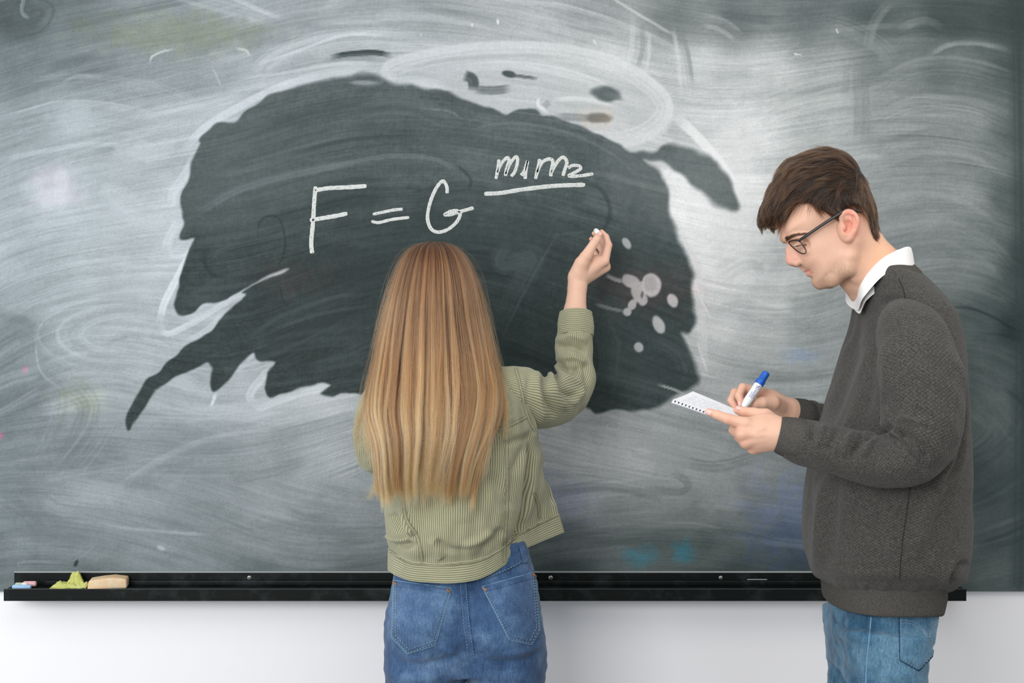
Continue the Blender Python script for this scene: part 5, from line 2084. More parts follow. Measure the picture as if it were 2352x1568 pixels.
# neck rib
nrow = [torso_row(1976, 2090, .072, 700, 618, 610, 2.0, .72), torso_row(1972, 2096, .078, 692, 610, 602, 2.0, .72), torso_row(1969, 2101, .085, 692, 611, 603, 2.0, .72), torso_row(1967, 2113, .101, 698, 621, 613, 2.15, .88), torso_row(1965, 2128, .118, 704, 634, 628, 2.2, 1.0)]
Vn = net(nrow, 24, 160, True)
Vn = np.concatenate([Vn, Vn[:, :1]], 1)
Nn_ = grid_normals(Vn)
if ((Vn - Vn.mean(axis=1, keepdims=True)) * Nn_).sum() < 0: Nn_ = -Nn_
Nn_[:, 0] = Nn_[:, -1]
Vn = Vn + Nn_ * (.0016 * np.sin(np.linspace(0, 1, 24) * math.pi)[:, None, None])
mesh_np('neck_rib', Vn.reshape(-1, 3), grid_faces(20, 161), m_rib, sweater, uv=net_uv(Vn))


swf = Surf([sweater])
m_swseam = mat_new('dark_knit_seam', rgb(44, 42, 42), .95, .1)
seam('side_seam', swf, [(2090, 1118), (2082, 1180), (2072, 1250), (2066, 1330)], 1.7, m_swseam, sweater, .0006, thick=.0003)
seam('shoulder_seam', swf, [(2064, 640), (2074, 662), (2082, 694)], 1.7, m_swseam, sweater, .0006, thick=.0003)


# sleeves
def PWS(pts): return [W(*p) for p in pts]


sl_path = PWS([(2078, 728, -.80), (2092, 762, -.875), (2110, 835, -.93), (2119, 915, -.952), (2114, 985, -.958), (2090, 1036, -.955), (2040, 1054, -.948), (1975, 1047, -.935), (1905, 1030, -.917), (1848, 1012, -.898), (1812, 1003, -.888)])
sl_r = [.040, .0600, .0680, .0715, .0700, .0610, .0490, .0450, .0425, .0385, .0340]


def sl_disp(TH, TT, SS, V):
    d = .0030 * wavenoise(V, 11, 41) + .0014 * wavenoise(V, 30, 42)
    a, b = to_px(V)
    for path, wd_, dp in [([(2050, 975), (2030, 985), (1985, 1010), (1960, 1040)], 7, -.010), ([(2045, 990), (2085, 1000), (2120, 1030), (2130, 1060)], 9, -.008), ([(2048, 968), (2085, 960), (2130, 975)], 9, .006),
                          ([(2020, 985), (2000, 1010), (1985, 1050)], 9, .007), ([(1985, 988), (1970, 1015), (1955, 1055)], 7, -.007), ([(1958, 988), (1945, 1015), (1935, 1050)], 8, .006),
                          ([(1925, 982), (1915, 1005), (1900, 1040)], 7, -.007), ([(1895, 975), (1885, 1000), (1878, 1030)], 7, .006), ([(1868, 968), (1866, 990), (1864, 1020)], 6, -.006),
                          ([(2060, 985), (2080, 1015), (2110, 1055), (2125, 1085)], 7, -.006), ([(2045, 760), (2035, 850), (2030, 930)], 12, .004), ([(2030, 900), (2045, 950), (2060, 975)], 8, -.005),
                          ([(2150, 760), (2180, 860), (2185, 960)], 16, -.004)]:
        d = d + crease_px(V, path, wd_, dp, -.95)
    return d * np.clip((TT - .08) / .1, 0, 1)


sl, _ = tube('sleeve', sl_path, sl_r, m_quilt, sweater, 128, 220, [1.0, 1.0, 1.0, .95, .95, 1, 1, 1, 1, 1, 1], sl_disp)
cf_, _ = tube('cuff', PWS([(1862, 1016, -.902), (1836, 1010, -.896), (1805, 1002, -.888), (1790, 998, -.885), (1786, 997, -.8845)]), [.036, .0378, .0350, .0328, .0300], m_rib, sweater, 64, 50,
              disp=lambda TH, TT, SS, V: .0012 * wavenoise(V, 28, 45) * np.clip(1 - np.abs(TT - .3) * 2, 0, 1))
far_path = PWS([(2060, 760, -.60), (2080, 860, -.525), (2075, 940, -.505), (2040, 985, -.500), (1970, 988, -.52), (1905, 976, -.555), (1862, 962, -.582), (1838, 954, -.596)])
tube('sleeve', far_path, [.045, .062, .062, .055, .046, .040, .0365, .033], m_quilt, sweater, 96, 140, None, lambda TH, TT, SS, V: .004 * wavenoise(V, 16, 51) + .0022 * np.sin(SS * 190) * np.clip((TT - .6) / .2, 0, 1))
tube('cuff', PWS([(1858, 961, -.584), (1840, 955, -.594), (1824, 950, -.602), (1816, 947, -.606), (1813, 946, -.6075)]), [.034, .0355, .0325, .0305, .0285], m_rib, sweater, 48, 40)

# ------------------------------------------------------------ the man's jeans and shoes
jf = Field(np.arange(.46, 1.0, .005), np.arange(-.96, -.49, .005), np.arange(.07, 1.06, .0065))


def span(L, R, y): return (W((L + R) / 2, 0, y)[0], (R - L) / 2 / ppm(y))


zz, cx_, ax_, by_ = [], [], [], []
for pyv, L_, R_v, b_ in [(1330, 1920, 2150, .120), (1390, 1908, 2158, .126), (1430, 1900, 2158, .130), (1480, 1898, 2143, .132), (1530, 1900, 2126, .130), (1575, 1906, 2112, .124)]:
    r_ = torso_row(L_, R_v, b_, pyv, pyv, pyv)
    zz.append(W(0, pyv, YM - .11)[2]); cx_.append((r_[:, 0].min() + r_[:, 0].max()) / 2); ax_.append((r_[:, 0].max() - r_[:, 0].min()) / 2); by_.append(b_)
jf.loft(zz[::-1], cx_[::-1], [YM] * 6, ax_[::-1], by_[::-1], 2.2, .0)
for sgn in (-1, 1):
    lc0, la0 = cx_[-1] - .012 * sgn * 0, ax_[-1]
    of = .016 if sgn > 0 else 0.0
    jf.loft([.07, .20, .48, .70, .83, .90], [lc0 + .012, lc0 + .012, lc0 + of, lc0 + of, lc0 + of * .6, lc0], [YM + sgn * .082] * 6, [.066, .066, .074, .080, la0 - .006, la0 - .004], [.060, .060, .066, .072, .070, .064], 2.1, .03)
Vj, Qj = jf.mesh(2)
Vj, Qj = biggest_island(Vj, Qj)
Nj = vert_normals(Vj, Qj)
dj = .0016 * wavenoise(Vj, 12, 61) + .0012 * wavenoise(Vj * np.array([1, 1, 2.0]), 26, 62)
for path, wd_, dp in [([(1900, 1425), (1940, 1440), (1990, 1445)], 6, -.005), ([(1898, 1450), (1940, 1462), (1985, 1455)], 7, .004), ([(1898, 1472), (1940, 1488), (1980, 1480)], 6, -.004), ([(1990, 1400), (1985, 1480), (1980, 1566)], 5, .003),
                      ([(1900, 1500), (1940, 1530), (1970, 1560)], 10, -.004), ([(2020, 1440), (2040, 1500), (2050, 1560)], 12, .003)]:
    dj = dj + crease_px(Vj, path, wd_, dp, -.85) * (Vj[:, 1] < YM - .02)
Vj = Vj + Nj * dj[:, None]
m_denim_m = denim_material('washed_denim', rgb(36, 70, 96), rgb(58, 98, 127), rgb(106, 144, 167), 3.0)
jeans_m = mesh_np('jeans', Vj, Qj, m_denim_m, man)
jx, jy = to_px(Vj)
set_fade(jeans_m, .55 * np.exp(-((jx - 1940) / 34) ** 2) * (.6 + .5 * wavenoise(Vj, 30, 63)) + .30 * np.exp(-((jx - 2105) / 30) ** 2) + .25 * np.exp(-((jx - 2030) / 20) ** 2) - .2 * np.exp(-((jy - 1425) / 20) ** 2))
jeans_m['label'] = 'washed blue jeans'
sj = Surf([jeans_m])
m_seam = mat_new('pale_denim_seam', rgb(104, 138, 166), .9, .1)
m_thread = mat_new('stitch_thread', rgb(118, 142, 166), .8, .2)
m_dkseam = mat_new('dark_denim_edge', rgb(30, 62, 92), .9, .1)
seam('side_seam', sj, [(2001, 1416), (1997, 1460), (1991, 1520), (1988, 1580)], 4, m_seam, jeans_m, .0005, thick=.0006)
seam('stitching', sj, [(1996, 1416), (1992, 1460), (1986, 1520), (1983, 1580)], 1.4, m_thread, jeans_m, .0010, dash=(1, 1))


def patch(name, surf, quadpx, mat, parent, lift=.003, n=16, bottom=None, ut=.5):
    """a pocket: a thin padded piece lying on the cloth; outline given as top-left, top-right, bottom-right, (tip), bottom-left"""
    TL, TR_, BR, BL = [np.array(q, float) for q in quadpx]
    V = []
    for i in range(n + 1):
        v = i / n
        for j in range(n + 1):
            u = j / n
            q = (TL * (1 - u) + TR_ * u) * (1 - v) + (BL * (1 - u) + BR * u) * v
            if bottom is not None:
                tip = np.array(bottom, float)
                low = BL + (tip - BL) * u / ut if u < ut else tip + (BR - tip) * (u - ut) / (1 - ut)
                q = (TL * (1 - u) + TR_ * u) * (1 - v) + low * v
            h = surf.hit(q[0], q[1], 0)
            if h is None:
                V.append(V[-1] if V else np.zeros(3)); continue
            e = min(u, 1 - u, v, 1 - v)
            V.append(h[0] + h[1] * (lift if e > .001 else -.0005))
    V = np.array(V)
    return mesh_np(name, V, grid_faces(n + 1, n + 1, flip=True), mat, parent)


pk = patch('back_pocket', sj, [(2064, 1400), (2166, 1396), (2146, 1502), (2066, 1516)], m_denim_m, jeans_m, .0032, 20, bottom=(2110, 1540))
set_fade(pk, np.full(len(pk.data.vertices), .12))
sp = Surf([jeans_m, pk])
seam('stitching', sp, [(2069, 1420), (2071, 1470), (2073, 1511)], 1.7, m_thread, jeans_m, .0008, dash=(1, 1))
seam('stitching', sp, [(2073, 1513), (2112, 1533), (2143, 1499)], 1.7, m_thread, jeans_m, .0008, dash=(1, 1))
seam('stitching', sp, [(2068, 1424), (2090, 1425), (2115, 1438), (2130, 1458), (2142, 1440), (2158, 1424)], 1.7, m_thread, jeans_m, .0008)
seam('stitching', sp, [(2068, 1430), (2090, 1431), (2115, 1444), (2130, 1464), (2142, 1446), (2157, 1431)], 1.7, m_thread, jeans_m, .0008)
for e_ in ([(2065, 1405), (2066, 1470), (2067, 1516)], [(2067, 1516), (2110, 1540)], [(2110, 1540), (2146, 1502)]):
    seam('pocket_edge', sp, e_, 2.2, m_dkseam, jeans_m, .0006)
m_shoe = mat_new('dark_leather', rgb(40, 36, 34), .4, .4)
for sgn in (-1, 1):
    f = Field(np.arange(.44, .88, .006), np.arange(YM + sgn * .098 - .08, YM + sgn * .098 + .08, .006), np.arange(-.02, .16, .006))
    y0 = YM + sgn * .098
    f.chain([(.765, y0, .055), (.71, y0, .062), (.60, y0 + sgn * .008, .045), (.545, y0 + sgn * .01, .036)], [.046, .050, .046, .036], .01)
    f.chain([(.745, y0, .06), (.735, y0, .12)], [.045, .042], .02)
    X_, Y_, Z_ = f.coords((slice(None),) * 3)
    f.D = np.maximum(f.D, np.broadcast_to(.002 - Z_, f.D.shape)).astype(np.float32)
    Vs, Qs = f.mesh(1)
    mesh_np('shoe', Vs, Qs, m_shoe, man)

# ------------------------------------------------------------ notepad and marker
m_paper = mat_new('white_paper', rgb(234, 236, 242), .8, .2)
m_ink = mat_new('pale_ink', rgb(186, 198, 216), .7, .2)
m_wire = mat_new('black_wire', rgb(20, 20, 22), .4, .5)
A_, B_c, D_ = np.array(W(1545, 917, -.868)), np.array(W(1589, 904, -.775)), np.array(W(1672, 963, -.868))
eu = D_ - A_
ev = B_c - A_
nup = np.cross(eu, ev)
nup /= np.linalg.norm(nup)
if nup[2] < 0: nup = -nup
pad = empty('notepad', 'small open white notepad with spiral edge held by the man in grey', 'notepad', tuple(A_ + (eu + ev) / 2))


def sheet(name, u0, u1, v0, v1, z0, z1, mat, curl=0.0, n=14):
    """a sheet or block of paper; curl lifts the far free corner"""
    V = []
    for zz_ in (z0, z1):
        for i in range(n + 1):
            for j in range(n + 1):
                u, v = u0 + (u1 - u0) * i / n, v0 + (v1 - v0) * j / n
                lift = curl * (v ** 2) * (1 - u) ** 1.5 + .0012 * math.sin(u * 3.1)
                V.append(A_ + eu * u + ev * v + nup * (zz_ + lift))
    q = grid_faces(n + 1, n + 1)
    N1 = (n + 1) ** 2
    Q = [q[:, ::-1], q + N1]
    ring = [i * (n + 1) for i in range(n + 1)] + [n * (n + 1) + j for j in range(1, n + 1)] + [i * (n + 1) + n for i in range(n - 1, -1, -1)] + [j for j in range(n - 1, 0, -1)]
    m_ = len(ring)
    Q.append(np.array([(ring[k], ring[(k + 1) % m_], ring[(k + 1) % m_] + N1, ring[k] + N1) for k in range(m_)]))
    return mesh_np(name, np.array(V), np.vstack(Q), mat, pad, False)


sheet('page_block', 0, 1, 0.02, 1, -.0062, -.0016, m_paper)
sheet('top_page', .0, 1.0, 0.03, 1, -.0012, -.0004, m_paper, .0055)
sheet('back_cover', -.005, 1.005, 0, 1, -.0072, -.0064, mat_new('grey_card', rgb(196, 198, 204), .8))
# wire loops along the near edge
V, Q = [], []
for k in range(15):
    u = .05 + .9 * k / 14
    for i in range(9):
        th = math.radians(-30 + 270 * i / 8)
        c = A_ + eu * u + ev * (.016 - .018 * math.cos(th)) + nup * (-.0026 + .0016 * math.sin(th))
        for j in range(4):
            a = j * math.pi / 2
            V.append(c + eu / np.linalg.norm(eu) * .0010 * math.cos(a) + nup * .0004 * math.sin(a))
    b = k * 36
    Q.append(grid_faces(9, 4, True) + b)
mesh_np('spiral_binding', np.array(V), np.vstack(Q), m_wire, pad)
# faint handwriting on the page
V, Q = [], []
rs = np.random.RandomState(5)
for r_ in range(6):
    v = .18 + .115 * r_
    u = .10
    while u < .80 - .05 * r_:
        wl_ = rs.uniform(.05, .12)
        pts_ = [(u + wl_ * t, v + rs.uniform(-.025, .025)) for t in np.linspace(0, 1, 7)]
        P = catmull(np.array(pts_), 18)
        N_ = np.array([0, 1.0])
        b = sum(len(x) for x in V)
        row_ = []
        for p_ in P:
            for f in (-.0055, .0055):
                uu, vv = p_[0], p_[1] + f
                lift = .0055 * (vv ** 2) * (1 - uu) ** 1.5 + .0012 * math.sin(uu * 3.1)
                row_.append(A_ + eu * uu + ev * vv + nup * (lift - .0001))
        V.append(np.array(row_))
        Q.append(grid_faces(18, 2) + b)
        u += wl_ + rs.uniform(.02, .05)
mesh_np('handwriting', np.vstack(V), np.vstack(Q), m_ink, pad, False)

# marker: revolve along its axis
m_barrel = mat_new('white_plastic', rgb(232, 232, 234), .35, .5)
m_blue = mat_new('blue_plastic', rgb(28, 92, 188), .35, .5)
_n = NT(m_blue)
m_print = mat_new('blue_print', rgb(70, 98, 160), .5, .4)
tip_, top_ = np.array(W(1704, 941, -.690)), np.array(W(1761, 855, -.668))
axm = top_ - tip_
LM = np.linalg.norm(axm)
axm /= LM
marker = empty('marker_pen', 'white marker pen with blue cap in the hand of the man', 'marker', tuple(tip_))
e1 = np.cross(axm, [0, 1, 0]); e1 /= np.linalg.norm(e1)
e2 = np.cross(axm, e1)


def revolve(name, prof, mat, parent, n=28, ridges=0):
    V = []
    for t, r in prof:
        for k in range(n):
            a = 2 * math.pi * k / n
            rr = r * (1 + (.03 * (k % 2) if ridges else 0))
            V.append(tip_ + axm * t * LM + (e1 * math.cos(a) + e2 * math.sin(a)) * rr)
    Q = grid_faces(len(prof), n, True)
    V.append(tip_ + axm * prof[0][0] * LM)
    V.append(tip_ + axm * prof[-1][0] * LM)
    nn = len(prof) * n
    T = [((k + 1) % n, k, nn) for k in range(n)] + [((len(prof) - 1) * n + k, (len(prof) - 1) * n + (k + 1) % n, nn + 1) for k in range(n)]
    return mesh_np(name, np.array(V), Q, mat, parent, True, tris=T)


revolve('barrel', [(.055, .0048), (.10, .0060), (.20, .0084), (.22, .0086), (.66, .0087), (.665, .0083)], m_barrel, marker)
revolve('nib', [(0.0, .0018), (.02, .0024), (.06, .0028)], m_blue, marker, 12)
revolve('cap', [(.665, .0088), (.69, .0090), (.785, .0088), (.80, .0078), (.965, .0072), (.985, .0069), (1.0, .0054)], m_blue, marker, 36, 1)
# blue print on the barrel: lines of small marks
V, Q = [], []
rs = np.random.RandomState(9)


def mark(t0, t1, a0, a1, r=.00885):
    b = sum(len(x) for x in V)
    row_ = []
    for t in np.linspace(t0, t1, 4):
        for a in np.linspace(a0, a1, 4):
            row_.append(tip_ + axm * t * LM + (e1 * math.cos(a) + e2 * math.sin(a)) * r)
    V.append(np.array(row_))
    Q.append(grid_faces(4, 4) + b)


def_ang = math.atan2((np.array([0, -1, 0]) @ e2), (np.array([0, -1, 0]) @ e1))
for ln_, (off, t0, t1, wd_) in enumerate([(-.50, .30, .44, .16), (-.18, .30, .50, .10), (.02, .30, .52, .10), (.30, .30, .42, .08), (.50, .32, .50, .10)]):
    t = t0
    while t < t1:
        dt = rs.uniform(.008, .022)
        mark(t, t + dt, def_ang + off - wd_ / 2, def_ang + off + wd_ / 2)
        t += dt + .006
for (ta, aa, tb, ab) in [(.53, -.3, .62, .15), (.55, .25, .63, -.05), (.54, .3, .58, .42), (.60, .2, .64, .4), (.57, -.42, .61, -.3)]:
    for f in np.linspace(0, 1, 7)[:-1]:
        mark(ta + (tb - ta) * f, ta + (tb - ta) * (f + .17), def_ang + aa + (ab - aa) * f - .04, def_ang + aa + (ab - aa) * (f + .17) + .04)
mesh_np('printed_label', np.vstack(V), np.vstack(Q), m_print, marker, False)
# ------------------------------------------------------------ the woman
YW = -0.42
wf = Field(axis_grid([(-.44, -.27, .010), (-.27, -.04, .005), (-.04, .105, .010), (.105, .27, .0016), (.27, .34, .010)]),
           axis_grid([(-.72, -.55, .010), (-.55, -.225, .005), (-.225, -.01, .0016)]),
           axis_grid([(-.01, 1.30, .012), (1.30, 1.475, .006), (1.475, 1.73, .0016)]))
hx0, hy0, hz0 = -.168, -.425, 1.520
wf.ell((hx0, hy0, hz0 + .015), (.070, .088, .098), None, .01)
wf.ell((hx0, hy0 + .035, hz0 - .045), (.056, .060, .078), None, .02)
wf.chain([(hx0, hy0 + .085, hz0 - .095), (hx0 - .03, hy0 + .03, hz0 - .085)], [.020, .018], .02)
wf.chain([(hx0, hy0 + .085, hz0 - .095), (hx0 + .03, hy0 + .03, hz0 - .085)], [.020, .018], .02)
wf.chain([(hx0, hy0 + .092, hz0 + .005), (hx0, hy0 + .108, hz0 - .030)], [.007, .010], .008)
wf.chain([(hx0 - .018, hy0 + .094, hz0 - .062), (hx0, hy0 + .100, hz0 - .060), (hx0 + .018, hy0 + .094, hz0 - .062)], [.005, .008, .005], .006)
for sx_ in (-1, 1):
    wf.ell((hx0 + sx_ * .030, hy0 + .098, hz0 + .002), (.014, .010, .008), None, .006, 'sub')
    wf.ell((hx0 + sx_ * .030, hy0 + .082, hz0 + .002), (.012, .012, .012), None, .002)
    wf.ell((hx0 + sx_ * .070, hy0 - .005, hz0 - .015), (.008, .018, .030), None, .006)
wf.chain([(hx0, hy0 - .005, 1.45), (hx0 + .003, hy0 - .012, 1.335)], [.050, .052], .02)
wf.loft([.74, .84, .95, 1.05, 1.18, 1.28, 1.335], [-.105, -.105, -.11, -.12, -.14, -.155, -.165], [-.425] * 7, [.115, .120, .095, .095, .105, .095, .050], [.080, .085, .072, .070, .075, .070, .045], 2.2, .02)
wf.chain([(-.165, -.43, 1.325), (-.275, -.42, 1.275)], [.045, .030], .02)
wf.chain([(-.165, -.43, 1.325), (-.035, -.415, 1.315)], [.045, .030], .02)
for sgn in (-1, 1):
    wf.chain([(-.105 + sgn * .085, -.425, .80), (-.105 + sgn * .085, -.42, .46), (-.105 + sgn * .085, -.43, .09)], [.066, .048, .036], .02)
    wf.chain([(-.105 + sgn * .088, -.44, .05), (-.105 + sgn * .10, -.28, .035)], [.034, .030], .02)
# left arm bent in front of her
lel, lwr = np.array(W(852, 1035, -.395)), np.array(W(955, 1048, -.235))
wf.chain([(-.275, -.42, 1.275), lel, lwr], [.028, .024, .020], .012)
for k in range(4):
    b0 = lwr + np.array([.055, .025, .014 - .013 * k])
    wf.chain([lwr, b0, b0 + np.array([.034, .004, -.004]), b0 + np.array([.050, -.014, -.010])], [.018, .0095, .0082, .0066], .005)
wf.chain([lwr, lwr + np.array([.03, -.01, .026]), lwr + np.array([.062, -.012, .034])], [.016, .012, .0085], .006)
# right arm raised to the board
PW = lambda a, b, y: np.array(W(a, b, y))
wf.chain([(-.035, -.415, 1.315), PW(1236, 920, -.345), PW(1316, 890, -.215), PW(1324, 800, -.185)], [.030, .032, .030, .030], .012)
wf.chain([PW(1324, 800, -.185), PW(1321, 716, -.160), PW(1326, 660, -.146), PW(1330, 636, -.142)], [.031, .0268, .0222, .0215], .008)
RW = PW(1331, 634, -.141)
H_index = ([PW(1389, 600, -.130), PW(1398, 563, -.122), PW(1392, 544, -.115), PW(1382, 532, -.108)], [.0108, .0088, .0078, .0058])
H_mid = ([PW(1388, 604, -.108), PW(1394, 567, -.092), PW(1378, 546, -.082), PW(1364, 536, -.082)], [.0108, .0086, .0074, .0056])
H_ring = ([PW(1381, 610, -.087), PW(1384, 577, -.068), PW(1370, 558, -.060), PW(1357.5, 549, -.064)], [.0104, .0082, .0070, .0053])
H_pink = ([PW(1371, 617, -.070), PW(1373, 590, -.052), PW(1362, 573, -.047), PW(1356, 561, -.050)], [.0092, .0072, .0062, .0048])
H_thumb = ([PW(1331, 622, -.150), PW(1345, 590, -.158), PW(1363, 561, -.152), PW(1371, 549, -.145), PW(1377, 539, -.136)], [.0165, .0145, .0108, .0098, .0072])
hand(wf, RW, .0190, [H_index, H_mid, H_ring, H_pink], H_thumb, .0100)
wf.chain([PW(1322, 640, -.146), PW(1334, 606, -.155)], [.0175, .0160], .010)
wf.ell(PW(1362, 606, -.118), (.026, .026, .021), rotm('Y', -35), .010)
wf.chain([PW(1340, 640, -.130), PW(1392, 614, -.112)], [.0170, .0115], .010)
wf.ell(PW(1313, 634, -.150), (.006, .009, .009), None, .008)
Vw, Qw = wf.mesh(1)
Vw, Qw = biggest_island(Vw, Qw)
woman = mesh_np('person', Vw, Qw, m_skin, None, origin=(-.105, YW, 0))
tag(woman, 'young woman from behind with long blonde hair and olive corduroy jacket at the board', 'person')
px, py = to_px(Vw)
tone = np.tile(np.array([220., 180., 158.]), (len(Vw), 1))
for q in (H_index, H_mid, H_ring, H_pink, H_thumb):
    for p_, a_ in ((q[0][0], .30), (q[0][1], .35), (q[0][-1], .55)):
        dd = np.linalg.norm(Vw - np.asarray(p_), axis=1)
        tone = tone + (np.array([222., 156., 136.]) - tone) * (np.exp(-(dd / .011) ** 2) * a_)[:, None]
set_tone(woman, Vw, tone)
nail(H_thumb[0][-1], H_thumb[0][-2], (.15, -1, .25), .0070, woman, m_nail, .0115)
for q, r_ in ((H_mid, .0054), (H_ring, .0051), (H_pink, .0046)):
    nail(q[0][-1], q[0][-2], (-.2, .6, 1), r_, woman, m_nail, .009)

# chalk held between thumb and forefinger
m_ch = mat_new('white_chalk', rgb(238, 236, 232), .95, .1)
c0, c1 = PW(1373, 534, -.128), PW(1368.5, 529.5, -.092)
axc = (c1 - c0) / np.linalg.norm(c1 - c0)
e1c = np.cross(axc, [0, 0, 1.0]); e1c /= np.linalg.norm(e1c)
e2c = np.cross(axc, e1c)
V = []
prof = [(0, .0048), (.06, .0062), (.14, .0066), (.5, .0066), (.9, .0064), (.97, .0056), (1, .0040)]
for t, r_ in prof:
    for k in range(18):
        a = k * math.pi / 9
        V.append(c0 + (c1 - c0) * t + (e1c * math.cos(a) + e2c * math.sin(a)) * r_)
V += [c0, c1]
T = [((k + 1) % 18, k, 126) for k in range(18)] + [(108 + k, 108 + (k + 1) % 18, 127) for k in range(18)]
hc = mesh_np('chalk_stick', np.array(V), grid_faces(7, 18, True), m_ch, None, tris=T, origin=tuple(c0))
tag(hc, 'short white chalk pinched in the raised hand of the woman', 'chalk')


# ------------------------------------------------------------ corduroy jacket
def cord_material(name, along_u=True, pitch=.0047):
    m = mat_new(name, rgb(150, 148, 120), .95, .1)
    n = NT(m)
    sep = n.n('ShaderNodeSeparateXYZ')
    n.l(n.uv(), sep.inputs[0])
    c = sep.outputs[0 if along_u else 1]
    o = sep.outputs[1 if along_u else 0]
    wob = n.noise(n.obj(), 25, 2)
    x = n.math('ADD', n.math('MULTIPLY', c, 2 * math.pi / pitch), n.math('MULTIPLY', wob, .9))
    h = n.math('ADD', n.math('MULTIPLY', n.math('SINE', x), .5), .5)
    fz = n.noise(n.obj(), 700, 3, .7)
    big = n.noise(n.obj(), 16, 4, .6)
    hh = n.math('ADD', n.math('MULTIPLY', h, .75), n.math('MULTIPLY', fz, .35))
    col = n.ramp(hh, [(.16, rgb(110, 111, 86)), (.45, rgb(150, 150, 125)), (.85, rgb(175, 174, 149))])
    sh = n.ramp(big, [(.3, (.92, .92, .90, 1)), (.7, (1.06, 1.05, 1.03, 1))])
    n.l(n.mix(1.0, col, sh, 'MULTIPLY'), n.b.inputs['Base Color'])
    n1 = n.bump(h, .42, .0012)
    n.l(n.bump(fz, .2, .0008, n1), n.b.inputs['Normal'])
    n.b.inputs['Sheen Weight'].default_value = .2
    return m


m_cord = cord_material('olive_corduroy')
m_cord_h = cord_material('olive_corduroy_band', False)
m_cseam = mat_new('corduroy_seam', rgb(148, 146, 124), .95, .1)
_n = NT(m_cseam)
_n.l(_n.ramp(_n.noise(_n.obj(), 420, 3, .7), [(.35, rgb(130, 130, 106)), (.65, rgb(172, 171, 146))]), _n.b.inputs['Base Color'])
m_cdark = mat_new('corduroy_stitch', rgb(122, 122, 98), .95, .1)  # stitch lines, slightly darker olive than the seam strip

JR = [  # rows from the hem up; columns from left front round the back to right front: (px, py, depth)
    [(930, 1290, -.30), (912, 1300, -.345), (893, 1309, -.42), (935, 1331, -.505), (990, 1337, -.528), (1045, 1338, -.535), (1100, 1329, -.528), (1150, 1303, -.505), (1195, 1266, -.455), (1240, 1245, -.395), (1295, 1222, -.335)],
    [(930, 1245, -.30), (912, 1252, -.345), (892, 1260, -.42), (932, 1285, -.510), (990, 1291, -.535), (1045, 1291, -.542), (1100, 1283, -.533), (1148, 1258, -.508), (1190, 1226, -.455), (1232, 1202, -.395), (1283, 1178, -.340)],
    [(928, 1225, -.30), (908, 1232, -.345), (887, 1236, -.42), (930, 1258, -.522), (990, 1262, -.552), (1045, 1262, -.558), (1102, 1254, -.547), (1152, 1228, -.515), (1194, 1196, -.455), (1232, 1178, -.396), (1279, 1158, -.342)],
    [(926, 1180, -.29), (904, 1188, -.34), (884, 1192, -.42), (928, 1212, -.530), (985, 1214, -.562), (1045, 1212, -.568), (1108, 1202, -.556), (1162, 1176, -.522), (1202, 1148, -.455), (1236, 1135, -.398), (1269, 1120, -.346)],
    [(915, 1110, -.29), (893, 1118, -.34), (873, 1124, -.42), (922, 1136, -.528), (980, 1140, -.564), (1045, 1140, -.572), (1112, 1132, -.560), (1172, 1110, -.524), (1216, 1088, -.455), (1238, 1085, -.405), (1254, 1080, -.352)],
    [(900, 1030, -.30), (868, 1040, -.34), (848, 1042, -.42), (905, 1048, -.520), (968, 1050, -.556), (1040, 1050, -.566), (1112, 1044, -.555), (1178, 1028, -.520), (1228, 1008, -.458), (1236, 1008, -.412), (1240, 1008, -.366)],
    [(890, 950, -.31), (852, 958, -.345), (838, 962, -.42), (890, 956, -.508), (955, 955, -.540), (1030, 952, -.550), (1105, 948, -.540), (1170, 942, -.508), (1216, 940, -.455), (1220, 938, -.415), (1220, 936, -.375)],
    [(890, 900, -.33), (862, 905, -.36), (850, 910, -.42), (895, 898, -.486), (955, 893, -.514), (1025, 890, -.522), (1095, 884, -.514), (1155, 880, -.485), (1196, 884, -.445), (1200, 884, -.412), (1196, 884, -.38)],
    [(900, 868, -.37), (882, 873, -.39), (878, 876, -.42), (910, 862, -.456), (960, 852, -.474), (1018, 848, -.478), (1080, 842, -.472), (1128, 838, -.455), (1166, 846, -.430), (1166, 848, -.41), (1160, 850, -.39)],
    [(945, 845, -.385), (938, 842, -.40), (940, 838, -.42), (960, 830, -.442), (985, 824, -.452), (1012, 820, -.455), (1046, 818, -.450), (1075, 820, -.440), (1100, 828, -.428), (1090, 834, -.41), (1075, 840, -.39)]]
jn = [[W(*p) for p in r] for r in JR]
nrj, ncj = 220, 260
Vj0 = net(jn, nrj, ncj)
Nj0 = grid_normals(Vj0)
mid_ = Vj0[nrj // 2, ncj // 2]
if Nj0[nrj // 2, ncj // 2][1] > 0: Nj0 = -Nj0
dj0 = .0035 * wavenoise(Vj0, 8, 71) + .0012 * wavenoise(Vj0 * np.array([1, 1, .6]), 26, 72)
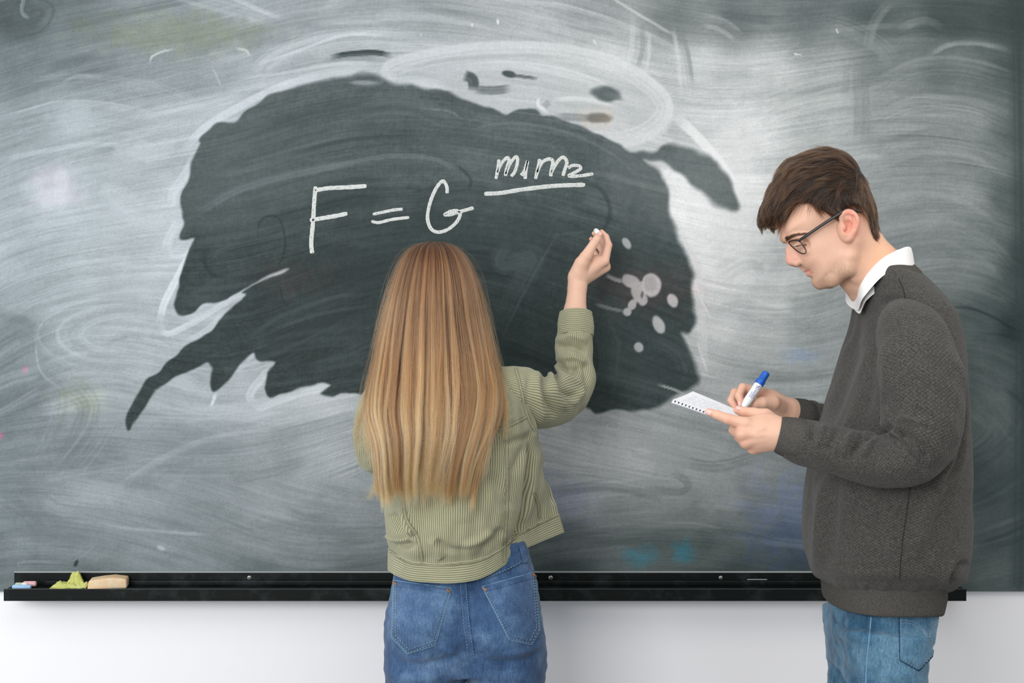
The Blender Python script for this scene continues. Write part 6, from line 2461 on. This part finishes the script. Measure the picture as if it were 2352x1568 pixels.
for path, wd_, dp in [([(895, 1180), (912, 1205), (925, 1235), (940, 1262)], 9, -.012), ([(930, 1170), (935, 1200), (950, 1230)], 8, .008), ([(890, 1225), (910, 1238), (935, 1240)], 7, .009), ([(905, 1250), (930, 1255), (955, 1250)], 6, -.007),
                      ([(1000, 1240), (1030, 1262), (1075, 1268)], 9, -.006), ([(1060, 1255), (1100, 1240), (1130, 1215)], 9, .005), ([(985, 1235), (1005, 1265), (1015, 1285)], 8, .005), ([(1150, 1210), (1130, 1240), (1105, 1262)], 9, -.006),
                      ([(1230, 1000), (1215, 1080), (1198, 1180), (1176, 1268)], 8, -.010), ([(1214, 1010), (1200, 1090), (1180, 1180), (1160, 1250)], 12, .006), ([(1240, 1020), (1222, 1110), (1206, 1200)], 6, .004),
                      ([(1226, 1000), (1190, 1010), (1150, 1020)], 9, -.005), ([(1228, 985), (1200, 1040), (1180, 1090)], 9, -.004), ([(1120, 1090), (1150, 1130), (1165, 1170)], 14, -.004), ([(1250, 1060), (1262, 1110), (1272, 1160)], 8, -.006),
                      ([(870, 1120), (890, 1160), (905, 1190)], 9, -.006), ([(1100, 1000), (1060, 1100), (1070, 1200)], 22, .004), ([(1180, 960), (1150, 968), (1120, 985)], 6, .003)]:
    dj0 = dj0 + crease_px(Vj0, path, wd_, dp * 1.5, -.52)
fr_ = np.linspace(0, 1, nrj)[:, None]
Vj1 = Vj0 + Nj0 * (dj0 * np.clip((fr_ - .02) / .08, .15, 1))[..., None]
UVj = net_uv(Vj0)
iband = int(nrj * 1.0 / 9) + 1
jacket = mesh_np('jacket', Vj1[iband - 2:].reshape(-1, 3), grid_faces(nrj - iband + 2, ncj), m_cord, woman, uv=UVj.reshape(nrj, ncj, 2)[iband - 2:].reshape(-1, 2))
jacket['label'] = 'olive green corduroy jacket'
sd = jacket.modifiers.new('thickness', 'SOLIDIFY'); sd.thickness = .0025; sd.offset = -1
Vband = Vj1[:iband] + Nj0[:iband] * .0022
hb_ = mesh_np('hem_band', Vband.reshape(-1, 3), grid_faces(iband, ncj), m_cord_h, jacket, uv=UVj.reshape(nrj, ncj, 2)[:iband].reshape(-1, 2))
sd = hb_.modifiers.new('thickness', 'SOLIDIFY'); sd.thickness = .004; sd.offset = -1

# right sleeve
rs_path = PWS([(1130, 880, -.44), (1162, 895, -.428), (1200, 910, -.405), (1245, 922, -.345), (1290, 912, -.270), (1314, 880, -.220), (1320, 835, -.198), (1321, 790, -.184), (1322, 755, -.172), (1322, 728, -.164)])
rs_r = [.040, .0560, .0640, .0620, .0570, .0510, .0470, .0450, .0425, .0395]


def rsl_disp(TH, TT, SS, V):
    d = .0028 * wavenoise(V, 12, 81) + .0012 * wavenoise(V, 32, 82)
    for path, wd_, dp in [([(1275, 828), (1300, 850), (1335, 848)], 7, -.011), ([(1270, 835), (1300, 868), (1345, 885)], 7, .007), ([(1268, 842), (1290, 885), (1330, 920)], 7, -.010), ([(1262, 848), (1275, 900), (1300, 945)], 8, .008),
                          ([(1250, 850), (1258, 905), (1275, 960)], 8, -.009), ([(1232, 850), (1236, 910), (1250, 970)], 9, .006), ([(1215, 850), (1215, 920), (1228, 975)], 8, -.006), ([(1280, 800), (1310, 795), (1350, 812)], 8, -.008),
                          ([(1278, 785), (1310, 772), (1352, 785)], 8, .006), ([(1285, 760), (1320, 752), (1356, 762)], 6, -.005), ([(1340, 830), (1348, 870), (1340, 905)], 8, -.006), ([(1310, 930), (1330, 910), (1345, 880)], 7, .006), ([(1285, 825), (1320, 822), (1350, 838)], 6, .006)]:
        d = d + crease_px(V, path, wd_, dp * 1.45, -.3)
    return d * np.clip((TT - .12) / .1, 0, 1)


tube('sleeve', rs_path, rs_r, m_cord, jacket, 150, 220, None, rsl_disp)
cu_, _ = tube('cuff', PWS([(1322, 772, -.177), (1322, 755, -.172), (1323, 738, -.167), (1323, 718, -.161)]), [.0430, .0440, .0425, .0395], m_cord_h, jacket, 80, 40, disp=lambda TH, TT, SS, V: .0012 * wavenoise(V, 25, 85))
sd = cu_.modifiers.new('thickness', 'SOLIDIFY'); sd.thickness = .003; sd.offset = -1
# left sleeve, bent forward
tube('sleeve', PWS([(930, 880, -.43), (892, 905, -.425), (868, 945, -.425), (860, 995, -.415), (866, 1035, -.385), (900, 1050, -.320), (945, 1050, -.262), (965, 1048, -.24)]), [.036, .046, .047, .046, .048, .045, .040, .036], m_cord, jacket, 110, 160, None,
     lambda TH, TT, SS, V: (.003 * wavenoise(V, 14, 91) + .0015 * wavenoise(V, 34, 92) + crease_px(V, [(822, 1005), (850, 1025), (885, 1020)], 7, -.009, -.45) + crease_px(V, [(825, 985), (855, 1000), (890, 990)], 7, .007, -.45) + crease_px(V, [(840, 1050), (860, 1040), (890, 1045)], 6, -.007, -.45)) * np.clip((TT - .1) / .1, 0, 1))
tube('cuff', PWS([(948, 1050, -.258), (962, 1049, -.242), (985, 1046, -.225), (990, 1046, -.222)]), [.040, .0415, .039, .036], m_cord_h, jacket, 60, 24)
# turned-down collar round the neck
ck = [[(1120, 842, -.415), (1110, 836, -.44), (1070, 822, -.465), (1010, 818, -.475), (955, 830, -.462), (925, 845, -.435), (915, 852, -.41)],
      [(1130, 815, -.405), (1112, 806, -.43), (1068, 792, -.452), (1008, 788, -.460), (955, 800, -.450), (920, 818, -.43), (906, 828, -.405)],
      [(1146, 832, -.41), (1128, 826, -.445), (1080, 822, -.482), (1012, 824, -.494), (945, 836, -.480), (905, 848, -.445), (890, 852, -.41)],
      [(1158, 868, -.41), (1140, 872, -.455), (1086, 868, -.500), (1014, 868, -.514), (942, 876, -.498), (895, 884, -.455), (878, 886, -.41)]]
Vck = net([[W(*p) for p in r] for r in ck], 30, 120)
kk_ = mesh_np('collar', Vck.reshape(-1, 3), grid_faces(30, 120), m_cord, jacket, uv=net_uv(Vck))
sd = kk_.modifiers.new('thickness', 'SOLIDIFY'); sd.thickness = .003
sjk = Surf([jacket] + [c for c in woman.children_recursive if c.name.startswith(('sleeve', 'hem_band', 'cuff'))])
for nm, pts_, wd_ in [('seam', [(1164, 990), (1164, 1060), (1164, 1150), (1160, 1230), (1157, 1290)], 9), ('seam', [(926, 1150), (934, 1195), (958, 1232), (970, 1288)], 9), ('yoke_seam', [(1090, 1002), (1140, 988), (1180, 972), (1209, 956)], 9), ('yoke_seam', [(850, 1000), (885, 1003), (915, 1005)], 8),
                       ('armhole_seam', [(1184, 846), (1196, 890), (1204, 930), (1213, 960), (1228, 988)], 8), ('seam', [(1226, 1130), (1236, 1160), (1238, 1190)], 7), ('hem_seam', [(893, 1262), (935, 1288), (990, 1294), (1045, 1294), (1100, 1286), (1148, 1261), (1190, 1229), (1232, 1205), (1281, 1181)], 6)]:
    seam(nm, sjk, pts_, wd_, m_cseam, jacket, .0005, thick=.0006)
    pa_ = np.array(pts_, float)
    tn_ = np.gradient(pa_, axis=0); tn_ /= np.linalg.norm(tn_, axis=1)[:, None]
    nn_ = np.stack([-tn_[:, 1], tn_[:, 0]], 1)
    for o_ in (-wd_ * .34, wd_ * .34):
        seam('stitching', sjk, [tuple(p) for p in pa_ + nn_ * o_], 1.4, m_cdark, jacket, .0012, thick=.0003)

# ------------------------------------------------------------ her jeans and shoes
wj = Field(np.arange(-.36, .16, .005), np.arange(-.60, -.26, .005), np.arange(.07, 1.02, .006))
zz, cx_, ax_ = [], [], []
for pyv, L_, R_v in [(1240, 930, 1205), (1290, 912, 1222), (1330, 902, 1232), (1400, 889, 1240), (1450, 884, 1247), (1500, 881, 1252), (1532, 882, 1252)]:
    zz.append(W(0, pyv, YW)[2]); cx_.append(W((L_ + R_v) / 2, 0, YW)[0]); ax_.append((R_v - L_) / 2 / ppm(YW))
wj.loft(zz[::-1], cx_[::-1], [-.425] * 7, ax_[::-1], [.088, .096, .100, .100, .094, .088, .082], 2.15, .0)
for cx0 in (988, 1152):
    wj.ell(W(cx0, 1440, -.478), (.078, .062, .086), None, .035)
wj.chain([W(1075, 1380, -.560), W(1079, 1470, -.562), W(1076, 1540, -.53)], [.004, .007, .012], .030, 'sub')
for sgn, lx in ((-1, 978), (1, 1164)):
    xc_ = W(lx, 0, YW)[0]
    wj.loft([.07, .20, .46, .62, .72, .78, .86, .94], [xc_ + sgn * .004, xc_ + sgn * .004, xc_, xc_, xc_, xc_ - sgn * .004, xc_ - sgn * .012, xc_ - sgn * .02], [-.43, -.43, -.425, -.425, -.43, -.43, -.43, -.43], [.062, .062, .072, .082, .0872, .0850, .074, .05], [.062, .062, .076, .086, .094, .094, .08, .05], 2.15, .012)
Vp, Qp = wj.mesh(2)
Vp, Qp = biggest_island(Vp, Qp)
Np = vert_normals(Vp, Qp)
dp_ = .0022 * wavenoise(Vp, 12, 101) + .0010 * wavenoise(Vp * np.array([1, 1, 2]), 30, 102)
for path, wd_, dep in [([(895, 1520), (960, 1530), (1030, 1515), (1070, 1490)], 9, -.006), ([(885, 1545), (950, 1560), (1030, 1548)], 9, .005), ([(1080, 1495), (1130, 1520), (1190, 1515), (1245, 1500)], 9, -.005), ([(1090, 1540), (1160, 1556), (1240, 1540)], 10, .004),
                       ([(1000, 1485), (1040, 1500), (1072, 1512)], 7, .004), ([(1245, 1470), (1215, 1495), (1160, 1500)], 8, .003)]:
    dp_ = dp_ + crease_px(Vp, path, wd_, dep, -.5)
Vp = Vp + Np * dp_[:, None]
m_denim_w = denim_material('mid_blue_denim', rgb(40, 62, 94), rgb(62, 90, 127), rgb(104, 132, 166), 7.0)
jeans_w = mesh_np('jeans', Vp, Qp, m_denim_w, woman)
jeans_w['label'] = 'mid-blue jeans'
ax2, ay2 = to_px(Vp)
set_fade(jeans_w, .30 * np.exp(-((ax2 - 970) / 50) ** 2 - ((ay2 - 1420) / 70) ** 2) + .30 * np.exp(-((ax2 - 1175) / 50) ** 2 - ((ay2 - 1410) / 70) ** 2) + .35 * np.exp(-((ax2 - 960) / 60) ** 2 - ((ay2 - 1558) / 16) ** 2) + .3 * np.exp(-((ax2 - 1165) / 60) ** 2 - ((ay2 - 1555) / 18) ** 2) - .1)
sw = Surf([jeans_w])
seam('waistband', sw, [(1092, 1322), (1140, 1306), (1185, 1284), (1224, 1258)], 26, m_denim_w, jeans_w, .0022)
sw2 = Surf([jeans_w] + [c for c in jeans_w.children])
seam('stitching', sw2, [(1096, 1333), (1142, 1317), (1188, 1295), (1226, 1271)], 2.0, m_thread, jeans_w, .0010, dash=(1, 1))
seam('belt_loop', sw2, [(1196, 1252), (1206, 1292)], 13, m_denim_w, jeans_w, .0030)
seam('centre_seam', sw, [(1064, 1330), (1067, 1380), (1073, 1440), (1082, 1504)], 17, m_denim_w, jeans_w, .0018)
sw3 = Surf([jeans_w] + [c for c in jeans_w.children if c.name.startswith('centre')])
for off in (-6.5, 5.5):
    seam('stitching', sw3, [(1064 + off, 1330), (1067 + off, 1380), (1073 + off, 1440), (1082 + off, 1502)], 1.4, m_thread, jeans_w, .0012, dash=(1, 1))
m_rust = mat_new('rust_thread', rgb(150, 104, 70), .9)
for quad_, tip_p, ut_ in [([(904, 1332), (1037, 1351), (1000, 1482), (899, 1464)], (936, 1502), .38), ([(1107, 1347), (1229, 1313), (1241, 1449), (1169, 1469)], (1222, 1481), .72)]:
    pk = patch('back_pocket', sw, quad_, m_denim_w, jeans_w, .0026, 22, bottom=tip_p, ut=ut_)
    set_fade(pk, np.full(len(pk.data.vertices), .16))
    sp = Surf([jeans_w, pk])
    TL, TR_, BR, BL = quad_
    loopp = [TL, BL, tip_p, BR, TR_]
    cen_ = np.mean(np.array(loopp, float), axis=0)

    def inset(p, d): 
        v = cen_ - np.array(p, float)
        return tuple(np.array(p, float) + v / np.linalg.norm(v) * d)
    for a_, b_ in zip(loopp, loopp[1:]):
        seam('stitching', sp, [inset(a_, 5), inset(b_, 5)], 1.3, m_thread, jeans_w, .0008, dash=(1, 1))
        seam('stitching', sp, [inset(a_, 12), inset(b_, 12)], 1.3, m_thread, jeans_w, .0008, dash=(1, 1))
        seam('pocket_edge', sp, [inset(a_, 1.0), inset(b_, 1.0)], 2.6, m_seam, jeans_w, .0006)
    seam('pocket_hem', sp, [inset(TL, 7), inset(TR_, 7)], 15, m_denim_w, jeans_w, .0012)
    seam('pocket_edge', sp, [TL, TR_], 3.0, m_seam, jeans_w, .0012)
    for q_ in (TL, TR_):
        i_ = np.array(inset(q_, 9))
        seam('rivet_stitch', Surf([jeans_w, pk]), [tuple(i_ - (4, 3)), tuple(i_ + (4, 3))], 4, m_rust, jeans_w, .0024)
for sgn, lx in ((-1, 978), (1, 1164)):
    x0 = W(lx, 0, YW)[0] + sgn * .004
    f = Field(np.arange(x0 - .07, x0 + .09, .006), np.arange(-.53, -.20, .006), np.arange(-.02, .15, .006))
    f.chain([(x0, -.475, .05), (x0, -.43, .058), (x0 + sgn * .008, -.33, .042), (x0 + sgn * .010, -.275, .034)], [.038, .042, .040, .031], .01)
    f.chain([(x0, -.455, .05), (x0, -.445, .11)], [.038, .038], .02)
    X_, Y_, Z_ = f.coords((slice(None),) * 3)
    f.D = np.maximum(f.D, np.broadcast_to(.002 - Z_, f.D.shape)).astype(np.float32)
    Vs, Qs = f.mesh(1)
    mesh_np('shoe', Vs, Qs, mat_new('white_trainer', rgb(220, 218, 212), .6, .3), woman)

# ------------------------------------------------------------ her long hair
HR = [(559, 996, 1006, -.436, -.420), (563, 974, 1024, -.462, -.400), (575, 946, 1050, -.496, -.372), (600, 927, 1072, -.522, -.345), (640, 911, 1090, -.540, -.322), (690, 897, 1103, -.552, -.312), (740, 886, 1113, -.556, -.316), (800, 873, 1126, -.562, -.345),
      (850, 861, 1137, -.572, -.40), (900, 849, 1146, -.586, -.46), (950, 845, 1143, -.600, -.505), (1000, 858, 1126, -.610, -.535), (1050, 866, 1106, -.612, -.553), (1100, 868, 1094, -.608, -.560), (1138, 874, 1088, -.600, -.566)]
hrows = []
for pyv, L_, R_v, yb, yf in HR:
    yc, b = (yb + yf) / 2, (yf - yb) / 2
    xl, xr = W(L_, 0, yc)[0], W(R_v, 0, yc)[0]
    z = W(0, pyv, yc)[2]
    th = np.linspace(0, 2 * math.pi, 16, endpoint=False)
    c, s = np.cos(th), np.sin(th)
    e = 2 / 2.2
    hrows.append(np.stack([(xl + xr) / 2 - (xr - xl) / 2 * np.sign(c) * np.abs(c) ** e, yc - b * np.sign(s) * np.abs(s) ** e, np.full(16, z)], 1))
NRh, NCh = 150, 240
Vhw = net(hrows, NRh, NCh, True)
Vhw = np.concatenate([Vhw, Vhw[:, :1]], 1)
Nhw = grid_normals(Vhw)
cenh = Vhw.mean(axis=1, keepdims=True)
if ((Vhw - cenh) * Nhw).sum() < 0: Nhw = -Nhw
fr_ = np.linspace(0, 1, NRh)[:, None]
colp = np.arange(NCh + 1)[None, :] / NCh
wav = noise1(np.broadcast_to(colp * 70, Vhw.shape[:2]) + fr_ * 1.5, 1, 111) - .5
wav2 = noise1(np.broadcast_to(colp * 26, Vhw.shape[:2]) + fr_ * .8, 1, 112) - .5
wav[:, -1] = wav[:, 0]; wav2[:, -1] = wav2[:, 0]
Vbase = Vhw + Nhw * ((-.004 + (.0075 * wav + .010 * wav2) * np.clip((fr_ - .12) / .35, 0, 1)))[..., None]
m_hairw = mat_new('blonde_hair_mass', rgb(140, 92, 54), .5, .3)
_n = NT(m_hairw)
_sep = _n.n('ShaderNodeSeparateXYZ'); _n.l(_n.uv(), _sep.inputs[0])
_mp = _n.n('ShaderNodeMapping'); _mp.inputs['Scale'].default_value = (900, 4, 1); _n.l(_n.uv(), _mp.inputs['Vector'])
_st = _n.noise(_mp.outputs['Vector'], 1.0, 3, .6)
_g = _n.ramp(_sep.outputs[1], [(0.0, rgb(62, 38, 23)), (.22, rgb(92, 58, 34)), (.62, rgb(124, 84, 50))])
_k = _n.ramp(_st, [(.3, (.45, .45, .45, 1)), (.7, (1.25, 1.25, 1.25, 1))])
_n.l(_n.mix(1.0, _g, _k, 'MULTIPLY'), _n.b.inputs['Base Color'])
_n.l(_n.bump(_st, .5, .001), _n.b.inputs['Normal'])
gf_ = grid_faces(NRh, NCh + 1)
fc_ = np.arange(len(gf_)) % NCh
frow_ = np.arange(len(gf_)) // NCh
gf_ = gf_[frow_ < NRh * (.89 + .10 * (noise1(fc_ * .45, 1, 120) - .5))]
hair_w = mesh_np('hair', Vbase.reshape(-1, 3), gf_, m_hairw, woman, uv=net_uv(Vhw))
hair_w['label'] = 'long straight blonde hair'
m_strand = hair_material('blonde_strand', rgb(84, 53, 33), rgb(136, 93, 57), rgb(184, 141, 94), .28, .5, (1.64, 1.06))
rs = np.random.RandomState(77)


def sample_hair(rowf, colf, off):
    """points on the hair surface; rowf may run past the last row, then the strand hangs on"""
    r = np.clip(rowf, 0, NRh - 1.001)
    c = np.clip(colf, 0, NCh - .001)
    i, j = r.astype(int), c.astype(int)
    a, b = (r - i)[..., None], (c - j)[..., None]

    def s4(A): return (A[i, j] * (1 - b) + A[i, j + 1] * b) * (1 - a) + (A[i + 1, j] * (1 - b) + A[i + 1, j + 1] * b) * a
    P = s4(Vhw)
    N = s4(Nhw)
    ext = np.clip(rowf - (NRh - 1), 0, None)
    P = P + N * off[..., None]
    P[..., 2] -= ext * .0040
    return P


NS, MS = 15000, 22
c_back0, c_back1 = -.10, .60       # fraction of the ring: 0 left edge, .25 back, .5 right edge
phi = rs.uniform(c_back0, c_back1, NS)
ncl = 150
cc = np.sort(np.concatenate([np.linspace(c_back0, c_back1, 74) + rs.normal(0, .0022, 74), (rs.uniform(c_back0, c_back1, 30)[:, None] + rs.normal(0, .006, (30, 3))).ravel()]))
near_c = cc[np.abs(phi[:, None] - cc[None]).argmin(1)]
t = np.linspace(0, 1, MS)[None, :]
root = np.clip(np.abs(rs.normal(0, 9, NS)), 0, 60)
low = rs.rand(NS) < .25
root[low] = rs.uniform(8, 70, low.sum())
end = (NRh - 1) + rs.normal(.5, 2.5, NS) + 5.5 * (noise1(near_c * 60, 1, 5) - .5) * 2 - np.where(np.abs(near_c - .25) > .2, 12 * (np.abs(near_c - .25) - .2) / .15, 0)
short = rs.rand(NS) < .10
end[short] -= rs.uniform(5, 50, short.sum())
rowf = root[:, None] + (end - root)[:, None] * t
frow = np.clip(rowf / (NRh - 1), 0, 1.1)
pull = (.25 + .72 * rs.beta(2.2, 1.6, NS))[:, None] * np.clip((frow - .10) / .80, 0, 1) ** .9
ph = phi[:, None] * (1 - pull) + near_c[:, None] * pull
ph = ph + .014 * (noise1(frow * 5 + near_c[:, None] * 300, 1, 9) - .5) * 2 * frow + rs.normal(0, .0055, (NS, 1)) * frow
colf = (ph % 1.0) * NCh
clump_lift = .013 * (noise1(near_c * 160, 1, 6) - .35)
off = (clump_lift[:, None] * np.clip((frow - .1) / .4, 0, 1) + rs.uniform(-.004, .0035, (NS, 1)) + .0025 * (noise1(frow * 7 + rs.rand(NS, 1) * 400, 1, 10) - .5))
SH = sample_hair(rowf, colf, off)
lockid = (np.floor(near_c * 100000) * 7919 % 100) / 100.0 + rs.normal(0, .16, NS)
m_strand_d = hair_material('brown_strand', rgb(60, 38, 24), rgb(96, 64, 39), rgb(134, 96, 61), .28, .4, (1.64, 1.06))
m_strand_l = hair_material('fair_strand', rgb(104, 69, 44), rgb(172, 128, 86), rgb(220, 180, 130), .30, .35, (1.64, 1.06))
for mm_, sel_ in ((m_strand_d, lockid < .30), (m_strand, (lockid >= .30) & (lockid < .72)), (m_strand_l, lockid >= .72)):
    hair_obj('hair_strand', SH[sel_], .00021, mm_, hair_w)
# loose flyaway hairs and the thin locks at both sides
fl = []
for _ in range(420):
    p0 = rs.uniform(-.06, .56)
    r0, r1 = rs.uniform(5, 60), rs.uniform(70, 150)
    tt = np.linspace(0, 1, 16)
    o_ = rs.uniform(.004, .020) * np.sin(tt * math.pi * rs.uniform(.6, 1.2)) + .003
    cfz = ((p0 + rs.uniform(-.03, .03) * tt ** 2) % 1.0) * NCh
    fl.append(sample_hair(r0 + (r1 - r0) * tt, cfz, o_))
hair_obj('flyaway_hair', np.array(fl), .00013, m_strand, hair_w)


def lock(name, pts, n, spread, seed, w0=1.0):
    rs = np.random.RandomState(seed)
    P = catmull(np.array([W(*p) for p in pts]), 18)
    tt = np.linspace(0, 1, 18)[:, None]
    out = []
    for _ in range(n):
        o_ = rs.normal(0, spread, 3) * np.array([1, .5, .3])
        o2 = rs.normal(0, spread, 3) * np.array([1, .5, .4])
        e_ = rs.uniform(.75, 1.06)
        idx = np.clip(tt[:, 0] * e_ * 17, 0, 16.99)
        i = idx.astype(int)
        q = P[i] * (1 - (idx - i))[:, None] + P[np.minimum(i + 1, 17)] * (idx - i)[:, None]
        out.append(q + o_ * (1 - .5 * tt) + o2 * tt * .9 + .002 * np.sin(tt * 6 + rs.uniform(0, 6)))
    return hair_obj(name, np.array(out), .00019, m_strand, hair_w)


lock('side_lock', [(896, 700, -.42), (876, 800, -.45), (860, 880, -.49), (838, 930, -.505), (822, 980, -.50), (818, 1050, -.49)], 190, .0050, 1)
lock('side_lock', [(900, 700, -.45), (882, 800, -.50), (866, 890, -.54), (848, 950, -.55), (842, 1010, -.56), (850, 1070, -.57)], 260, .0070, 2)
lock('side_lock', [(1098, 690, -.42), (1120, 780, -.44), (1138, 850, -.48), (1152, 900, -.515), (1160, 950, -.535), (1163, 1010, -.55)], 280, .0050, 3)
lock('side_lock', [(1095, 700, -.45), (1118, 820, -.51), (1129, 920, -.57), (1118, 1000, -.59), (1105, 1080, -.595), (1100, 1110, -.59)], 260, .0080, 4)
lock('side_lock', [(878, 820, -.50), (872, 940, -.56), (876, 1040, -.59), (872, 1100, -.585), (846, 1146, -.575)], 330, .0055, 5)
lock('side_lock', [(892, 720, -.45), (874, 840, -.52), (856, 930, -.565), (860, 1000, -.58), (872, 1080, -.585)], 300, .0080, 6)
